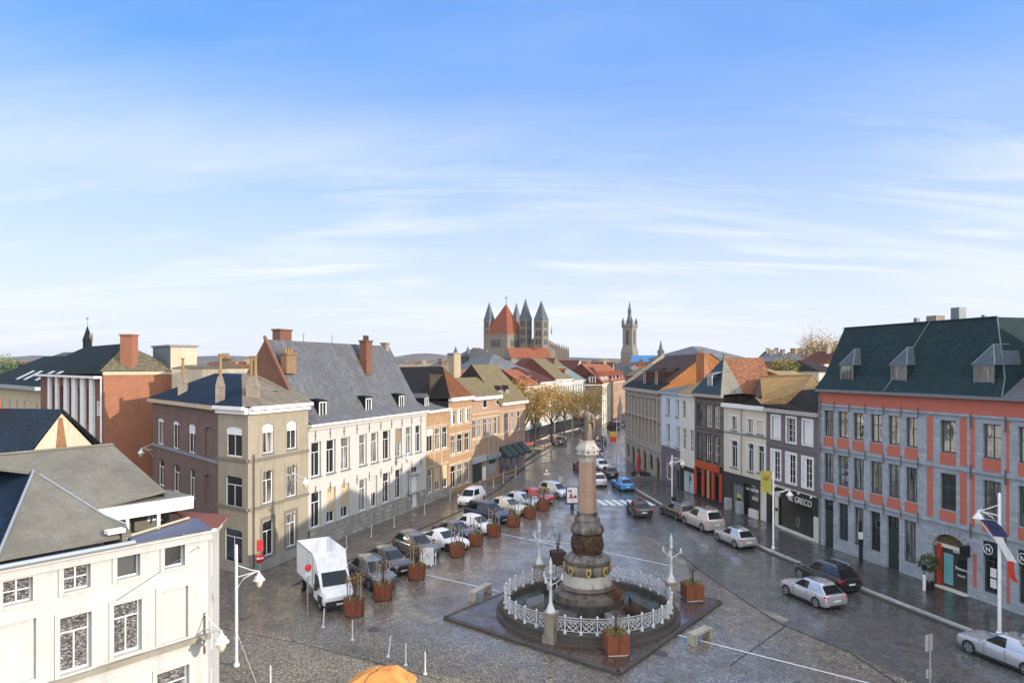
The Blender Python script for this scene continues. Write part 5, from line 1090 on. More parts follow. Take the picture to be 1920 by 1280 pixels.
GSL = slate('green_black_slate', '#20343d', .78, row=.16, moss='#36401f', mossamt=.45, streak=.2, spec=.12)
zr = 17.7; tR = 13.3; hrk = LR+.2-tR
mb = MB(); roofprof(mb, fr, -.1, LR+.2, [(-.42, zE+.2), (.55, zE+1.3), (2.5, zr), (8.6, zr), (10.6, zE+1.3), (11.4, zE+.2)], 0, 0)
Pp = fr.P
def pr(t0_, t1_): return None
prof = [(-.42, zE+.2), (.55, zE+1.3), (2.5, zr), (8.6, zr), (10.6, zE+1.3), (11.4, zE+.2)]
mb = MB(); l = [Pp(-.1, s_, z_) for s_, z_ in prof]; hr = lambda z_: (z_-zE-.2)/(zr-zE-.2)*(16.0-tR)
r_ = [Pp(16.0-hr(z_), s_, z_) for s_, z_ in prof]
for k in range(5): mb.poly(l[k], r_[k], r_[k+1], l[k+1])
mb.poly(l[::-1]); mb.poly(r_); rf = b.part('roof', mb, GSL)
mb = MB(); roofprof(mb, fr, 14.2, LR+.2, [(-.42, zE+.18), (5.5, zr-2.2), (11.4, zE+.18)], 0, 2); b.part('lower_roof', mb, SLATE, rf)
b.part('hip_flashing', MB().tube([r_[0], r_[1], r_[2]], .035), LEAD, rf); m = MB().tube([Pp(tR*.62, 2.45, zr+.02), Pp(tR*.54, .5, zE+1.35), Pp(tR*.53, -.4, zE+.25)], .03); b.part('roof_seam', m, LEAD, rf)
b.part('ridge_cap', MB().tube([l[2], r_[2]], .08), GSL, rf)
DGF = paint('dormer_frame', '#6d7674', .5); HOOD = slate('dormer_slate', '#46535a', .7, row=.14, streak=.2)
for x0, x1, vb, vt in ((262, 330, 497, 405), (537, 622, 515, 412), (980, 1105, 545, 420)):
    t0_, t1_ = fr.t(Z8(x0)), fr.t(Z8(x1)); b.dormer(fr, (t0_+t1_)/2, 1.36, .3, zE+.5, 1.62, 2.0, GSL, HOOD, 'hip', DGF, rise=1.25, win='', pane=PANE_BRIGHT)
    hw = 1.36/2+.1; tcd = (t0_+t1_)/2; zd = zE+2.1
    for sg_ in (-1, 1): b.part('dormer_flashing', MB().tube([fr.P(tcd+sg_*hw, .2, zd), fr.P(tcd, .3+1.36*.55, zd+1.27), fr.P(tcd, 2.3, zd+1.29)], .025, 5), ZINC)
for u, v0, w_, h_ in ((1719, 606, .3, .5), (1754, 602, .85, .5), (1797, 598, .7, .95), (1845, 598, .25, .4)):
    x, y = at(u, 52); z0_ = zz(v0, 52); b.part('roof_vent', MB().box(x, y, z0_+h_/2-.6, w_, w_, h_+1.0, .3), STK if w_ > .8 else LEAD, rf)
# rear building continuing the row beyond the frame (its shade falls over the square)
en = fr.P(LR+.1, 0, 0); g2 = Fr(en[:2], (36.5, 15.0))
b = Bld('brick_terrace', 'tall brick terrace continuing the row beyond the red stone building', 'house', g2, 5)
mb = MB(); Qx = [(1.2+k*2.6, 2.3+k*2.6, z_, z_+2) for k in range(8) for z_ in (1, 4.6, 8)]; Qx = [q for q in Qx if q[1] < g2.L-.5]
wall(mb, g2, 0, g2.L, 0, 14.5, Qx, .25); sides(mb, g2, 0, g2.L, 0, 14.5, 11); b.part('wall', mb, RB)
for q in Qx: b.window(*q, 'T')
mb = MB(); roofprof(mb, g2, 0, g2.L, [(-.4, 14.5), (3, 20.2), (8, 20.2), (11.4, 14.5)]); b.part('roof', mb, SLATE_D)
# ================================================================ TOWN ROOFS, CATHEDRAL, BELFRY
LIM = streakstone('cathedral_stone', '#7f7565', '#57524a', .85, .35); LEADS = slate('spire_slate', '#4a5057', .55, row=.6, streak=.3); DARKW = paint('dark_opening', (.03, .03, .035), .7)
CTILE = tile('cathedral_orange_tile', '#94502e', '#7d4327', .85, .5)
class Pv:
    """square tower seen on its edge: near corner at pixel u, depth d; left face wl px wide, right face wr px wide"""
    def __init__(s, u, d, wl, wr):
        s.d = d; th = math.atan2(wr, wl); side = math.hypot(wl, wr)*d/FL; s.s = side; c = at(u, d); s.c = c
        l = (-math.cos(th), math.sin(th)); r = (math.sin(th), math.cos(th)); s.l, s.r = l, r
        s.L = (c[0]+l[0]*side, c[1]+l[1]*side); s.R = (c[0]+r[0]*side, c[1]+r[1]*side); s.K = (c[0]+(l[0]+r[0])*side, c[1]+(l[1]+r[1])*side)
        s.fl, s.fr = Fr(s.L, c), Fr(c, s.R); s.mid = ((s.L[0]+s.R[0])/2, (s.L[1]+s.R[1])/2)
    def ring(s, o, z):
        m = s.mid; q = []
        for p in (s.L, s.c, s.R, s.K): q.append((m[0]+(p[0]-m[0])*(1+o), m[1]+(p[1]-m[1])*(1+o), z))
        return q
def openings(b, fr, n, z0, z1, mat, m=.18, par=None, arch=True):
    for k in range(n):
        a = fr.L*(m+(1-2*m)*(k+.14)/n); c = fr.L*(m+(1-2*m)*(k+.86)/n); mb = MB(); rz = z1-(c-a)/2; e = -.04
        pts = [fr.P(a, e, z0), fr.P(c, e, z0)]+[fr.P((a+c)/2+(c-a)/2*math.cos(PI*j/6), e, rz+(c-a)/2*math.sin(PI*j/6)) for j in range(7)]
        mb.poly(pts); b.part('opening', mb, mat, par)
dC = 420
p0 = Pv(951, dC, 44, 32); b = Bld('cathedral', 'cathedral with red pyramid roof and grey pointed towers on the skyline', 'cathedral', p0.fl, 0)
ze = zz(625, dC); b.part('choir_block', MB().hexa(p0.ring(0, 0), p0.ring(0, ze)), LIM)
R0 = p0.ring(.03, ze); ap = (*at(949, dC+8), zz(567, dC)); o = b.part('pyramid_roof', MB().poly(R0[0], R0[1], ap).poly(R0[1], R0[2], ap).poly(R0[2], R0[3], ap).poly(R0[3], R0[0], ap).poly(R0[::-1]), CTILE)
b.part('cross', MB().tube([ap, (ap[0], ap[1], ap[2]+5)], .22).tube([(ap[0]-1, ap[1], ap[2]+3.4), (ap[0]+1, ap[1], ap[2]+3.4)], .2), IRON, o)
openings(b, p0.fl, 5, zz(650, dC), zz(635, dC), DARKW, .28); openings(b, p0.fr, 4, zz(649, dC), zz(635, dC), DARKW, .2)
for fr_ in (p0.fl, p0.fr): b.part('string_course', fbox(MB(), fr_, 0, fr_.L, zz(638, dC)-.2, zz(638, dC)+.2, -.25, -.02), LIM); b.part('eaves_moulding', fbox(MB(), fr_, 0, fr_.L, ze-.9, ze-.1, -.3, -.02), LIM)
def ctower(u, d, wl, wr, ve, va, ua=None):
    t = Pv(u, d, wl, wr); ze = zz(ve, d); m = b.part('tower', MB().hexa(t.ring(0, 0), t.ring(0, ze)), LIM); r = t.ring(.07, ze); a = (*(at(ua, t.mid[1]) if ua else t.mid), zz(va, d))
    b.part('spire', MB().poly(r[0], r[1], a).poly(r[1], r[2], a).poly(r[2], r[3], a).poly(r[3], r[0], a).poly(r[::-1]), LEADS, m)
    for k, n in enumerate((3, 2, 2)):
        z1 = ze-.8-k*5.2; openings(b, t.fl, n, z1-3.6, z1, DARKW, .14, m); openings(b, t.fr, n, z1-3.6, z1, DARKW, .14, m)
        for fr_ in (t.fl, t.fr): b.part('string_course', fbox(MB(), fr_, 0, fr_.L, z1-4.5, z1-4.15, -.2, -.02), LIM, m)
ctower(917.5, 428, 11, 10, 601, 564.6); ctower(968, 440, 8, 9, 599, 566); ctower(986.5, 424, 12.5, 11, 598, 558); ctower(1017.4, 418, 16, 12, 600, 561.5)
# nave and flying buttresses stepping down to the right
nv = Fr(at(1030, 424), at(1056, 470)); mb = MB(); za_, zb_ = zz(626, 424), zz(640, 470)
b.part('nave_wall', MB().hexa([nv.P(0, 0, 0), nv.P(nv.L, 0, 0), nv.P(nv.L, 14, 0), nv.P(0, 14, 0)], [nv.P(0, 0, zz(645, 424)), nv.P(nv.L, 0, zz(655, 470)), nv.P(nv.L, 14, zz(655, 470)), nv.P(0, 14, zz(645, 424))]), LIM)
b.part('nave_roof', MB().poly(nv.P(0, -.5, zz(645, 424)), nv.P(nv.L, -.5, zz(655, 470)), nv.P(nv.L-6, 7, zb_), nv.P(0, 7, za_)).poly(nv.P(nv.L, -.5, zz(655, 470)), nv.P(nv.L, 14.5, zz(655, 470)), nv.P(nv.L-6, 7, zb_)).poly(nv.P(0, 7, za_), nv.P(nv.L-6, 7, zb_), nv.P(nv.L, 14.5, zz(655, 470)), nv.P(0, 14.5, zz(645, 424))).poly(nv.P(0, -.5, zz(645, 424)), nv.P(0, 7, za_), nv.P(0, 14.5, zz(645, 424))), slate('nave_slate', '#6a5f57', .8, row=.5))
for k in range(6):
    t_ = nv.L*(k+.3)/6; zt_ = zz(652+k*1.2, nv.P(t_, 0, 0)[1]); mb = MB()
    mb.hexa([nv.P(t_-.5, -5, 0), nv.P(t_+.5, -5, 0), nv.P(t_+.5, -3.6, 0), nv.P(t_-.5, -3.6, 0)], [nv.P(t_-.5, -5, zt_), nv.P(t_+.5, -5, zt_), nv.P(t_+.5, -3.6, zt_), nv.P(t_-.5, -3.6, zt_)])
    mb.hexa([nv.P(t_-.5, -5, zt_), nv.P(t_+.5, -5, zt_), nv.P(t_+.5, -3.6, zt_), nv.P(t_-.5, -3.6, zt_)], [nv.P(t_-.03, -4.4, zt_+3.2), nv.P(t_+.03, -4.4, zt_+3.2), nv.P(t_+.03, -4.2, zt_+3.2), nv.P(t_-.03, -4.2, zt_+3.2)])
    mb.hexa([nv.P(t_-.3, -3.7, zt_-1.6), nv.P(t_+.3, -3.7, zt_-1.6), nv.P(t_+.3, .1, zt_+.6), nv.P(t_-.3, .1, zt_+.6)], [nv.P(t_-.3, -3.7, zt_-.6), nv.P(t_+.3, -3.7, zt_-.6), nv.P(t_+.3, .1, zt_+2), nv.P(t_-.3, .1, zt_+2)])
    b.part('flying_buttress', mb, LIM)
x, y = at(1034, 430); b.part('roof_fleche', MB().tube([(x, y, zz(626, 430)), (x, y, zz(610, 430))], [.5, .06]), IRON)
# belfry
dB = 480; p1 = Pv(1184.9, dB, 15.6, 11.5); b = Bld('belfry', 'slender grey stone belfry with corner turrets and pointed spire on the skyline', 'tower', p1.fl, 0)
BST = streakstone('belfry_stone', '#7d7467', '#57534d', .85, .3); zt_ = zz(611, dB)
b.part('shaft', MB().hexa(p1.ring(0, 0), p1.ring(0, zt_)), BST); lowz = zz(648, dB)
b.part('buttressed_base', MB().hexa(p1.ring(.32, 0), p1.ring(.26, zz(660, dB))).hexa(p1.ring(.26, zz(660, dB)), p1.ring(.01, lowz)), BST)
for fr_ in (p1.fl, p1.fr): openings(b, fr_, 1, zz(646, dB), zz(618, dB), DARKW, .3); b.part('parapet', fbox(MB(), fr_, -.4, fr_.L+.4, zt_-.3, zt_+1.5, -.4, .2), BST)
for c_ in p1.ring(-.06, zt_): b.part('corner_turret', MB().lathe([(1.0, zt_-1), (1.0, zt_+2.6), (1.25, zt_+2.7), (.05, zt_+6.3)], 8, c_[:2]), LEADS)
m_ = p1.mid; zq = lambda v: zz(v, dB)
b.part('spire', MB().lathe([(2.4, zt_), (2.0, zq(600)), (1.5, zq(594)), (1.15, zq(588)), (1.3, zq(586)), (1.25, zq(583)), (1.5, zq(582)), (.9, zq(576)), (.1, zq(564))], 8, m_), LEADS)
for fr_ in (p1.fl, p1.fr): x, y, _ = fr_.P(fr_.L/2, -.15, 0); b.part('clock_face', MB().lathe([(.9, 0), (.9, .1)], 12), WHITEP).matrix_basis = __import__('mathutils').Matrix.Translation(Vector((x, y, zq(622)))-Vector(b.org)) @ __import__('mathutils').Matrix.Rotation(PI/2, 4, 'X')
# helper for town houses
WCOL = [plaster('town_white', '#b9b2a4', .15), plaster('town_cream', '#a3967c', .15), brick('town_brick', '#8a5238', '#74432e', '#85715e', .3, .1), plaster('town_grey', '#77746c', .2)]
SLG = slate('town_slate', '#5a5c5f', .7, row=.35, streak=.3); SLK = slate('town_dark_slate', '#3a3d40', .6, row=.35)
def far(name, label, u0, d0, u1, d1, ve, vr, D, wm, rm, side=None, hl=0, hr=0, s_r=None, chims=0, group=None, win=0, cat='house', gm=None):
    f = Fr(at(u0, d0), at(u1, d1)); dm = (d0+d1)/2; ze, zr = zz(ve, dm), zz(vr, dm+(s_r or D/2)); b = Bld(name, label, cat, f, f.L/2, group)
    mb = MB(); wall(mb, f, 0, f.L, -.03, ze); sides(mb, f, 0, f.L, -.03, ze, D); b.part('wall', mb, wm)
    s_r = s_r or D/2; hipr(b, f, -.1, f.L+.1, ze, zr, s_r, D+.4, hl*f.L, hr*f.L, rm, side or rm) if (hl or hr) else None
    if not (hl or hr):
        mb = MB(); cp = MB(); roofprof(mb, f, -.1, f.L+.1, [(-.4, ze), (s_r, zr), (D+.4, ze)], 0, 0, cp); o = b.part('roof', mb, rm); b.part('gable', cp, gm or wm, o)
    for k in range(chims):
        t_ = f.L*(.25+.5*k/max(1, chims-1) if chims > 1 else .7); x, y, _ = f.P(t_, s_r*.85, 0); w_ = .5+dm/500
        b.part('chimney', MB().box(x, y, zr-.6, w_, w_, 3.2).box(x, y, zr+1.05, w_*1.25, w_*1.25, .18), random.choice([STK, RB, WCOL[1]]))
    if win:
        hh = min(1.6, ze*.2); mb = MB()
        for k in range(win): t_ = f.L*(k+.5)/win; b.part('window', fbox(MB(), f, t_-.45, t_+.45, ze-1.2-hh, ze-1.2, -.04, -.003), PANES[0])
    return b
far('slate_roof_house', 'pale grey house with broad grey slate hip roof left of the cathedral', 838, 150, 912, 139, 696, 664, 11, WCOL[3], SLG, hl=.45, hr=.35)
far('chimney_house', 'dark roofed house under a tall cream chimney block left of the grey slate roof', 806, 132, 850, 128, 697, 687, 12, WCOL[2], SLK, chims=0)
x, y = at(845, 126); bb = far('cream_chimney_tower', 'square cream chimney tower with dark cap left of the grey slate roof', 838.5, 126, 851.5, 124, 663, 661, 1.4, WCOL[1], LEAD, cat='tower')
far('twin_pinnacle_hall', 'dark slate gabled hall behind the grey slate roof', 855, 260, 880, 245, 668, 655, 10, SLK, SLK, cat='hall'); far('pink_roof_house', 'long pinkish roofed house beside the twin pinnacles', 868, 265, 900, 262, 672, 656.5, 12, WCOL[1], plaster('pale_pink_tile', '#7d6c66', .2))
for u in (854.5, 877.5): x, y = at(u, 250); bb = Bld('stone_pinnacle', ('left' if u < 860 else 'right')+' of two pointed grey stone pinnacles left of the cathedral', 'pinnacle', Fr((x, y), (x+1, y)), 0, 'twin pinnacles'); bb.part('shaft', MB().lathe([(1.2, 0), (1.1, zz(668, 250))], 4, (x, y)), LEADS); bb.part('cap', MB().lathe([(1.3, zz(668, 250)), (.05, zz(649, 250))], 4, (x, y)), LEADS)
far('orange_hip_house', 'small house with steep orange hip roof at the foot of the cathedral', 901, 255, 929, 262, 675, 652, 11, WCOL[2], CTILE, ORB, hl=.3, hr=.3)
far('orange_roof_house', 'big house with long bright orange roof and grey gable in front of the cathedral', 958, 225, 1034, 228, 671, 652, 12, WCOL[3], ORT, chims=1, gm=WCOL[3])
far('grey_gable_house', 'grey rendered gable end with open porch under the orange roof', 928, 222, 958, 220, 672, 671, 6, WCOL[3], ORB)

far('brown_roof_house', 'house with wide dark brown roof below the long orange roof', 952, 200, 1036, 192, 694, 671, 9, ORB, ORB, MOSST, hl=0, hr=.25, s_r=8)
far('tan_slope_house', 'house with tan moss-covered slope right of the dark brown roof', 1034, 200, 1058, 218, 700, 672, 8, WCOL[0], TANT, ORB, s_r=6)
far('orange_slope_house', 'house with orange slope and dark dormer beside the white street houses', 1046, 205, 1068, 225, 706, 680, 9, WCOL[0], ORT, ORB, s_r=6, chims=1)
far('dark_roof_house', 'dark brown roofed house with white gable end right of the cathedral nave', 1040, 245, 1080, 242, 694, 675, 9, WCOL[2], ORB, gm=WCOL[0])
far('orange_town_house', 'orange roofed house behind the street-end corner house', 1112, 250, 1150, 260, 700, 682, 10, WCOL[2], ORT, ORB, chims=2, hl=.1, hr=.1)
far('step_gable_house', 'brown brick gable house with tan slope above the street end', 1141, 262, 1172, 252, 704, 686, 14, ORB, ORB, chims=0)
f_ = far('tan_gable_slope', 'steep tan roof right of the brown brick gable above the street end', 1156, 260, 1186, 282, 706, 674, 14, WCOL[2], MOSST, ORB, s_r=7)
far('long_orange_house', 'long low house with orange roof in front of the blue building', 1166, 290, 1214, 288, 692, 678.5, 9, WCOL[1], CTILE, chims=2)
far('low_orange_house', 'pale chimneyed house with orange roof right of the long low orange roof', 1206, 236, 1236, 240, 698, 684, 9, WCOL[0], CTILE, chims=3)
far('mossy_roof_house', 'dark mossy roofed house left of the arcaded stone building', 1172, 185, 1206, 178, 704, 689, 10, WCOL[2], TANT, DARKT)
BLU = paint('blue_sheet', '#2d6a9e', .5); far('blue_building', 'building wrapped in bright blue sheeting beside the belfry', 1182, 340, 1236, 336, 681, 666, 14, BLU, BLU, cat='building')
x, y = at(1239, 160); bb = Bld('stone_turret', 'round stone stair turret with pointed slate cap behind the arcaded building', 'turret', Fr((x, y), (x+1, y)), 0)
bb.part('turret_wall', MB().lathe([(.75, 0), (.75, zz(660, 160))], 12, (x, y)), LIM); bb.part('turret_cap', MB().lathe([(.95, zz(660, 160)), (.45, zz(654, 160)), (.04, zz(638, 160))], 12, (x, y)), LEADS)
# right background
th = Fr(at(1326, 250), at(1356, 236)); far('theatre_roof', 'large grey hall with pale pediment front on the right skyline', 1327, 250, 1402, 262, 671, 649.5, 30, WCOL[3], slate('theatre_slate', '#606468', .7, row=.5), SLG, hl=.38, hr=.4, cat='hall')
far('white_gabled_house', 'small white house with dark roof between the orange chimney and the teal roof', 1325, 120, 1350, 118, 688, 676, 7, WCOL[0], ORB, chims=1, win=2)
far('grey_roof_house', 'house with pale grey slate roof and two chimneys on the right skyline', 1420, 190, 1466, 185, 678, 663, 10, WCOL[2], SLG, chims=2, gm=SLK)
far('dark_mansard_house', 'dark mansard roofed house on the right skyline', 1440, 235, 1473, 235, 672, 658.5, 10, SLK, SLK, hl=.12, hr=.12, chims=2)
far('grey_ridge_house', 'house with pale greenish slate roof right of the dark mansard', 1466, 215, 1494, 220, 673, 663, 9, WCOL[1], SLG, chims=2)
far('dormer_slate_house', 'house with pale slate roof and tiny dormers beside the bare tree', 1489, 205, 1516, 205, 674, 660, 9, WCOL[1], SLG, SLK, chims=3)
far('white_house', 'white house with brown tiled roof and tall white chimney on the right skyline', 1494, 128, 1546, 124, 682, 659, 11, WCOL[0], ORB, chims=1, win=4, gm=WCOL[1], hl=.25)
far('pink_house', 'narrow pinkish house left of the white house with brown roof', 1480, 150, 1495, 146, 688, 672, 8, WCOL[2], ORB)
far('dark_hip_house', 'dark tiled house with small white dormer beside the red stone building', 1535, 110, 1572, 112, 696, 676, 10, WCOL[0], DARKT, hl=.3, hr=.2)
far('tan_roof_house', 'house with sunlit tan tiled roof behind the mauve house', 1432, 86, 1488, 90, 709, 686, 9, WCOL[2], TANL, ORB, s_r=5)
far('tan_tiled_house', 'house with pale tan tiled roof against the red stone building', 1524, 78, 1566, 84, 727, 695, 9, WCOL[2], TANL, DARKT, s_r=5)
far('beige_terrace', 'low beige row with dark chimneys left of the long white house roof', 735, 230, 800, 225, 690, 681, 10, WCOL[1], plaster('pale_roof', '#8c7c66', .2), chims=3); far('reddish_house', 'reddish roofed house behind the dark brown roof of the left row', 795, 180, 836, 176, 690, 680, 10, WCOL[2], MOSST, chims=2)
far('dark_slate_house', 'dark slate roof house at the far left edge behind the skylight building', -60, 150, 32, 140, 705, 682, 16, WCOL[1], SLATE_D)
far('black_ridge_house', 'long black roofed house behind the skylight building', 86, 190, 132, 186, 672, 660, 10, WCOL[2], SLK)
# church spire with weather vane, far left
x, y = at(164, 170); bb = Bld('church_spire', 'slim dark church spire with weather vane behind the pilaster building', 'spire', Fr((x, y), (x+1, y)), 0); Zs = lambda v: zz(v, 170)
bb.part('spire_roof', MB().lathe([(1.0, 0), (1.0, Zs(640)), (1.15, Zs(639)), (.06, Zs(611))], 8, (x, y)), SLATE_D); bb.part('weather_vane', MB().tube([(x, y, Zs(611)), (x, y, Zs(597))], .035).box(x-.1, y, Zs(597.5), .55, .04, .22).box(x+.1, y, Zs(596), .22, .04, .3), IRON)
for q in (.75, 1.25): bb.part('pinnacle', MB().lathe([(.22, Zs(640)), (.2, Zs(628)), (.03, Zs(622))], 6, (x+q, y-.2)), LIM)
# filler town: small houses beyond, three kinds
random.seed(21)
KIND = [('town_house', 'one of many small red-tiled roofs in the far town', 'far red roofs', ORT, ORB), ('town_house', 'one of many small brown-tiled roofs in the far town', 'far brown roofs', ORB, BROWNT), ('town_house', 'one of many small slate roofs in the far town', 'far slate roofs', SLG, SLK)]
for k in range(120):
    d = random.uniform(200, 780); u = random.choice([random.uniform(380, 500), random.uniform(730, 1000), random.uniform(1040, 1240), random.uniform(1040, 1240), random.uniform(1240, 1560), random.uniform(-40, 130)])
    if abs(u-950) < 60 and d > 380: continue
    wpx = random.uniform(9, 15)*FL/d; vr = random.uniform(677, 683); ve = vr+random.uniform(3.2, 4.5)*FL/d; kn = random.choice(KIND)
    far(kn[0], kn[1], u, d, u+wpx, d+random.uniform(-6, 8), ve, vr, random.uniform(8, 11), random.choice(WCOL), random.choice(kn[3:]), group=kn[2], chims=random.choice([0, 1, 1, 2]))
# ================================================================ MONUMENT
random.seed(5)
mc = [gp(835, 1160), gp(1160, 1264), gp(1350, 1130)]; m4 = (mc[0][0]+mc[2][0]-mc[1][0], mc[0][1]+mc[2][1]-mc[1][1]); MX, MY = (mc[0][0]+mc[2][0])/2-.05, (mc[0][1]+mc[2][1])/2-.5
PAV = cobble('platform_slabs', (.14, .085, .06), (.09, .058, .045), 2.2, wet=.8, ripple=.15)
pl = flat('monument_platform', [mc[0], mc[1], mc[2], m4], .13, PAV, thick=.16)
KS = stone('platform_kerb_stone', '#4f4a44', .9, .9); 
for i, (a, c) in enumerate(((mc[0], mc[1]), (mc[1], mc[2]), (mc[2], m4), (m4, mc[0]))): strip('platform_kerb', [a, c], .3, .136, KS, h=.15)
MS = streakstone('monument_stone', '#7a7268', '#26221d', .55, .72); MSL = streakstone('monument_pale_stone', '#a39e95', '#5a544c', .6, .12); MSD = streakstone('monument_dark_stone', '#45413a', '#211e1a', .5, .5)
PINK = newmat('pink_granite')[0]; nt2 = PINK.node_tree; b_ = nt2.nodes['Principled BSDF']; n_ = noi(nt2, objn(nt2), 9, 5); L(nt2, mix(nt2, ramp(nt2, n_, .4, .65), C('#a08674'), C('#917562')), b_.inputs['Base Color']); b_.inputs['Roughness'].default_value = .35
BRZ = newmat('bronze_relief')[0]; nt2 = BRZ.node_tree; b_ = nt2.nodes['Principled BSDF']; n_ = noi(nt2, objn(nt2), 4.5, 7, .7); L(nt2, mix(nt2, ramp(nt2, n_, .4, .6), C('#5f4630'), C('#2e2418')), b_.inputs['Base Color']); b_.inputs['Roughness'].default_value = .5; b_.inputs['Metallic'].default_value = .35; bump(nt2, b_, n_, 1, .12)
mon = tag(empty('monument', (MX, MY, 0)), 'tall stone monument column with robed statue on top inside the ring fence', 'monument')
def mp(name, mb, mat, par=None, smooth=None): return mb.build(name, mat, par or mon, smooth=smooth)
sm = 40
mp('base_steps', MB().lathe([(2.45, .2), (2.45, .55), (2.3, .56), (2.3, .85), (2.15, .86), (2.15, 1.1), (1.95, 1.1)], 40), MSD, smooth=sm)
mp('lower_base', MB().lathe([(1.95, 1.1), (1.9, 1.35), (1.6, 1.5), (1.5, 1.62), (1.62, 1.7), (1.45, 1.88)], 40), streakstone('monument_brown_stone', '#5d544a', '#27221d', .5, .5), smooth=sm)
mp('pale_drum', MB().lathe([(1.45, 1.88), (1.28, 2.48)], 40), MSL, smooth=sm)
mp('shield_drum', MB().lathe([(1.28, 2.48), (1.34, 2.6), (1.34, 2.95), (1.28, 3.05), (1.36, 3.15), (1.36, 3.32), (1.05, 3.55), (.9, 3.64)], 40), MS, smooth=sm)
for k in range(8):
    a = -PI/2+.26+2*PI*(k-.4)/8; x, y = 1.37*math.cos(a), 1.37*math.sin(a); m = MB()
    pr_ = [(-.15, .3), (.15, .3), (.16, .05), (.08, -.16), (0, -.22), (-.08, -.16), (-.16, .05)]; ta = (-math.sin(a), math.cos(a)); no = (math.cos(a), math.sin(a))
    f0 = [(x+ta[0]*p-no[0]*.05, y+ta[1]*p-no[1]*.05, 2.72+q) for p, q in pr_]; f1_ = [(x+ta[0]*p+no[0]*.05, y+ta[1]*p+no[1]*.05, 2.72+q) for p, q in pr_]; m.loft([f0[::-1], f1_[::-1]])
    sh = mp('shield', m, paint('gilded_shield', '#a8935a' if k % 2 == 0 else '#8f8467', .5)); m = MB().box(x+no[0]*.06, y+no[1]*.06, 2.78, .12, .05, .22, a+PI/2); mp('shield_charge', m, paint('shield_charge', '#3a3526', .6), sh)
mp('bronze_drum', MB().lathe([(.86, 3.64), (.9, 3.75), (.92, 4.3), (.86, 4.75), (.95, 4.82), (.95, 4.88)], 40), BRZ, smooth=sm)
m = MB(); rn = random.Random(3)
for k in range(34):
    a = 2*PI*k/34+rn.uniform(-.05, .05); r_ = .9; z_ = 3.85+rn.uniform(0, .12); hgt = rn.uniform(.45, .62); x, y = r_*math.cos(a), r_*math.sin(a)
    m.loft([[(x+.05*w_*math.cos(j*PI/3), y+.05*w_*math.sin(j*PI/3), z_+hgt*q) for j in range(6)] for q, w_ in ((0, 1.2), (.3, 1.5), (.6, 1.3), (.72, .6), (.78, .9), (.95, .9), (1, .4))])
mp('relief_figures', m, BRZ)
mp('column_base', MB().lathe([(.98, 4.88), (1.0, 5.0), (.95, 5.16), (.8, 5.35), (.74, 5.45), (.76, 5.6), (.66, 5.75), (.6, 5.85), (.62, 6.02)], 40), MS, smooth=sm)
FRN0 = PI/8+.12
def octa(r0, z0, r1, z1): return MB().lathe([(r0, z0), (r1, z1)], 8, ph=PI/8+.12)
mp('shaft', octa(.58, 6.02, .485, 8.94), PINK)
FRN = PI/8+.12
lf = lambda z: .57-(.1*(z-6.02)/3.08)
ang_ = -PI/2+.12; ap_ = math.cos(PI/8)
for i, (t_, z_, s_) in enumerate((('A', 8.05, .16), ('FRANÇAIS', 7.82, .13), ('MORTS EN', 7.3, .09), ('COMBATTANT', 7.12, .09), ('1832', 6.9, .09))):
    v, fcs = textmesh(t_, s_); r_ = lf(z_)*ap_+.012; T2 = (-math.sin(ang_), math.cos(ang_)); N2 = (math.cos(ang_), math.sin(ang_)); m = MB(); m.v = [(N2[0]*(r_+q[2]*.5)+T2[0]*q[0]*.62, N2[1]*(r_+q[2]*.5)+T2[1]*q[0]*.62, z_+q[1]) for q in v]; m.f = fcs
    mp('inscription', m, paint('gold_lettering', '#c3a27a', .4))
mp('capital_neck', octa(.5, 8.94, .51, 9.2), MSL); mp('capital', MB().lathe([(.51, 9.2), (.6, 9.32), (.68, 9.38), (.70, 9.42), (.70, 9.74), (.64, 9.8), (.48, 10.04), (.44, 10.06), (.44, 10.2)], 8, ph=FRN0), MSL)
for k in range(12): a = 2*PI*k/12; mp('rosette', MB().sphere((.665*math.cos(a), .665*math.sin(a), 9.58), .06, 6, 5), MSD)
# statue: one continuous draped figure, left arm out with a wreath, flag staff at the shoulder
ST = streakstone('statue_bronze', '#6b5d49', '#2e281f', .55, .45)
m = MB(); rings = []
prof = [(10.55, .36, .30, 0, 0), (10.75, .34, .28, 0, 0), (11.1, .30, .25, .02, 0), (11.45, .26, .22, .02, 0), (11.68, .22, .18, .01, 0), (11.85, .23, .18, 0, 0), (12.05, .27, .19, -.01, 0), (12.2, .29, .17, -.01, 0), (12.28, .20, .13, -.01, 0), (12.34, .085, .085, -.01, 0), (12.4, .08, .08, -.01, -.01), (12.46, .1, .11, -.02, -.02), (12.56, .115, .125, -.02, -.02), (12.66, .10, .115, -.02, -.02), (12.73, .05, .06, -.02, -.01)]
for z_, rx, ry, ox, oy in prof:
    ring = []
    for k in range(20):
        a = 2*PI*k/20; fold = 1+(.10*math.sin(5*a+z_*2)*max(0, min(1, (11.9-z_)*1.2))); ring.append((ox+rx*fold*math.cos(a), oy+ry*fold*math.sin(a), z_))
    rings.append(ring)
m.loft(rings)
m.tube([(-.26, 0, 12.14), (-.42, -.06, 11.95), (-.5, -.2, 12.05), (-.6, -.3, 12.12)], [.1, .075, .06, .05], 8); m.tube([(.25, 0, 12.14), (.42, .02, 11.9), (.34, -.18, 11.72), (.2, -.28, 11.74)], [.1, .08, .065, .05], 8)
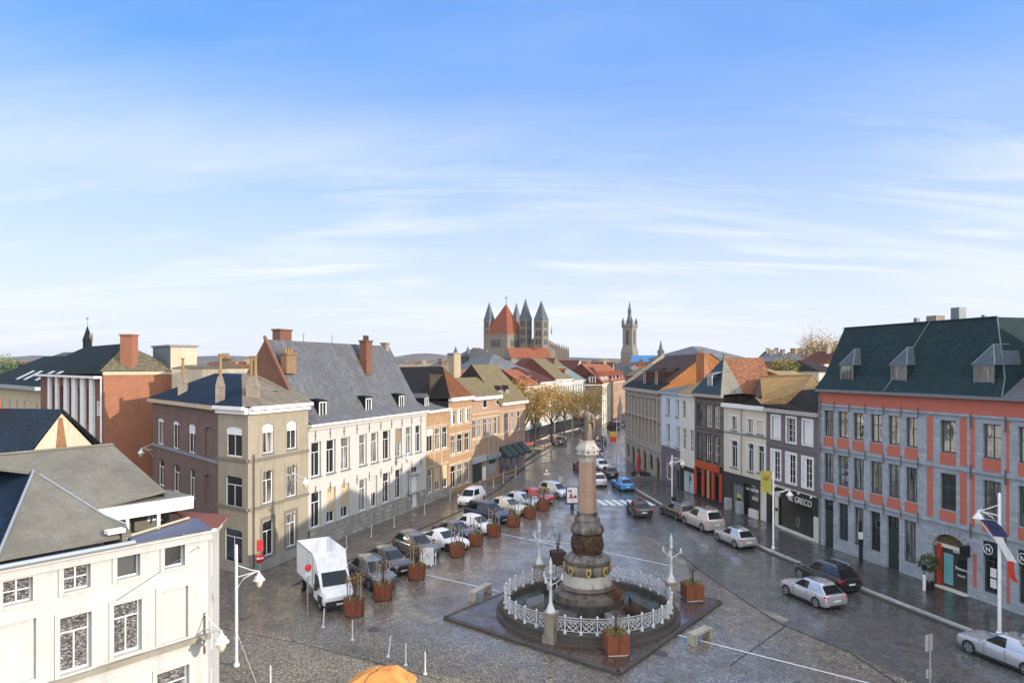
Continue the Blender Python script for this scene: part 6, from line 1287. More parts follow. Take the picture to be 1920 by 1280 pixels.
for hx, hy, hz, s_ in ((-.62, -.32, 12.14, -1), (.17, -.3, 11.74, -1)):
    for j in range(4): m.tube([(hx, hy+.03*(j-1.5), hz), (hx+.06*s_, hy+.03*(j-1.5)-.02, hz-.01), (hx+.09*s_, hy+.03*(j-1.5)-.02, hz-.05)], [.016, .014, .01], 5)
    m.tube([(hx, hy-.05, hz), (hx+.04*s_, hy-.08, hz+.03)], [.017, .012], 5)
m.tube([(-.02, -.13, 12.55), (-.02, -.16, 12.52)], [.02, .01], 5)
fit = lambda mb: setattr(mb, 'v', [(p[0]*.86, p[1]*.86, 10.15+(p[2]-10.55)*.98) for p in mb.v])
fit(m); st = mp('statue', m, ST, smooth=50)
m = MB(); m.loft([[(x_+.02*math.cos(k), .1+.12*math.sin(2*PI*k/8), z_) if False else (x_+w_*math.cos(2*PI*k/8), y_+.12*math.sin(2*PI*k/8), z_) for k in range(8)] for x_, y_, z_, w_ in ((.42, .0, 11.2, .05), (.44, .02, 11.5, .12), (.36, .04, 11.9, .16), (.25, .08, 12.2, .14), (.1, .12, 12.3, .1))]); fit(m); mp('cloak', m, ST, st, 50)
m = MB().tube([(-.6, -.3, 11.7), (-.6, -.3, 12.55)], .02, 6); m.poly((-.6, -.3, 12.5), (-.6, -.3, 12.1), (-.72, -.25, 12.05), (-.74, -.25, 12.42)); fit(m); mp('flag_staff', m, ST, st)
m = MB().sphere((-.02, .02, 12.63), .125, 10, 7, (1, 1, .85)); fit(m); mp('hair', m, ST, st, 60)
# stone blocks laid round the base
for k in range(6):
    a = -PI/2+.5+k*PI/3; x, y = 2.95*math.cos(a), 2.95*math.sin(a); m = MB()
    c_, s_ = math.cos(a), math.sin(a)
    def Q(r, t, z): return (c_*r-s_*t, s_*r+c_*t, z)
    m.hexa([Q(2.5, -.7, .2), Q(3.7, -.9, .2), Q(3.7, .9, .2), Q(2.5, .7, .2)], [Q(2.55, -.65, .95), Q(3.6, -.85, .55), Q(3.6, .85, .55), Q(2.55, .65, .95)]); mp('sloping_block', m, MSD if k % 2 else streakstone('slab_stone', '#5e5d57', '#2d3233', .45, .4))
soil = cobble('wet_soil', (.03, .034, .02), (.018, .018, .014), 5, wet=.35, tint=(.03, .05, .015))
tag(MB().lathe([(4.75, .3), (4.7, .34)], 48).build('garden_bed', soil, None), kind='structure').location = (MX, MY, 0)
gr = MB(); rn = random.Random(9)
for k in range(2600):
    a, r_ = rn.uniform(0, 2*PI), math.sqrt(rn.uniform(.42, 1))*4.6; x, y = MX+r_*math.cos(a), MY+r_*math.sin(a)
    if noise.noise((x*.9, y*.9, 0)) < .05: continue
    h_, t_ = rn.uniform(.05, .14), rn.uniform(0, PI); gr.poly((x-.03*math.cos(t_), y-.03*math.sin(t_), .335), (x+.03*math.cos(t_), y+.03*math.sin(t_), .335), (x+rn.uniform(-.05, .05), y+rn.uniform(-.05, .05), .335+h_))
tag(gr.build('grass', leafmat('grass_green', (.05, .065, .02), (.08, .085, .03))), 'short patchy green grass inside the monument ring', 'grass', kind='stuff')
KST = stone('ring_kerb_stone', '#4c4640', 1.2, .5, stain=.5)
m = MB().lathe([(5.35, 0.13), (5.35, .28), (5.15, .3), (5.1, .3), (5.1, .58), (5.05, .6), (4.72, .6), (4.7, .3)], 64, cap=False); o = tag(m.build('ring_kerb', KST, None, smooth=30), kind='structure'); o.location = (MX, MY, 0)
# white cast-iron ring fence: posts and panels
FWH = paint('fence_white', (.56, .57, .57), .45)
fence = tag(empty('ring_fence', (MX, MY, .6)), 'white cast-iron ring fence with scrolled panels around the monument', 'fence'); RF = 4.86
PANG = [math.radians(a) for a in (-101+18, 0, 0, 0)]
pil_px = [(1026, 1195), (1263, 1095), (1008, 1068)]
def radial(u, v): x, y = gp(u, v); return math.atan2(y-MY, x-MX)
NP = 36; pill_a = [math.radians(-126), math.radians(-36+55-10), math.radians(54+90-14), math.radians(60)]
pill_a = [math.radians(-118), math.radians(7), math.radians(121), math.radians(52)]
for k in range(NP):
    a0, a1 = 2*PI*k/NP, 2*PI*(k+1)/NP; am = (a0+a1)/2
    skip = any(abs((a0-pa+PI) % (2*PI)-PI) < .07 for pa in pill_a)
    p0_, p1_ = (RF*math.cos(a0), RF*math.sin(a0)), (RF*math.cos(a1), RF*math.sin(a1)); f = Fr(p0_, p1_) if True else None
    if not skip: MB().lathe([(.09, 0), (.09, .12), (.04, .16), (.034, .8), (.05, .82), (.06, .86), (.07, .92), (.02, 1.0)], 8, p0_).build('fence_post', FWH, fence)
    m = MB(); W_ = f.L
    for z_ in (.14, .84, .70): m.tube([f.P(.05, 0, z_), f.P(W_-.05, 0, z_)], .017, 4)
    c_ = W_/2
    for r_, zc2, x0 in ((.2, .42, c_),):
        m.tube([f.P(x0+r_*math.cos(2*PI*j/10), 0, zc2+r_*math.sin(2*PI*j/10)) for j in range(11)], .02, 4)
    for sgn in (-1, 1):
        m.tube([f.P(c_, 0, .15), f.P(c_+sgn*.12, 0, .3), f.P(c_+sgn*.3, 0, .42), f.P(c_+sgn*.34, 0, .58), f.P(c_+sgn*.25, 0, .64), f.P(c_+sgn*.2, 0, .56)], .02, 4); m.tube([f.P(c_+sgn*(c_-.08), 0, .15), f.P(c_+sgn*.22, 0, .3), f.P(c_, 0, .42), f.P(c_-sgn*.2, 0, .68)], .016, 4)
        for q in (.1, .2, .3): m.tube([f.P(c_+sgn*q, 0, .70), f.P(c_+sgn*q, 0, .84)], .012, 4)
    m.build('fence_panel', FWH, fence)
# four lamp-less candelabra on stone piers
CN = streakstone('pier_stone', '#8a8275', '#4b463f', .6, .3); labs = ['white candelabrum on a pale stone pier at the front left of the ring fence', 'white candelabrum on a grey pier at the right of the fence, beside a square planter', 'white candelabrum on a dark pier at the back left of the ring fence', 'white candelabrum at the back of the ring fence behind the column']
def candel():
    e = empty('candelabrum', (0, 0, 0)); MB().box(0, 0, .75, .55, .55, 1.5, PI/4*0).box(0, 0, 1.53, .68, .68, .1).box(0, 0, .2, .68, .68, .4).build('pier', CN, e)
    MB().lathe([(.26, 1.58), (.24, 1.7), (.13, 1.95), (.09, 2.1), (.075, 2.9), (.1, 2.95), (.06, 3.0), (.055, 3.5), (.1, 3.56), (.11, 3.7), (.06, 3.8), (.09, 3.95), (.1, 4.1), (.03, 4.35), (.01, 4.45)], 10).build('mast', FWH, e, smooth=40)
    for k in range(3):
        a = k*2*PI/3; c, s = math.cos(a), math.sin(a); MB().tube([(.06*c, .06*s, 3.0), (.3*c, .3*s, 3.1), (.55*c, .55*s, 3.3), (.62*c, .62*s, 3.3)], [.03, .022, .022, .022], 5).lathe([(.05, 3.22), (.07, 3.3), (.05, 3.48), (.02, 3.55)], 6, (.6*c, .6*s)).tube([(.3*c, .3*s, 3.1), (.33*c, .33*s, 2.8)], .02, 4).build('arm', FWH, e)
    return e
ca = candel()
for i, pa in enumerate(pill_a[:3]):
    o = ca if i == 0 else copy_tree(ca); o.location = (MX+5.12*math.cos(pa), MY+5.12*math.sin(pa), .14); o.rotation_euler.z = pa; tag(o, labs[i], 'candelabrum', 'white candelabra around the monument')
# ---------------------------------------------------------------- shrubs of bare twigs
TW = leafmat('bare_twig', '#5a4436', '#3d2f27'); TWR = leafmat('rust_twig', '#6b4028', '#4a2b1c', '#7d5535')
def shrub(name, label, x, y, z, h, w, n, mat, lean=.5, group=None, sub=3):
    m = MB(); rn = random.Random(int(x*100+y)); 
    for k in range(n):
        a = rn.uniform(0, 2*PI); r_ = rn.uniform(.15, 1)*w/2; hh = h*rn.uniform(.6, 1); mid = (r_*.45*math.cos(a), r_*.45*math.sin(a), hh*.55); tip = (r_*math.cos(a), r_*math.sin(a), hh)
        m.tube([(rn.uniform(-.08, .08), rn.uniform(-.08, .08), 0), mid, tip], [.018, .012, .004], 4, False)
        for j in range(sub):
            q = rn.uniform(.3, .9); p = [tip[i]*q for i in range(3)]; m.tube([p, (p[0]+rn.uniform(-.25, .25), p[1]+rn.uniform(-.25, .25), p[2]+rn.uniform(.1, .35))], [.008, .003], 3, False)
    o = tag(m.build(name, mat), label, 'shrub', group); o.location = (x, y, z); return o
x, y = gp(1148, 1150, .35); shrub('twiggy_shrub', 'rust-coloured twiggy shrub in front of the monument column', x, y, .33, 1.9, 1.9, 110, TWR)
x, y = gp(1180, 1165, .35); shrub('twiggy_shrub', 'low brown twiggy shrub right of the rust-coloured one inside the fence', x, y, .33, 1.1, 2.0, 90, TW)
# ---------------------------------------------------------------- corten planters
def twigs(e, n, h, w, z0, mat, name='sapling'):
    m = MB(); rn = random.Random(n+int(h*10))
    for k in range(n):
        a = rn.uniform(0, 2*PI); r_ = rn.uniform(.1, 1)*w; q = (r_*math.cos(a), r_*math.sin(a), z0+h*rn.uniform(.7, 1)); m.tube([(rn.uniform(-.1, .1), rn.uniform(-.1, .1), z0), (q[0]*.35, q[1]*.35, z0+h*.5), q], [.014, .01, .003], 4, False)
        for j in range(6): s_ = rn.uniform(.45, .95); p = (q[0]*s_, q[1]*s_, z0+(q[2]-z0)*s_); m.tube([p, (p[0]+rn.uniform(-.22, .22), p[1]+rn.uniform(-.22, .22), p[2]+rn.uniform(0, .3))], [.008, .003], 3, False)
    m.build(name, mat, e)
def leaves(e, n, w, z0, z1, mats, s=.1, name='leaves', flatc=0):
    m = MB(); rn = random.Random(n)
    for k in range(n):
        a, r_ = rn.uniform(0, 2*PI), math.sqrt(rn.uniform(0, 1))*w; p = Vector((r_*math.cos(a), r_*math.sin(a), rn.uniform(z0, z1))); u_ = Vector((rn.uniform(-1, 1), rn.uniform(-1, 1), rn.uniform(-.7, .7))).normalized()*s*rn.uniform(.6, 1.2); v_ = u_.cross(Vector((rn.uniform(-1, 1), rn.uniform(-1, 1), 1))).normalized()*s*.5
        m.poly(p-u_*.5, p+v_*.5, p+u_*.5, p-v_*.5)
    m.build(name, mats, e)
LVG = leafmat('planter_leaf', '#6f6a3c', '#4c4a2c', '#8a7a4a'); LVA = leafmat('autumn_leaf', '#8a6a36', '#6e4a28', '#a5863f'); STAKE = paint('wood_stake', '#9a9080', .8)
def hexplanter(tree=0):
    e = empty('hexagonal_planter', (0, 0, 0)); MB().lathe([(.60, .06), (.63, .98), (.59, .98), (.59, .9), (.02, .88)], 8, cap=False, ph=PI/8).build('tub', corten(), e); MB().lathe([(.55, 0), (.55, .06)], 8, ph=PI/8).build('foot', BLACK, e)
    for k in range(4): a = PI/4+k*PI/2; MB().tube([(.45*math.cos(a), .45*math.sin(a), .8), (.45*math.cos(a), .45*math.sin(a), 2.3)], .04, 6).build('stake', STAKE, e)
    leaves(e, 160, .52, .9, 1.1, LVG, .16); twigs(e, 4 if not tree else 8, 1.0 if not tree else 1.5, .35 if not tree else .5, .9, TW)
    if tree: leaves(e, tree, .62, 1.75, 2.35, LVA, .14, 'autumn_leaves')
    return e
hp = [(664, 1156, 'nearest rust planter, in front of the white box truck', 170), (718, 1126, 'rust planter in front of the grey crossover with roof rails', 60), (781, 1088, 'rust planter in front of the dark hatchback, with a leafy sapling and white board behind', 190), (857, 1046, 'rust planter in front of the white coupe, only bare stakes', 0), (892, 1026, 'rust planter touching the front of the dark open car', 0), (926, 1008, 'rust planter in front of the white city car', 30), (963, 990, 'rust planter in front of the dark blue van', 0), (994, 974, 'rust planter in front of the silver cars', 40), (1019, 960, 'farthest rust planter, crowned with golden autumn leaves beside the red car', 520)]
for u, v, lab, nl in hp:
    e = hexplanter(nl); x, y = gp(u, v-4); e.location = (x, y, 0); e.rotation_euler.z = .45; tag(e, lab, 'planter', 'rust planters with stakes along the parked cars')
def boxplanter(lab, u, v, h, n):
    e = empty('square_planter', (*gp(u, v, .13), .13)); e.rotation_euler.z = .12
    MB().box(0, 0, .53, 1.12, 1.12, .9).build('tub', corten(), e); MB().box(0, 0, .04, 1.0, 1.0, .08).build('foot', OFFW, e); leaves(e, 220, .55, .98, 1.15, leafmat('green_planter_leaf', '#5c6a34', '#3f4b22', '#8c8450'), .14); twigs(e, 11, h, .95, .98, TW); tag(e, lab, 'planter', 'square rust planters on the monument platform')
boxplanter('square rust planter at the front corner of the monument platform', 1155, 1222, 1.5, 1); boxplanter('square rust planter at the right of the platform, beside the candelabrum', 1298, 1122, 1.7, 1)
x, y = gp(1046, 1056); e = empty('square_planter', (x, y, 0)); MB().box(0, 0, .5, .95, .95, .9, .3).build('tub', paint('dark_rust', '#3a2a22', .8), e); twigs(e, 14, 2.2, 1.25, .95, TW); tag(e, 'dark planter with a bare grey sapling behind the monument, left of the column', 'planter')
# ---------------------------------------------------------------- benches
CONC = streakstone('concrete', '#a39d8e', '#7d776b', .7, .25)
def bench(lab, a, c):
    p, q = gp(*a), gp(*c); d = Vector((q[0]-p[0], q[1]-p[1], 0)); Lb = d.length; e = empty('stone_bench', ((p[0]+q[0])/2, (p[1]+q[1])/2, 0), math.atan2(d.y, d.x)); MB().box(0, 0, .5, Lb, .5, .12).build('seat', CONC, e)
    for s in (-1, 1): MB().box(s*(Lb/2-.09), 0, .22, .18, .5, .44).build('leg', CONC, e)
    tag(e, lab, 'bench', 'stone benches beside the platform')
bench('pale stone bench left of the monument platform', (884, 1127), (916, 1108)); bench('pale stone bench lower right of the monument platform', (1296, 1208), (1328, 1193))
# ================================================================ VEHICLES
GLS = glassmat('car_glass', (.008, .012, .013), .03); GLS.node_tree.nodes['Principled BSDF'].inputs['IOR'].default_value = 1.45; GLS.node_tree.nodes['Principled BSDF'].inputs['Specular IOR Level'].default_value = .5; TYRE = paint('tyre', (.015, .015, .015), .8); RIM = paint('alloy_rim', (.42, .43, .44), .35, .8); RIMD = paint('dark_rim', (.06, .06, .065), .35, .6)
HLT = glassmat('headlamp', (.55, .57, .6), .08); TLT = paint('tail_lamp', (.42, .015, .02), .15); PLATE = paint('number_plate', (.7, .7, .68), .4); TRIM = paint('car_trim', (.018, .018, .02), .6); SEAM = paint('panel_gap', (.01, .01, .01), .7)
def cp(name, c, met=0): return paint('car_'+name, c, .22, met, 1.0)
KINDS = {  # windscreen base/top, roof rear, rear glass base (fractions of length), belt, bonnet, boot deck z (fractions of height)
 'hatch': (.225, .05, -.33, -.465, .62, .60, .60), 'suv': (.235, .07, -.375, -.478, .61, .59, .60), 'estate': (.20, .05, -.39, -.482, .61, .57, .6), 'coupe': (.19, .02, -.18, -.40, .63, .60, .64),
 'sedan': (.20, .05, -.20, -.36, .62, .58, .63), 'mpv': (.31, .14, -.40, -.482, .59, .55, .6), 'van': (.31, .17, -.475, -.492, .56, .52, .6)}
def car(name, label, u, v, ang, kind, Ln, W, Ht, pm, rim=None, roofm=None, rails=False, cat='car', group=None, pano=False):
    x, y = gp(u, v); e = tag(empty(name, (x, y, .006), math.radians(ang)), label, cat, group); xw, xt, xr, xb, fb_, fh, fd_ = KINDS[kind]
    zb, zh, zd = Ht*fb_, Ht*fh, Ht*fd_; w = W/2; rw = .315 if kind not in ('suv', 'van') else .36; rim = rim or RIM
    # --- body: loft of cross-sections from tail to nose
    def sec(xf, wf, zl, zt, cr=.03, tum=.9):
        X = xf*Ln; Y = w*wf; zm = zl+(zt-zl)*.55
        hl = [(Y*.90, zl), (Y*.985, zl+.12), (Y, zm), (Y*.985, zt-.12), (Y*tum, zt-.015), (Y*.55, zt+cr*.7), (0, zt+cr)]
        return [(X, a, z) for a, z in hl]+[(X, -a, z) for a, z in hl[-2::-1]]
    deck = zd if kind in ('coupe', 'sedan') else zb
    S = [sec(-.5, .80, .34, zb*.80, .0, .95), sec(-.493, .90, .27, deck*.93, .0), sec(-.47, .96, .22, deck*.985), sec(-.40, .995, .19, deck+.01), sec(-.2, 1, .18, zb+.01), sec(.1, 1, .18, zb), sec(xw-.03, .995, .18, zb-.005), sec(xw+.03, .99, .19, zh+(zb-zh)*.6, .04), sec(.36, .975, .2, zh, .05), sec(.43, .93, .21, zh*.95, .05), sec(.475, .83, .23, zh*.86, .03), sec(.495, .70, .27, zh*.74, .0, .95), sec(.5, .62, .33, zh*.64, .0, .95)]
    m = MB().loft([r[::-1] for r in S]); body = m.build('body', pm, e, smooth=38)
    # --- greenhouse
    zt = Ht-.02; wb = w*.90; wt = w*.70; zl = zb-.03
    def ring(xf, xm, xr_, wd, z, wr): return [(xf*Ln-.05, wd*.88, z), (xf*Ln+.03, wd*.45, z), (xf*Ln+.05, 0, z), (xf*Ln+.03, -wd*.45, z), (xf*Ln-.05, -wd*.88, z), (xm*Ln, -wd, z), (xr_*Ln+.06, -wd*wr, z), (xr_*Ln-.01, -wd*wr*.5, z), (xr_*Ln-.01, wd*wr*.5, z), (xr_*Ln+.06, wd*wr, z), (xm*Ln, wd, z)]
    xm_ = (xw+xb)/2; b0 = ring(xw, xm_, xb, wb, zl, .94); t0 = [(p[0], p[1], p[2]-(.06 if p[0] < xr*Ln+.1 else (.03 if p[0] > xt*Ln-.2 else 0))) for p in ring(xt, (xt+xr)/2, xr, wt, zt-.05, .90)]; t1 = ring(xt-.03, (xt+xr)/2, xr+.02, wt*.86, zt, .92)
    g = MB().loft([b0, t0, t1]); c_ = g.vv([((xt+xr)/2*Ln, 0, zt+.025)])
    g.build('cabin', pm if not roofm else roofm, e, smooth=35)
    def pane(nm, p00, p10, p11, p01, a0, a1, z0, z1, off=.012, mat=GLS, a0t=None, a1t=None):
        P = [Vector(q) for q in (p00, p10, p11, p01)]
        def bl(a, z): return (P[0]*(1-a)+P[1]*a)*(1-z)+(P[3]*(1-a)+P[2]*a)*z
        n = (P[1]-P[0]).cross(P[3]-P[0]).normalized()*off
        q = [bl(a0, z0)+n, bl(a1, z0)+n, bl(a1t if a1t is not None else a1, z1)+n, bl(a0t if a0t is not None else a0, z1)+n]; mm = MB().hexa([p-n*.9 for p in q], q); return mm.build(nm, mat, e)
    # windscreen in two facets joined, rear window, side windows
    mw = MB(); 
    for i in range(4):
        P = [Vector(b0[i+1]), Vector(b0[i]), Vector(t0[i]), Vector(t0[i+1])]
        n = (P[1]-P[0]).cross(P[3]-P[0]).normalized()*.012; f = lambda a, z: (P[0]*(1-a)+P[1]*a)*(1-z)+(P[3]*(1-a)+P[2]*a)*z+n
        aL, aR = (0, 1) if i in (1, 2) else ((0, .82) if i == 0 else (.18, 1)); mw.poly(f(aL, .08), f(aR, .08), f(aR, .97), f(aL, .97))
    mw.build('windscreen', GLS, e)
    pane('rear_window', b0[8], b0[7], t0[7], t0[8], -.38, 1.38, .12, .94)
    for s in (1, -1):
        i0, i1, i2 = (0, 10, 9) if s > 0 else (4, 5, 6)
        if s > 0: F_ = (b0[10], b0[0], t0[0], t0[10]); B_ = (b0[9], b0[10], t0[10], t0[9])
        else: F_ = (b0[4], b0[5], t0[5], t0[4]); B_ = (b0[5], b0[6], t0[6], t0[5])
        if s > 0: pane('side_window', *F_, .03, .95, .08, .93, a1t=.92); pane('side_window', *B_, .1, .97, .08, .93, a0t=.15)
        else: pane('side_window', *F_, .05, .97, .08, .93, a0t=.08); pane('side_window', *B_, .03, .9, .08, .93, a1t=.85)
        # mirror, handles, seams, sill trim
        MB().box((xw-.05)*Ln, s*(w+.09), zb+.07, .12, .18, .13).build('mirror', pm, e)
    mt = MB()
    for s in (1, -1):
        for xx in (xw-.06, xm_, -.30): mt.box(xx*Ln, s*(w*1.0-.003), (zb+.25)/2+.02, .012, .012, zb-.4)
        mt.box(0, s*(w*.965), .2, Ln*.6, .06, .1)
        for xx in (.31, -.30):
            mt.v_ = None; r_ = [( xx*Ln+(rw+.055)*math.cos(PI*k/10), s*(w+.002), rw+(rw+.055)*math.sin(PI*k/10)) for k in range(11)]; mt.poly(r_ if s < 0 else r_[::-1])
    mt.box(.497*Ln, 0, zh*.45, .03, w*1.0, zh*.22); mt.box(.488*Ln, 0, .25, .04, w*1.3, .14); mt.box(-.495*Ln, 0, .3, .03, w*1.3, .16)
    mt.build('trim', TRIM, e)
    for s in (1, -1):
        MB().hexa([(.435*Ln, s*w*.88, zh*.66), (.492*Ln, s*w*.50, zh*.64), (.492*Ln, s*w*.42, zh*.66), (.425*Ln, s*w*.80, zh*.68)], [(.43*Ln, s*w*.935, zh*.86), (.478*Ln, s*w*.56, zh*.80), (.47*Ln, s*w*.46, zh*.84), (.41*Ln, s*w*.86, zh*.93)]).build('headlight', HLT, e)
        MB().hexa([(-.497*Ln, s*w*.62, zb*.70), (-.497*Ln, s*w*.86, zb*.70), (-.462*Ln, s*w*.995, zb*.73), (-.45*Ln, s*w*.80, zb*.73)], [(-.497*Ln, s*w*.62, zb*.90), (-.495*Ln, s*w*.86, zb*.92), (-.455*Ln, s*w*.985, zb*.95), (-.45*Ln, s*w*.80, zb*.93)]).build('taillight', TLT, e)
        for xx in (.31, -.30):
            y0, y1 = s*(w-.2), s*(w+.012); prf = [(rw*.75, 0), (rw, .03), (rw, .19), (rw*.72, .212)]; t = MB(); n = 18; rg = []
            for r_, q in prf: rg.append(t.vv([(xx*Ln+r_*math.cos(2*PI*k/n), y0+(y1-y0)*q/.212, rw+r_*math.sin(2*PI*k/n)) for k in range(n)]))
            for a, b in zip(rg, rg[1:]):
                for k in range(n): j = (k+1) % n; t.f.append([a[k], a[j], b[j], b[k]] if s < 0 else [a[j], a[k], b[k], b[j]])
            wh = t.build('wheel', TYRE, e); rm = MB()
            for k in range(5):
                a = 2*PI*k/5; ca, sa = math.cos(a), math.sin(a); yy = s*(w+.006); q = [(xx*Ln+ca*r_-sa*h_, yy, rw+sa*r_+ca*h_) for r_, h_ in ((.03, -.045), (rw*.70, -.06), (rw*.70, .06), (.03, .045))]; rm.poly(q if s < 0 else q[::-1])
            rr_ = [[(xx*Ln+r_*math.cos(2*PI*k/n), s*(w+.008), rw+r_*math.sin(2*PI*k/n)) for k in range(n)] for r_ in (rw*.62, rw*.73)]
            for k in range(n): j = (k+1) % n; q = (rr_[0][k], rr_[1][k], rr_[1][j], rr_[0][j]); rm.poly(q if s > 0 else q[::-1])
            rm.build('rim', rim, wh)
            hub = MB(); q = [(xx*Ln+rw*.7*math.cos(2*PI*k/n), s*(w-.03), rw+rw*.7*math.sin(2*PI*k/n)) for k in range(n)]; hub.poly(q if s < 0 else q[::-1]); hub.build('brake_disc', RIMD, wh)
        if rails: MB().tube([((xt-.04)*Ln, s*wt*.88, zt+.0), ((xt-.08)*Ln, s*wt*.88, zt+.07), ((xr+.08)*Ln, s*wt*.88, zt+.07), ((xr+.04)*Ln, s*wt*.88, zt)], .022, 5).build('roof_rail', rails if not rails is True else CHROME, e)
    for xx, z_ in ((.503, zh*.42), (-.503, zb*.62)): MB().box(xx*Ln, 0, z_, .02, .5, .11).build('number_plate', PLATE, e)
    if pano: MB().hexa([((xr+.05)*Ln, -wt*.62, zt+.012), ((xt-.06)*Ln, -wt*.62, zt+.012), ((xt-.06)*Ln, wt*.62, zt+.012), ((xr+.05)*Ln, wt*.62, zt+.012)], [((xr+.05)*Ln, -wt*.6, zt+.03), ((xt-.06)*Ln, -wt*.6, zt+.03), ((xt-.06)*Ln, wt*.6, zt+.03), ((xr+.05)*Ln, wt*.6, zt+.03)]).build('glass_roof', GLS, e)
    return e
SIL = cp('silver', (.52, .53, .54), .55); SILW = cp('warm_silver', (.55, .53, .48), .4); WHT = cp('white', (.74, .74, .73)); BLK = cp('black', (.012, .012, .014)); DBL = cp('dark_blue', (.02, .035, .075), .3); GRY = cp('grey', (.14, .14, .145), .5); BRN = cp('brown_grey', (.13, .115, .1), .5); RED_ = cp('red', (.36, .025, .03)); BLUE = cp('bright_blue', (.02, .25, .62), .2); CHM = cp('cream', (.62, .57, .46), .2); DGR = cp('dark_grey', (.05, .05, .055), .4); PBLU = cp('pale_silver_blue', (.5, .56, .6), .4); DRD = cp('dark_red', (.10, .03, .03), .3)
PK = 'cars parked along the rust planters'
car('crossover_car', 'grey crossover with silver roof rails parked beside the white box truck', 699, 1092, -54, 'suv', 4.3, 1.8, 1.64, GRY, rails=True, group=PK)
car('hatchback_car', 'dark hatchback with shiny bonnet, third vehicle in the parked row from the truck', 731, 1066, -52, 'hatch', 4.2, 1.78, 1.47, DGR, group=PK)
car('suv_car', 'grey-brown SUV with bluish bonnet parked left of the white coupe', 781, 1038, -49, 'suv', 4.6, 1.88, 1.62, GRY, group=PK, roofm=BRN)
car('coupe_car', 'white two-door coupe with dark wheels parked behind the planters', 832, 1024, -43, 'coupe', 4.75, 1.86, 1.38, WHT, rim=RIMD, group=PK)
car('two_door_car', 'dark car with brownish roof parked right of the white coupe', 857, 1008, -42, 'coupe', 4.6, 1.82, 1.42, DBL, group=PK, roofm=BRN)  # brown roof colour stands in for reflections on dark paint
car('city_car', 'small white car half hidden behind a planter, left of the dark blue van', 893, 995, -42, 'hatch', 3.9, 1.7, 1.42, WHT, group=PK)
car('people_carrier', 'dark blue tall people carrier parked between white and cream cars', 913, 976, -42, 'mpv', 4.6, 1.86, 1.86, DBL, group=PK)
car('hatchback_car', 'cream hatchback parked right of the dark blue people carrier', 953, 961, -42, 'hatch', 4.2, 1.78, 1.5, CHM, group=PK)
car('compact_car', 'pale silver compact car between the cream hatchback and red car', 979, 949, -41, 'hatch', 4.1, 1.76, 1.48, PBLU, group=PK)
car('red_car', 'red hatchback parked behind the golden autumn planter', 1006, 941, -41, 'hatch', 4.1, 1.76, 1.46, RED_, group=PK)
car('compact_car', 'silver compact car at the far end of the parked row beside the advertising panel', 1040, 929, -52, 'mpv', 4.1, 1.74, 1.56, PBLU, group=PK)
car('people_carrier', 'white people carrier driving on the brown lane in front of the brick houses', 884, 943, -108, 'mpv', 4.5, 1.83, 1.66, WHT, rim=RIMD)
car('hatchback_car', 'black hatchback driving away just past the zebra crossing', 1198, 964, 95, 'hatch', 4.0, 1.75, 1.5, BLK)
car('estate_car', 'grey-brown estate car with roof rails parked at the right kerb behind the silver off-roader', 1269, 968, 106, 'estate', 4.7, 1.82, 1.5, BRN, rails=True)
car('off_road_car', 'tall silver off-road car parked at the right kerb', 1316, 988, 107, 'suv', 4.8, 1.9, 1.88, SILW, rails=True)
car('hatchback_car', 'small silver hatchback parked at the right kerb in front of the off-roader', 1377, 1019, 107, 'hatch', 3.95, 1.69, 1.47, SIL)
car('suv_car', 'glossy black SUV with silver roof rails and glass roof parked at the right kerb', 1548, 1094, 109, 'suv', 4.5, 1.84, 1.62, BLK, rails=True, pano=True)
car('hatchback_car', 'silver hatchback with bluish roof driving beside the black SUV', 1522, 1124, 110, 'hatch', 4.1, 1.77, 1.46, SIL)
car('saloon_car', 'silver saloon car entering at the lower right corner', 1893, 1241, 110, 'sedan', 4.65, 1.8, 1.46, SIL)
car('hatchback_car', 'bright blue hatchback waiting before the zebra crossing', 1167, 916, 100, 'hatch', 4.0, 1.75, 1.48, BLUE, roofm=None)
car('hatchback_car', 'black car in front of the bright blue hatchback', 1141, 893, 97, 'hatch', 4.1, 1.76, 1.46, BLK)
car('suv_car', 'silver SUV partly hidden behind the pink column', 1119, 908, 95, 'suv', 4.4, 1.82, 1.62, SIL)
car('compact_car', 'white car queueing beyond the column top', 1128, 880, -82, 'hatch', 4.1, 1.76, 1.45, WHT)
car('dark_car', 'dark car hidden left of the pink column shaft', 1090, 882, 98, 'hatch', 4.1, 1.76, 1.5, DRD)
car('dark_car', 'dark blue car queueing right of the statue', 1119, 846, 97, 'suv', 4.4, 1.8, 1.65, DBL)
car('dark_car', 'black tall car queueing ahead of the dark blue one by the statue', 1124, 832, 97, 'suv', 4.6, 1.85, 1.85, BLK)
car('oncoming_car', 'dark red car coming toward the viewer along the tree-lined street', 1050, 833, -112, 'hatch', 4.1, 1.8, 1.55, DRD)
car('dark_van', 'black van behind the Belgian flag in the narrow street', 1150, 806, 98, 'van', 5.2, 1.95, 2.1, BLK); car('dark_car', 'dark blue car beyond the black van in the narrow street', 1162, 800, 98, 'suv', 4.4, 1.8, 1.6, DBL)
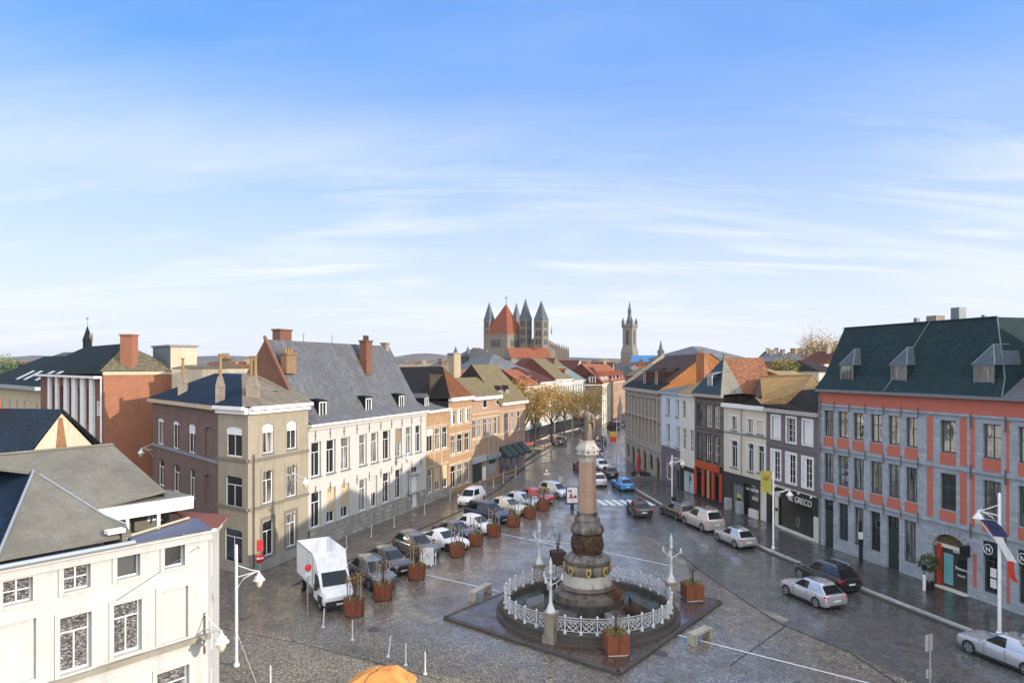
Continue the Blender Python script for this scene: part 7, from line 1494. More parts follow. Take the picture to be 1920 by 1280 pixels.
# box truck
def truck():
    x, y = gp(612, 1120); e = tag(empty('box_truck', (x, y, .006), math.radians(-59)), 'white box truck parked at the near end of the row of cars', 'truck')
    m = MB().hexa([(-3.2, -1.05, .95), (.7, -1.05, .95), (.7, 1.05, .95), (-3.2, 1.05, .95)], [(-3.2, -1.05, 3.05), (.7, -1.05, 3.05), (.7, 1.05, 3.05), (-3.2, 1.05, 3.05)]); bx = m.build('cargo_box', WHITEP, e)
    for s in (1, -1):
        MB().box(-1.25, s*1.055, 3.02, 3.9, .02, .08).box(-1.25, s*1.055, .98, 3.9, .02, .08).box(.68, s*1.055, 2, .06, .02, 2.1).box(-3.18, s*1.055, 2, .06, .02, 2.1).box(-.35, s*1.055, 1.95, .02, .02, 1.9).build('box_trim', ZINC, bx)
    MB().box(-1.25, 0, 3.056, 3.8, 2.0, .012).build('box_roof', paint('glossy_white', (.72, .72, .72), .12, coat=.6), bx)
    MB().hexa([(.701, -1.0, 2.1), (1.35, -.92, 2.12), (1.35, .92, 2.12), (.701, 1.0, 2.1)], [(.701, -1.0, 3.04), (.72, -1.0, 3.04), (.72, 1.0, 3.04), (.701, 1.0, 3.04)]).build('wind_deflector', WHITEP, e)
    def sec(X, wd, z0, z1): return [(X, wd*.95, z0), (X, wd, z0+.15), (X, wd, (z0+z1)/2), (X, wd*.93, z1-.08), (X, wd*.8, z1), (X, -wd*.8, z1), (X, -wd*.93, z1-.08), (X, -wd, (z0+z1)/2), (X, -wd, z0+.15), (X, -wd*.95, z0)]
    cab = MB().loft([sec(.72, 1.0, .35, 2.1)[::-1], sec(1.3, 1.0, .35, 2.14)[::-1], sec(1.45, 1.0, .35, 2.08)[::-1], sec(2.15, 1.0, .35, 1.28)[::-1], sec(2.7, .95, .4, 1.08)[::-1], sec(2.92, .84, .45, .92)[::-1]]).build('cab', WHITEP, e, smooth=35)
    n = Vector((.75, 0, .66))*.015; q = [Vector(p)+n for p in ((2.1, -.82, 1.36), (2.1, .82, 1.36), (1.5, .76, 2.03), (1.5, -.76, 2.03))]; MB().poly(q).build('windscreen', GLS, e)
    for s in (1, -1):
        q = [(.95, s*1.005, 1.25), (2.0, s*1.005, 1.25), (1.6, s*.985, 1.9), (.95, s*.985, 1.95)]; MB().poly(q if s < 0 else q[::-1]).build('side_window', GLS, e)
        MB().box(1.85, s*1.17, 1.35, .12, .2, .38).build('mirror', BLACK, e); MB().hexa([(2.55, s*.93, .85), (2.9, s*.75, .8), (2.88, s*.55, .8), (2.5, s*.8, .85)], [(2.5, s*.945, 1.04), (2.82, s*.74, .98), (2.78, s*.5, .99), (2.45, s*.8, 1.07)]).build('headlight', HLT, e)
        for X in (2.05, -2.2):
            t = MB(); r_ = .34; n2 = 18; rg = [t.vv([(X+rr*math.cos(2*PI*k/n2), s*yy, r_+rr*math.sin(2*PI*k/n2)) for k in range(n2)]) for rr, yy in ((r_*.7, .72), (r_, .75), (r_, .98), (r_*.7, 1.01))]
            for a, b in zip(rg, rg[1:]):
                for k in range(n2): j = (k+1) % n2; t.f.append([a[k], a[j], b[j], b[k]] if s < 0 else [a[j], a[k], b[k], b[j]])
            wh = t.build('wheel', TYRE, e); q = [(X+r_*.72*math.cos(2*PI*k/n2), s*.985, r_+r_*.72*math.sin(2*PI*k/n2)) for k in range(n2)]; MB().poly(q if s < 0 else q[::-1]).build('rim', STEEL, wh)
    tr_ = MB().box(2.9, 0, .52, .16, 1.75, .34).box(2.86, 0, .82, .1, 1.0, .16).box(-1.3, 0, .62, 3.6, .8, .3).box(-1.2, 0, .86, 3.8, 1.9, .12)
    for s in (1, -1): tr_.box(2.05, s*.9, .62, .85, .2, .5)
    tr_.build('bumper_and_chassis', TRIM, e); MB().box(2.99, 0, .5, .02, .5, .11).build('number_plate', PLATE, e)
truck()
# ================================================================ LAMPS, FLAGS, SIGNS, BOLLARDS
LMP = paint('lamp_white', (.70, .70, .69), .4); LGL = paint('lamp_glass', (.62, .56, .46), .15)
def lampset(e, z, L_, a=0, post=.08, drop=.4):
    """bracket arm reaching along local +x from a post, with a bell lantern hanging"""
    MB().tube([(0, 0, z+.35), (L_*.7, 0, z+.05), (L_, 0, z)], .025, 5).tube([(0, 0, z-.25), (L_, 0, z)], .03, 5).tube([(0, 0, z-1.2), (.06, 0, z-.75), (.35, 0, z-.32), (L_*.8, 0, z-.06)], .03, 6).build('bracket', LMP, e)
    o = MB().lathe([(.03, z), (.05, z-.1), (.1, z-.14), (.12, z-.22), (.2, z-.27), (.22, z-.36), (.29, z-.42), (.29, z-.45), (.2, z-.46)], 14, (L_, 0)).build('lantern', LMP, e, smooth=40); MB().lathe([(.19, z-.46), (.17, z-.62), (.08, z-.78), (.01, z-.82)], 12, (L_, 0), False).build('lamp_glass', LGL, o, smooth=50)
def post(name, lab, u, v, top, arm=None, ang=0, aL=1.2, cat='street lamp', r=.085, mat=LMP, group=None, base=0):
    x, y = gp(u, v, base); e = tag(empty(name, (x, y, base), math.radians(ang)), lab, cat, group); MB().lathe([(r*1.8, 0), (r*1.8, .1), (r*1.15, .16), (r, .3), (r*.8, top), (r*.5, top+.04), (.01, top+.06)], 10).build('pole', mat, e, smooth=40)
    if arm: lampset(e, arm, aL)
    return e
LG = 'white street lamps with bell lanterns'
x, y = gp(443, 1248); post('street_lamp', 'tall white street lamp beside the foreground white house, lantern toward the square', 443, 1248, zz(1022, y), zz(1072, y), 10, 1.05, group=LG)
x, y = gp(1260, 945, .13); post('street_lamp', 'slim white street lamp at the right kerb by the parked estate car', 1260, 945, zz(853, y)-.13, zz(862, y)-.13, -5, 1.1, group=LG, base=.13, r=.07)
x, y = gp(1450, 1028, .13); e = post('street_lamp', 'white street lamp with yellow swallow-tail banner in front of the tavern', 1450, 1028, zz(884, y)-.13, zz(917, y)-.13, -8, 1.25, group=LG, base=.13)
def banner(e, x0, w_, z1, z0, mats, tail=.3, sag=.05, y=0, names=None):
    n = len(mats)
    for i, mt in enumerate(mats):
        za, zb_ = z1-(z1-z0)*i/n, z1-(z1-z0)*(i+1)/n; m = MB(); last = i == n-1; K = 6
        def Q(s, z, k=1): return (x0+w_*s, y+sag*math.sin(s*7+z*2.5)+.004*k, z)
        for j in range(K):
            s0, s1 = j/K, (j+1)/K
            lo_ = lambda s: zb_-(tail*(abs(2*s-1)-.5) if last else 0)
            for q in range(3):
                f = lambda s, t: Q(s, za+(lo_(s)-za)*t); g_ = lambda s, t: Q(s, za+(lo_(s)-za)*t, -1)
                t0, t1 = q/3, (q+1)/3; m.poly(f(s0, t1), f(s1, t1), f(s1, t0), f(s0, t0)); m.poly(g_(s0, t0), g_(s1, t0), g_(s1, t1), g_(s0, t1))
        m.build('flag' if n == 1 else 'flag_panel', mt, e, smooth=60)
YEL = plaster('yellow_cloth', '#a9a24c', .1); banner(e, -.95, .82, zz(881, y)-.2, zz(925, y)-.13, [YEL]); m = MB(); za_ = zz(896, y)-.13
for k in range(5): m.box(-.55+.11*(k-2)*.8, -.09, za_+.1*math.sin(k*2.1), .07, .02, .22+.08*(k % 2), 0)
m.build('flag_emblem', paint('ochre_emblem', '#9c6a2c', .8), e)
x, y = gp(1874, 1188, .13); e = post('street_lamp', 'white street lamp with drooping French tricolour at the right edge', 1874, 1188, zz(925, y)-.13, zz(958, y)-.13, 165, 1.0, group=LG, base=.13, r=.1)
NAV = plaster('navy_cloth', '#27355c', .1); WCL = plaster('white_cloth', (.66, .66, .67), .06); RCL = plaster('red_cloth', '#b03a26', .1)
def cloth(nm, pts, w_, mt, e, yy=-.15):
    m = MB()
    for i in range(len(pts)-1):
        (a, za_), (c, zc_) = pts[i], pts[i+1]; m.poly((a, yy, za_), (a+w_, yy-.08, za_-.06), (c+w_, yy-.1, zc_-.06), (c, yy-.02, zc_)); m.poly((a, yy+.01, za_), (c, yy-.01, zc_), (c+w_, yy-.09, zc_-.06), (a+w_, yy-.07, za_-.06))
    m.build(nm, mt, e)
zF = lambda v: zz(v, y)-.13; ef = empty('flag', (x, y-.0, .13)); tag(ef, 'French tricolour drooping from the lamp post at the right edge', 'flag')
MB().tube([(.0, -.1, zF(1025)), (-1.35, -.25, zF(968))], .025, 5).build('flag_staff', LMP, ef)
cloth('blue_panel', [(-1.15, zF(972)), (-.75, zF(985)), (-.45, zF(1003))], .75, NAV, ef); cloth('white_panel', [(-.45, zF(1003)), (-.25, zF(1018)), (.0, zF(1030)), (.3, zF(1050))], .42, WCL, ef, -.2); cloth('red_panel', [(.3, zF(1048)), (.28, zF(1062)), (.36, zF(1076)), (.55, zF(1086))], .28, RCL, ef, -.22)
x, y = gp(1132, 880); post('street_lamp', 'slim grey street lamp behind the column in the narrow street', 1132, 880, zz(768, y), zz(778, y), 175, .9, group=LG, r=.07, mat=STEEL)
x, y = gp(1156, 893); e = post('flag_pole', 'grey pole carrying a black, yellow and red swallow-tail banner', 1156, 893, zz(782, y), cat='flag pole', r=.05, mat=STEEL)
banner(e, -.85, .8, zz(798, y), zz(829, y), [plaster('black_cloth', '#1c2226', .1), plaster('gold_cloth', '#c99a26', .1), RCL], .3)
x, y = gp(1164, 880); post('lamp_pole', 'thin grey pole right of the black, yellow and red banner', 1164, 880, zz(758, y), cat='pole', r=.045, mat=STEEL)
# wall lamps: a bracket on a facade
def walllamp(lab, fr_, t_, z_, L_=1.3):
    p = fr_.P(t_, 0, 0); e = tag(empty('wall_lamp', (p[0], p[1], 0), math.atan2(-fr_.N[1], -fr_.N[0])), lab, 'wall lamp', 'bell lanterns on wall brackets'); MB().tube([(.03, 0, z_-1.2), (.03, 0, z_+.4)], .04, 6).build('wall_plate', IRON, e); lampset(e, z_, L_)
walllamp('bell lantern on a bracket at the corner of the foreground white house', f1, 8.85, zz(1165, 27.5), 1.3); walllamp('bell lantern bracket on the sunlit side of the grey corner house', fd, fd.t(545), fd.z(545, 893), 1.3); walllamp('bell lantern bracket on the front of the long white house', wf, wf.t(742), wf.z(742, 850), 1.3); walllamp('small lantern bracket on the pale blue shop', pb2, pb2.L-.5, 3.5, .9); walllamp('lamp bracket on the dark brick wall left of the grey corner house', fb, .3, fb.z(288, 838), 1.0)
# signs
def sign(name, lab, u, v, top, parts, cat='sign', mat=STEEL, base=0, ang=0, d=None):
    x, y = gp(u, v, base) if d is None else at(u, d); e = tag(empty(name, (x, y, base), ang), lab, cat); MB().lathe([(.035, 0), (.035, top)], 8).build('pole', mat, e)
    for k, (nm, shp, z_, w_, h_, mt, yy) in enumerate(parts):
        m = MB()
        if shp == 'disc': m.loft([[(w_/2*math.cos(2*PI*j/20), yy, z_+w_/2*math.sin(2*PI*j/20)) for j in range(20)], [(w_/2*math.cos(2*PI*j/20), yy-.02, z_+w_/2*math.sin(2*PI*j/20)) for j in range(20)]])
        elif shp == 'tri': m.loft([[(-w_/2, yy, z_-w_*.4), (w_/2, yy, z_-w_*.4), (0, yy, z_+w_*.5)], [(-w_/2, yy-.02, z_-w_*.4), (w_/2, yy-.02, z_-w_*.4), (0, yy-.02, z_+w_*.5)]])
        else: m.box(0, yy-.01, z_, w_, .02, h_)
        m.build(nm, mt, e)
    return e
SRED = paint('sign_red', '#a31f22', .4); SWH = paint('sign_white', (.7, .7, .7), .4); SGR = paint('sign_back', (.42, .43, .43), .45, .3); SBL = paint('sign_blue', '#244a8c', .4)
sign('road_sign', 'red disc sign with white plate on a pole beside the box truck', 577, 1155, 3.05, [('sign_disc', 'disc', 2.85, .42, 0, SRED, -.04), ('sign_plate', 'box', 2.45, .4, .22, SWH, -.04)], ang=.75)
x, y = gp(487, 1098); sign('no_entry_sign', 'no-entry sign on a pole beside the grey corner house', 487, 1098, 3.9, [('sign_disc', 'disc', zz(1046, y), .65, 0, SRED, -.04), ('white_bar', 'box', zz(1046, y), .46, .12, SWH, -.065), ('red_white_plate', 'box', zz(1022, y), .45, .75, SRED, -.04)], ang=.75)
sign('road_sign', 'two grey sign backs on a pole in the lower right foreground', 1744, 1300, zz(1188, 30.3), [('sign_plate', 'box', zz(1205, 30.3), .42, .7, SGR, .07), ('small_plate', 'box', zz(1263, 30.3), .32, .4, SGR, .07)], base=0, ang=.35, d=30.3)
x, y = gp(1025, 915); sign('road_sign', 'pole with an orange-edged disc and two round lamps at the end of the parked row', 1025, 915, zz(879, y), [('sign_disc', 'disc', zz(882, y), .5, 0, paint('orange_sign', '#b5643c', .5), -.04), ('disc_face', 'disc', zz(882, y), .34, 0, SWH, -.065), ('lamp_pair', 'box', zz(888, y), .75, .22, SWH, -.04)])
x, y = gp(1051, 912); sign('road_sign', 'grey rectangular sign back beside the silver compact car', 1051, 912, zz(893, y)+.1, [('sign_plate', 'box', zz(897, y), .5, .62, SGR, -.04)])
x, y = gp(1073, 955); e = tag(empty('advertising_panel', (x, y, 0), .02), 'white framed advertising panel with red figures left of the column', 'advertising panel')
zt_, zb_ = zz(912, y), zz(945, y); MB().box(0, .1, (zt_+zb_)/2, 1.28, .16, zt_-zb_).build('frame', paint('panel_frame', '#2a3036', .4), e); MB().box(0, 0, (zt_+zb_)/2+.05, 1.08, .05, zt_-zb_-.22).build('poster', SWH, e); MB().box(0, .1, zb_/2, .35, .14, zb_).build('foot', BLACK, e); zm = (zt_+zb_)/2
MB().box(-.12, -.03, zm+.03, .22, .012, .32).box(-.12, -.03, zm-.2, .48, .012, .14).build('red_figure', SRED, e); MB().box(.3, -.03, zm-.12, .3, .012, .3).box(-.22, -.03, zm+.45, .34, .012, .2).build('poster_blocks', paint('poster_red_grey', '#7c4a52', .5), e); MB().box(.05, -.03, zm-.5, .42, .012, .06).build('poster_line', SGR, e)
x, y = gp(806, 1010+52); e = tag(empty('display_board', (x-.2, y, 0), .1), 'white board with grey motif standing behind a planter by the SUV', 'board'); MB().box(0, 0, .75, .95, .08, 1.2).box(-.3, 0, .1, .1, .4, .1).box(.3, 0, .1, .1, .4, .1).build('panel', SWH, e); MB().tube([(-.2, -.05, .5), (.0, -.05, 1.0), (.2, -.05, .6), (-.05, -.05, .85), (.25, -.05, 1.1)], .02, 4).build('motif', SGR, e); MB().box(.62, 0, .6, .06, .06, 1.0).build('side_post', SWH, e)
x, y = gp(1003, 948); e = tag(empty('litter_bin', (x, y, 0)), 'grey cylindrical litter bin beside the farthest rust planter', 'litter bin'); MB().lathe([(.24, 0), (.26, .8), (.3, .85), (.3, .95), (.1, 1.0)], 12).build('bin', SGR, e)
x, y = gp(1614, 1053, .13); e = tag(empty('information_post', (x, y, .13), .2), 'slim dark post with white top plate on the right pavement before the red building', 'post'); MB().box(0, 0, .85, .22, .18, 1.7).build('post', FRD, e); MB().box(0, -.0, 1.95, .24, .2, .5).build('white_plate', SWH, e); MB().box(0, 0, 2.6, .1, .1, .8).build('upper_post', BLACK, e)
# bollards
def bollard():
    e = empty('bollard', (0, 0, 0)); MB().lathe([(.05, 0), (.042, .06), (.04, 1.0), (.03, 1.04), (.005, 1.06)], 8).build('tube', FWH, e, smooth=40); MB().lathe([(.11, 0), (.1, .03), (.05, .08)], 10).build('base_flange', FWH, e); return e
bo = bollard(); BL = [(606, 1175, 'white bollard beside the front wheel of the box truck', .06), (661, 1199, 'white bollard in front of the nearest rust planter', .0), (728, 1230, 'leaning greyish bollard, third of the slim bollards toward the viewer', .12), (761, 1246, 'white bollard between the leaning one and the rightmost one', 0), (797, 1263, 'rightmost of the white bollards in the near foreground', 0), (507, 1290, 'white bollard at the bottom edge left of the orange chimney top', 0)]
first = True
for u, v, lab, tl in BL:
    o = bo if first else copy_tree(bo); first = False; x, y = gp(u, v); o.location = (x, y, 0); o.rotation_euler.y = tl; tag(o, lab, 'bollard', 'slim white bollards in the near square')
for i, (u, v, lab) in enumerate([(650, 1027, 'thin white bollard on the brown lane above the crossover'), (696, 1006, 'slightly leaning thin bollard on the brown lane above the dark hatchback'), (739, 988, 'thin white bollard on the brown lane above the white coupe'), (796, 962, 'thin bollard in front of the white house door'), (844, 938, 'thin bollard left of the white people carrier'), (900, 916, 'thin bollard before the dark green shop door'), (925, 914, 'thin bollard right of the dark green shop door'), (944, 905, 'taller white post before the first green awning'), (967, 894, 'taller white post before the last green awning')]):
    o = copy_tree(bo); x, y = gp(u, v); o.location = (x, y, 0); o.rotation_euler = (0, .1 if i == 1 else 0, i); o.scale = (.8, .8, 1 if i < 7 else 1.5); tag(o, lab, 'bollard', 'thin bollards along the left facades')
x0_, y0_ = gp(944, 900); x1_, y1_ = gp(967, 896); tag(MB().tube([(x0_, y0_, .5), (x1_, y1_, .5)], .03, 5).build('hand_rail', SGR), 'grey rail between the two taller posts below the green awnings', 'rail')
# cafe terrace
x, y = gp(1198, 892, .13); e = tag(empty('parasol', (x, y, .13)), 'closed red parasol on the pavement before the arcaded stone building', 'parasol'); MB().lathe([(.28, .0), (.28, .08), (.04, .1), (.03, .5)], 10).build('base', SGR, e); MB().lathe([(.1, .35), (.27, .6), (.2, 1.2), (.27, 1.7), (.22, 2.4), (.09, 2.95), (.02, 3.1)], 9).build('canopy', paint('parasol_red', '#a3131c', .7), e)
def cafeset(lab, u, v):
    x, y = gp(u, v, .13); e = tag(empty('cafe_chair', (x, y, .13), random.uniform(0, 3)), lab, 'chair', 'black cafe chairs by the red parasol')
    MB().box(0, 0, .45, .44, .44, .05).build('seat', BLACK, e); MB().box(0, .2, .72, .44, .05, .45).build('backrest', BLACK, e)
    for sx_ in (-1, 1):
        for sy_ in (-1, 1): MB().tube([(sx_*.19, sy_*.19, 0), (sx_*.19, sy_*.19, .43)], .02, 5).build('leg', STEEL, e)
for k, (u, v) in enumerate([(1188, 898), (1192, 896), (1204, 897), (1208, 898), (1213, 897), (1217, 899)]): cafeset(['leftmost black cafe chair, left of the red parasol', 'black cafe chair just left of the red parasol', 'black cafe chair just right of the red parasol', 'second black cafe chair right of the red parasol', 'third black cafe chair right of the red parasol', 'rightmost black cafe chair right of the red parasol'][k], u, v)
x, y = gp(1252, 950, .13); tag(MB().lathe([(.2, 0), (.24, .7), (.28, .75), (.05, .95)], 10, (0, 0)).build('litter_bin', BLACK), 'black litter bin on the right pavement beside the slim street lamp', 'litter bin').location = (x+.9, y+1.2, .13)
# potted bay tree at the arched shop
x, y = gp(1742, 1104, .13); e = tag(empty('potted_tree', (x, y, .13)), 'round potted bay tree beside the arched shop entrance', 'potted plant'); MB().lathe([(.26, 0), (.33, .5), (.3, .5), (.28, .45)], 12, cap=False).lathe([(.28, .44), (.01, .45)], 12, cap=False).build('pot', BLACK, e); MB().tube([(0, 0, .4), (.03, 0, .9), (0, .02, 1.3)], .04).tube([(.05, .05, .4), (.0, .05, .9), (.04, 0, 1.2)], .03).build('trunk', STAKE, e)
def blob(e, c, r, n, mat, s, name='crown', sq=1, hole=.15, seed=1):
    m = MB(); rn = random.Random(seed)
    for k in range(n):
        d = Vector((rn.gauss(0, 1), rn.gauss(0, 1), rn.gauss(0, 1))).normalized(); q = rn.uniform(.35, 1)**.5; bump_ = 1+.3*noise.noise(d*2.3+Vector((seed, 0, 0))); p = Vector((c[0]+d.x*r*q*bump_, c[1]+d.y*r*q*bump_, c[2]+d.z*r*q*bump_*sq))
        if noise.noise(p*1.3+Vector((seed*3, 0, 0))) < -hole and q > .5: continue
        u_ = Vector((rn.uniform(-1, 1), rn.uniform(-1, 1), rn.uniform(-.8, .8))).normalized()*s*rn.uniform(.6, 1.3); v_ = u_.cross(Vector((rn.uniform(-1, 1), rn.uniform(-1, 1), rn.uniform(-1, 1)))).normalized()*s*.45
        m.poly(p-u_*.5, p+v_*.5, p+u_*.5, p-v_*.5)
    return m.build(name, mat, e)
blob(e, (0, 0, 1.68), .62, 900, leafmat('bay_leaf', '#3f4a2a', '#2c3620', '#5d6038'), .17); x2, y2 = gp(1733, 1106, .13); e2 = tag(empty('white_post', (x2, y2, .13)), 'short white post left of the potted bay tree', 'post'); MB().lathe([(.1, 0), (.1, .95), (.07, 1.0)], 8).build('post', SWH, e2); MB().box(0, -.0, 1.45, .3, .1, .3).build('sign_box', BLACK, e2); MB().box(0, 0, 1.2, .05, .05, .4).build('neck', BLACK, e2)
# orange chimney top in the sun at the bottom edge
x, y = at(716, 24); zc0 = zz(1253, 24); e = tag(empty('orange_chimney_top', (x, y, 0)), 'weathered orange chimney top with moss at the bottom edge of the photo', 'chimney'); OCH = newmat('orange_mortar')[0]; nt2 = OCH.node_tree; b_ = nt2.nodes['Principled BSDF']; n1_ = noi(nt2, objn(nt2), 2.2, 7, .75); n2_ = noi(nt2, objn(nt2), 7, 4); vo = nt2.nodes.new('ShaderNodeTexVoronoi'); vo.feature = 'DISTANCE_TO_EDGE'; vo.inputs['Scale'].default_value = .85; dn = nt2.nodes.new('ShaderNodeTexNoise'); dn.inputs['Scale'].default_value = 1.6; dn.inputs['Detail'].default_value = 5; L(nt2, objn(nt2), dn.inputs['Vector']); L(nt2, mix(nt2, .45, objn(nt2), dn.outputs['Color']), vo.inputs['Vector']); cc_ = mix(nt2, ramp(nt2, n1_, .4, .65), C('#c58a4a'), C('#b06a2e')); cc_ = mix(nt2, ramp(nt2, n2_, .66, .74), cc_, C('#5a5426')); cc_ = mix(nt2, ramp(nt2, vo.outputs['Distance'], .004, .016), C('#5a3a1c'), cc_); L(nt2, cc_, b_.inputs['Base Color']); b_.inputs['Roughness'].default_value = .9; bump(nt2, b_, n2_, .5, .04)
m = MB(); m.prism([(-.9, -.5), (.75, -.7), (.9, .6), (-.8, .7)], 0, zc0-.55); m.build('stack', BRK_O, e)
m = MB().loft([[(-1.35, -.6, zc0-.62), (1.0, -.8, zc0-.62), (1.15, .6, zc0-.6), (-1.1, .75, zc0-.6)], [(-1.3, -.55, zc0-.5), (.95, -.75, zc0-.48), (1.05, .55, zc0-.46), (-1.0, .7, zc0-.46)], [(-.62, -.25, zc0-.13), (.45, -.35, zc0-.06), (.5, .3, zc0), (-.5, .35, zc0-.1)], [(-.3, -.1, zc0-.03), (.33, -.15, zc0+.0), (.38, .2, zc0+.03), (-.2, .25, zc0)]]); m.build('cap', OCH, e)
# stone heaps, planting beds and red barrier along the left pavement further on
for k, (u, v, w_, lab) in enumerate([(985, 848, 2.2, 'low pile of pale paving slabs nearest the green awnings'), (1008, 843, 2.0, 'pile of pale slabs with a shrub left of the oncoming car'), (1020, 836, 1.6, 'third low stone heap along the tree-lined pavement'), (1036, 818, 2.0, 'farthest flat stone heap under the street trees')]):
    x, y = gp(u, v); e = tag(empty('stone_heap', (x, y, 0)), lab, 'stone heap', 'stone heaps along the tree-lined pavement'); m = MB(); rn = random.Random(k)
    for j in range(7): m.box(rn.uniform(-1, 1)*w_*.5, rn.uniform(-.8, .8), .16+.13*(j % 2), rn.uniform(.7, 1.2), rn.uniform(.4, .8), .26, rn.uniform(0, 3))
    m.build('slabs', streakstone('slab_pale', '#a0917a', '#6d604f', .8, .3), e)
x, y = gp(994, 838); e = tag(empty('red_barrier', (x, y, 0), .6), 'low red work barrier by the first street tree', 'barrier'); MB().box(0, 0, .65, 2.2, .1, .5).build('board', paint('barrier_red', '#8e3427', .6), e); MB().box(-.9, 0, .2, .1, .5, .4).box(.9, 0, .2, .1, .5, .4).build('feet', BLACK, e)
strip('planting_kerb', [gp(*p) for p in ((968, 868), (985, 864), (1005, 850), (1030, 838), (1042, 826))], .35, .2, KS, h=.2)
# pedestrians far off on the tree-lined pavement
def person(lab, u, v, h, coat, seed=0, d=None):
    x, y = gp(u, v); e = tag(empty('person', (x, y, .01), seed), lab, 'person'); k = h/1.75; R_ = []
    for z_, rx, ry in ((.0, .09, .12), (.08, .09, .1), (.45, .12, .11), (.85, .17, .13), (1.0, .16, .12), (1.15, .18, .12), (1.38, .21, .12), (1.46, .12, .1), (1.5, .06, .06), (1.56, .07, .08), (1.66, .08, .1), (1.74, .05, .06)): R_.append([(rx*k*math.cos(2*PI*j/10), ry*k*math.sin(2*PI*j/10), z_*k) for j in range(10)])
    m = MB().loft(R_)
    for s in (1, -1): m.tube([(s*.2*k, 0, 1.38*k), (s*.25*k, .02, 1.1*k), (s*.24*k, -.08, .85*k), (s*.23*k, -.1, .78*k)], [.055, .045, .035, .03], 6)
    m.build('body', coat, e, smooth=60); MB().sphere((0, .01, 1.68*k), .095*k, 8, 6).build('hair', BLACK, e)
person('person in dark clothes on the pavement by the far shop fronts', 1083, 802, 1.72, paint('dark_coat', '#1d2026', .8)); person('person in a dark coat near the queueing cars', 1130, 838, 1.75, paint('dark_coat', '#1d2026', .8), 1)
# ================================================================ TREES
BARK = streakstone('bark', '#4a4036', '#2c2621', .9, .4); LA = leafmat('street_leaf', '#b58c48', '#8a673a', '#77723c'); LB = leafmat('street_leaf_dark', '#7c703a', '#58592f', '#96783c')
def tree(name, lab, x, y, z, h, w, n, lm, ls, trunk=.5, group=None, seed=1, twig=70, cat='tree', r0=.2):
    e = tag(empty(name, (x, y, z)), lab, cat, group); rn = random.Random(seed); m = MB(); ht = h*trunk; m.tube([(0, 0, 0), (rn.uniform(-.1, .1), rn.uniform(-.1, .1), ht*.5), (rn.uniform(-.2, .2), rn.uniform(-.2, .2), ht), (0, 0, h*.8)], [r0, r0*.8, r0*.65, r0*.2], 8); tips = []
    for k in range(9):
        a = 2*PI*k/9+rn.uniform(-.3, .3); z0 = ht*rn.uniform(.75, 1.15); rr_ = w/2*rn.uniform(.55, 1); q = (rr_*math.cos(a), rr_*math.sin(a), z0+(h-z0)*rn.uniform(.35, .95)); mid = (q[0]*.5, q[1]*.5, z0+(q[2]-z0)*.45); m.tube([(0, 0, z0), mid, q], [r0*.45, r0*.28, r0*.07], 5, False); tips += [q, mid]
        for j in range(twig//9):
            s_ = rn.uniform(.4, 1); p = [mid[i]+(q[i]-mid[i])*s_ for i in range(3)]; t = (p[0]+rn.uniform(-1, 1)*w*.17, p[1]+rn.uniform(-1, 1)*w*.17, p[2]+rn.uniform(-.1, .9)*h*.16); m.tube([p, t], [r0*.09, .006], 3, False); tips.append(t)
    m.build('trunk', BARK, e); c = MB()
    for k in range(n):
        t = rn.choice(tips); p = Vector((t[0]+rn.gauss(0, w*.075), t[1]+rn.gauss(0, w*.075), t[2]+rn.gauss(0, h*.055)))
        if p.z < ht*.6: continue
        u_ = Vector((rn.uniform(-1, 1), rn.uniform(-1, 1), rn.uniform(-1, 1))).normalized()*ls*rn.uniform(.6, 1.3); v_ = u_.cross(Vector((rn.uniform(-1, 1), rn.uniform(-1, 1), rn.uniform(-1, 1)))).normalized()*ls*.5; c.poly(p-u_*.5, p+v_*.5, p+u_*.5, p-v_*.5)
    c.build('crown', lm, e); return e
TG = 'autumn street trees along the left pavement'
for k, (u, v, vt, w_, n, lm, lab) in enumerate([(981, 848, 728, 7.6, 2900, LA, 'nearest autumn street tree, rising right of the green awnings'), (1003, 842, 722, 8, 3000, LA, 'golden street tree with slim trunk, second from the awnings'), (1034, 826, 726, 8, 3000, LA, 'golden street tree above the oncoming car'), (1058, 814, 733, 7.4, 2700, LB, 'yellow-green street tree left of the statue'), (1074, 806, 745, 7.2, 2500, LA, 'street tree directly behind the statue on the left'), (1108, 806, 728, 7.2, 2500, LB, 'brown-leaved tree behind the statue before the brown corner house')]):
    x, y = gp(u, v); tree('street_tree', lab, x, y, 0, zz(vt, y), w_, n, lm, .36, .36, TG, 11+k, r0=.22)
for k, (u, d, vt, w_, n, lm, lab) in enumerate([(1527, 150, 648, 8, 3200, LA, 'half bare autumn tree on the right skyline, left one'), (1555, 145, 643, 8, 3200, LA, 'taller half bare autumn tree on the right skyline beside the red building'), (1568, 160, 640, 6, 500, LB, 'sparse tree peeping out beside the slate roof of the red building')]):
    x, y = at(u, d); tree('autumn_tree', lab, x, y, 0, zz(vt, d), w_, n, lm, .35, .7, None, 31+k, r0=.25)
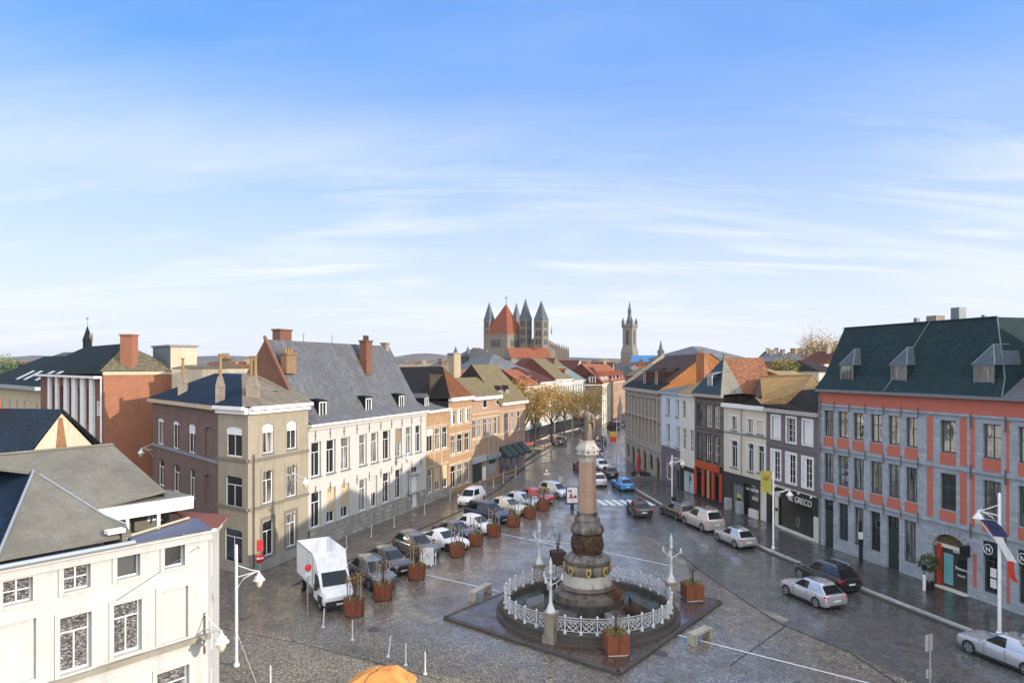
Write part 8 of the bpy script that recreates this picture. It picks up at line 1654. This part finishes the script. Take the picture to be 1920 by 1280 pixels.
for u, d, vt, w_, lab, mt in ((1470, 100, 672, 4.6, 'round yellow-green tree behind the tan roofs at right', leafmat('yellow_green_leaf', '#7d7a35', '#565a2c', '#8f8340')), (2, 140, 664, 6, 'bright green tree at the far left edge of the skyline', leafmat('bright_green_leaf', '#5d7a2c', '#47601f', '#7c8c3a'))):
    x, y = at(u, d); e = tag(empty('round_tree', (x, y, 0)), lab, 'tree'); z_ = zz(vt, d); MB().tube([(0, 0, 0), (0, 0, z_*.8)], [.25, .1]).build('trunk', BARK, e); blob(e, (0, 0, z_-w_*.5), w_*.55, 2200, mt, .38, seed=int(u))
# distant woods below the hills
wd = MB(); rn = random.Random(77)
for k in range(9000):
    u, d = rn.uniform(-60, 1980), rn.uniform(500, 1100); x, y = at(u, d); z_ = rn.uniform(0, 8)*max(0, noise.noise((x*.012, y*.012, 3))+.35)
    s_ = rn.uniform(1.5, 3.5); a = rn.uniform(0, PI); wd.poly((x-s_*math.cos(a), y-s_*math.sin(a), max(-.02, z_-s_)), (x+s_*math.cos(a), y+s_*math.sin(a), max(-.02, z_-s_)), (x, y, z_+s_))
tag(wd.build('distant_woods', leafmat('wood_leaf', '#5b4f40', '#46463a', '#6b5a45')), 'far brown woods behind the town roofs', 'woods', kind='stuff')

x, y = gp(443, 1248); x2, y2 = gp(482, 1284); tag(MB().tube([(x, y, 1.7), (x2, y2, .02)], .012, 4).build('guy_wire', LMP), 'thin pale guy wire slanting from the tall lamp by the foreground house', 'wire')

hz_ = MB().box(0, 1450, 34.5, 8600, 3100, 71).build('haze', bpy.data.materials.new('haze_air')); tag(hz_, 'thin pale haze over the town', 'haze', kind='stuff')
hm_ = hz_.data.materials[0]; hm_.use_nodes = True; hn_ = hm_.node_tree; hn_.nodes.remove(hn_.nodes['Principled BSDF']); pv = hn_.nodes.new('ShaderNodeVolumePrincipled'); pv.inputs['Color'].default_value = (.75, .82, .92, 1); pv.inputs['Density'].default_value = .00010; pv.inputs['Anisotropy'].default_value = .2; L(hn_, pv.outputs[0], hn_.nodes['Material Output'].inputs['Volume'])
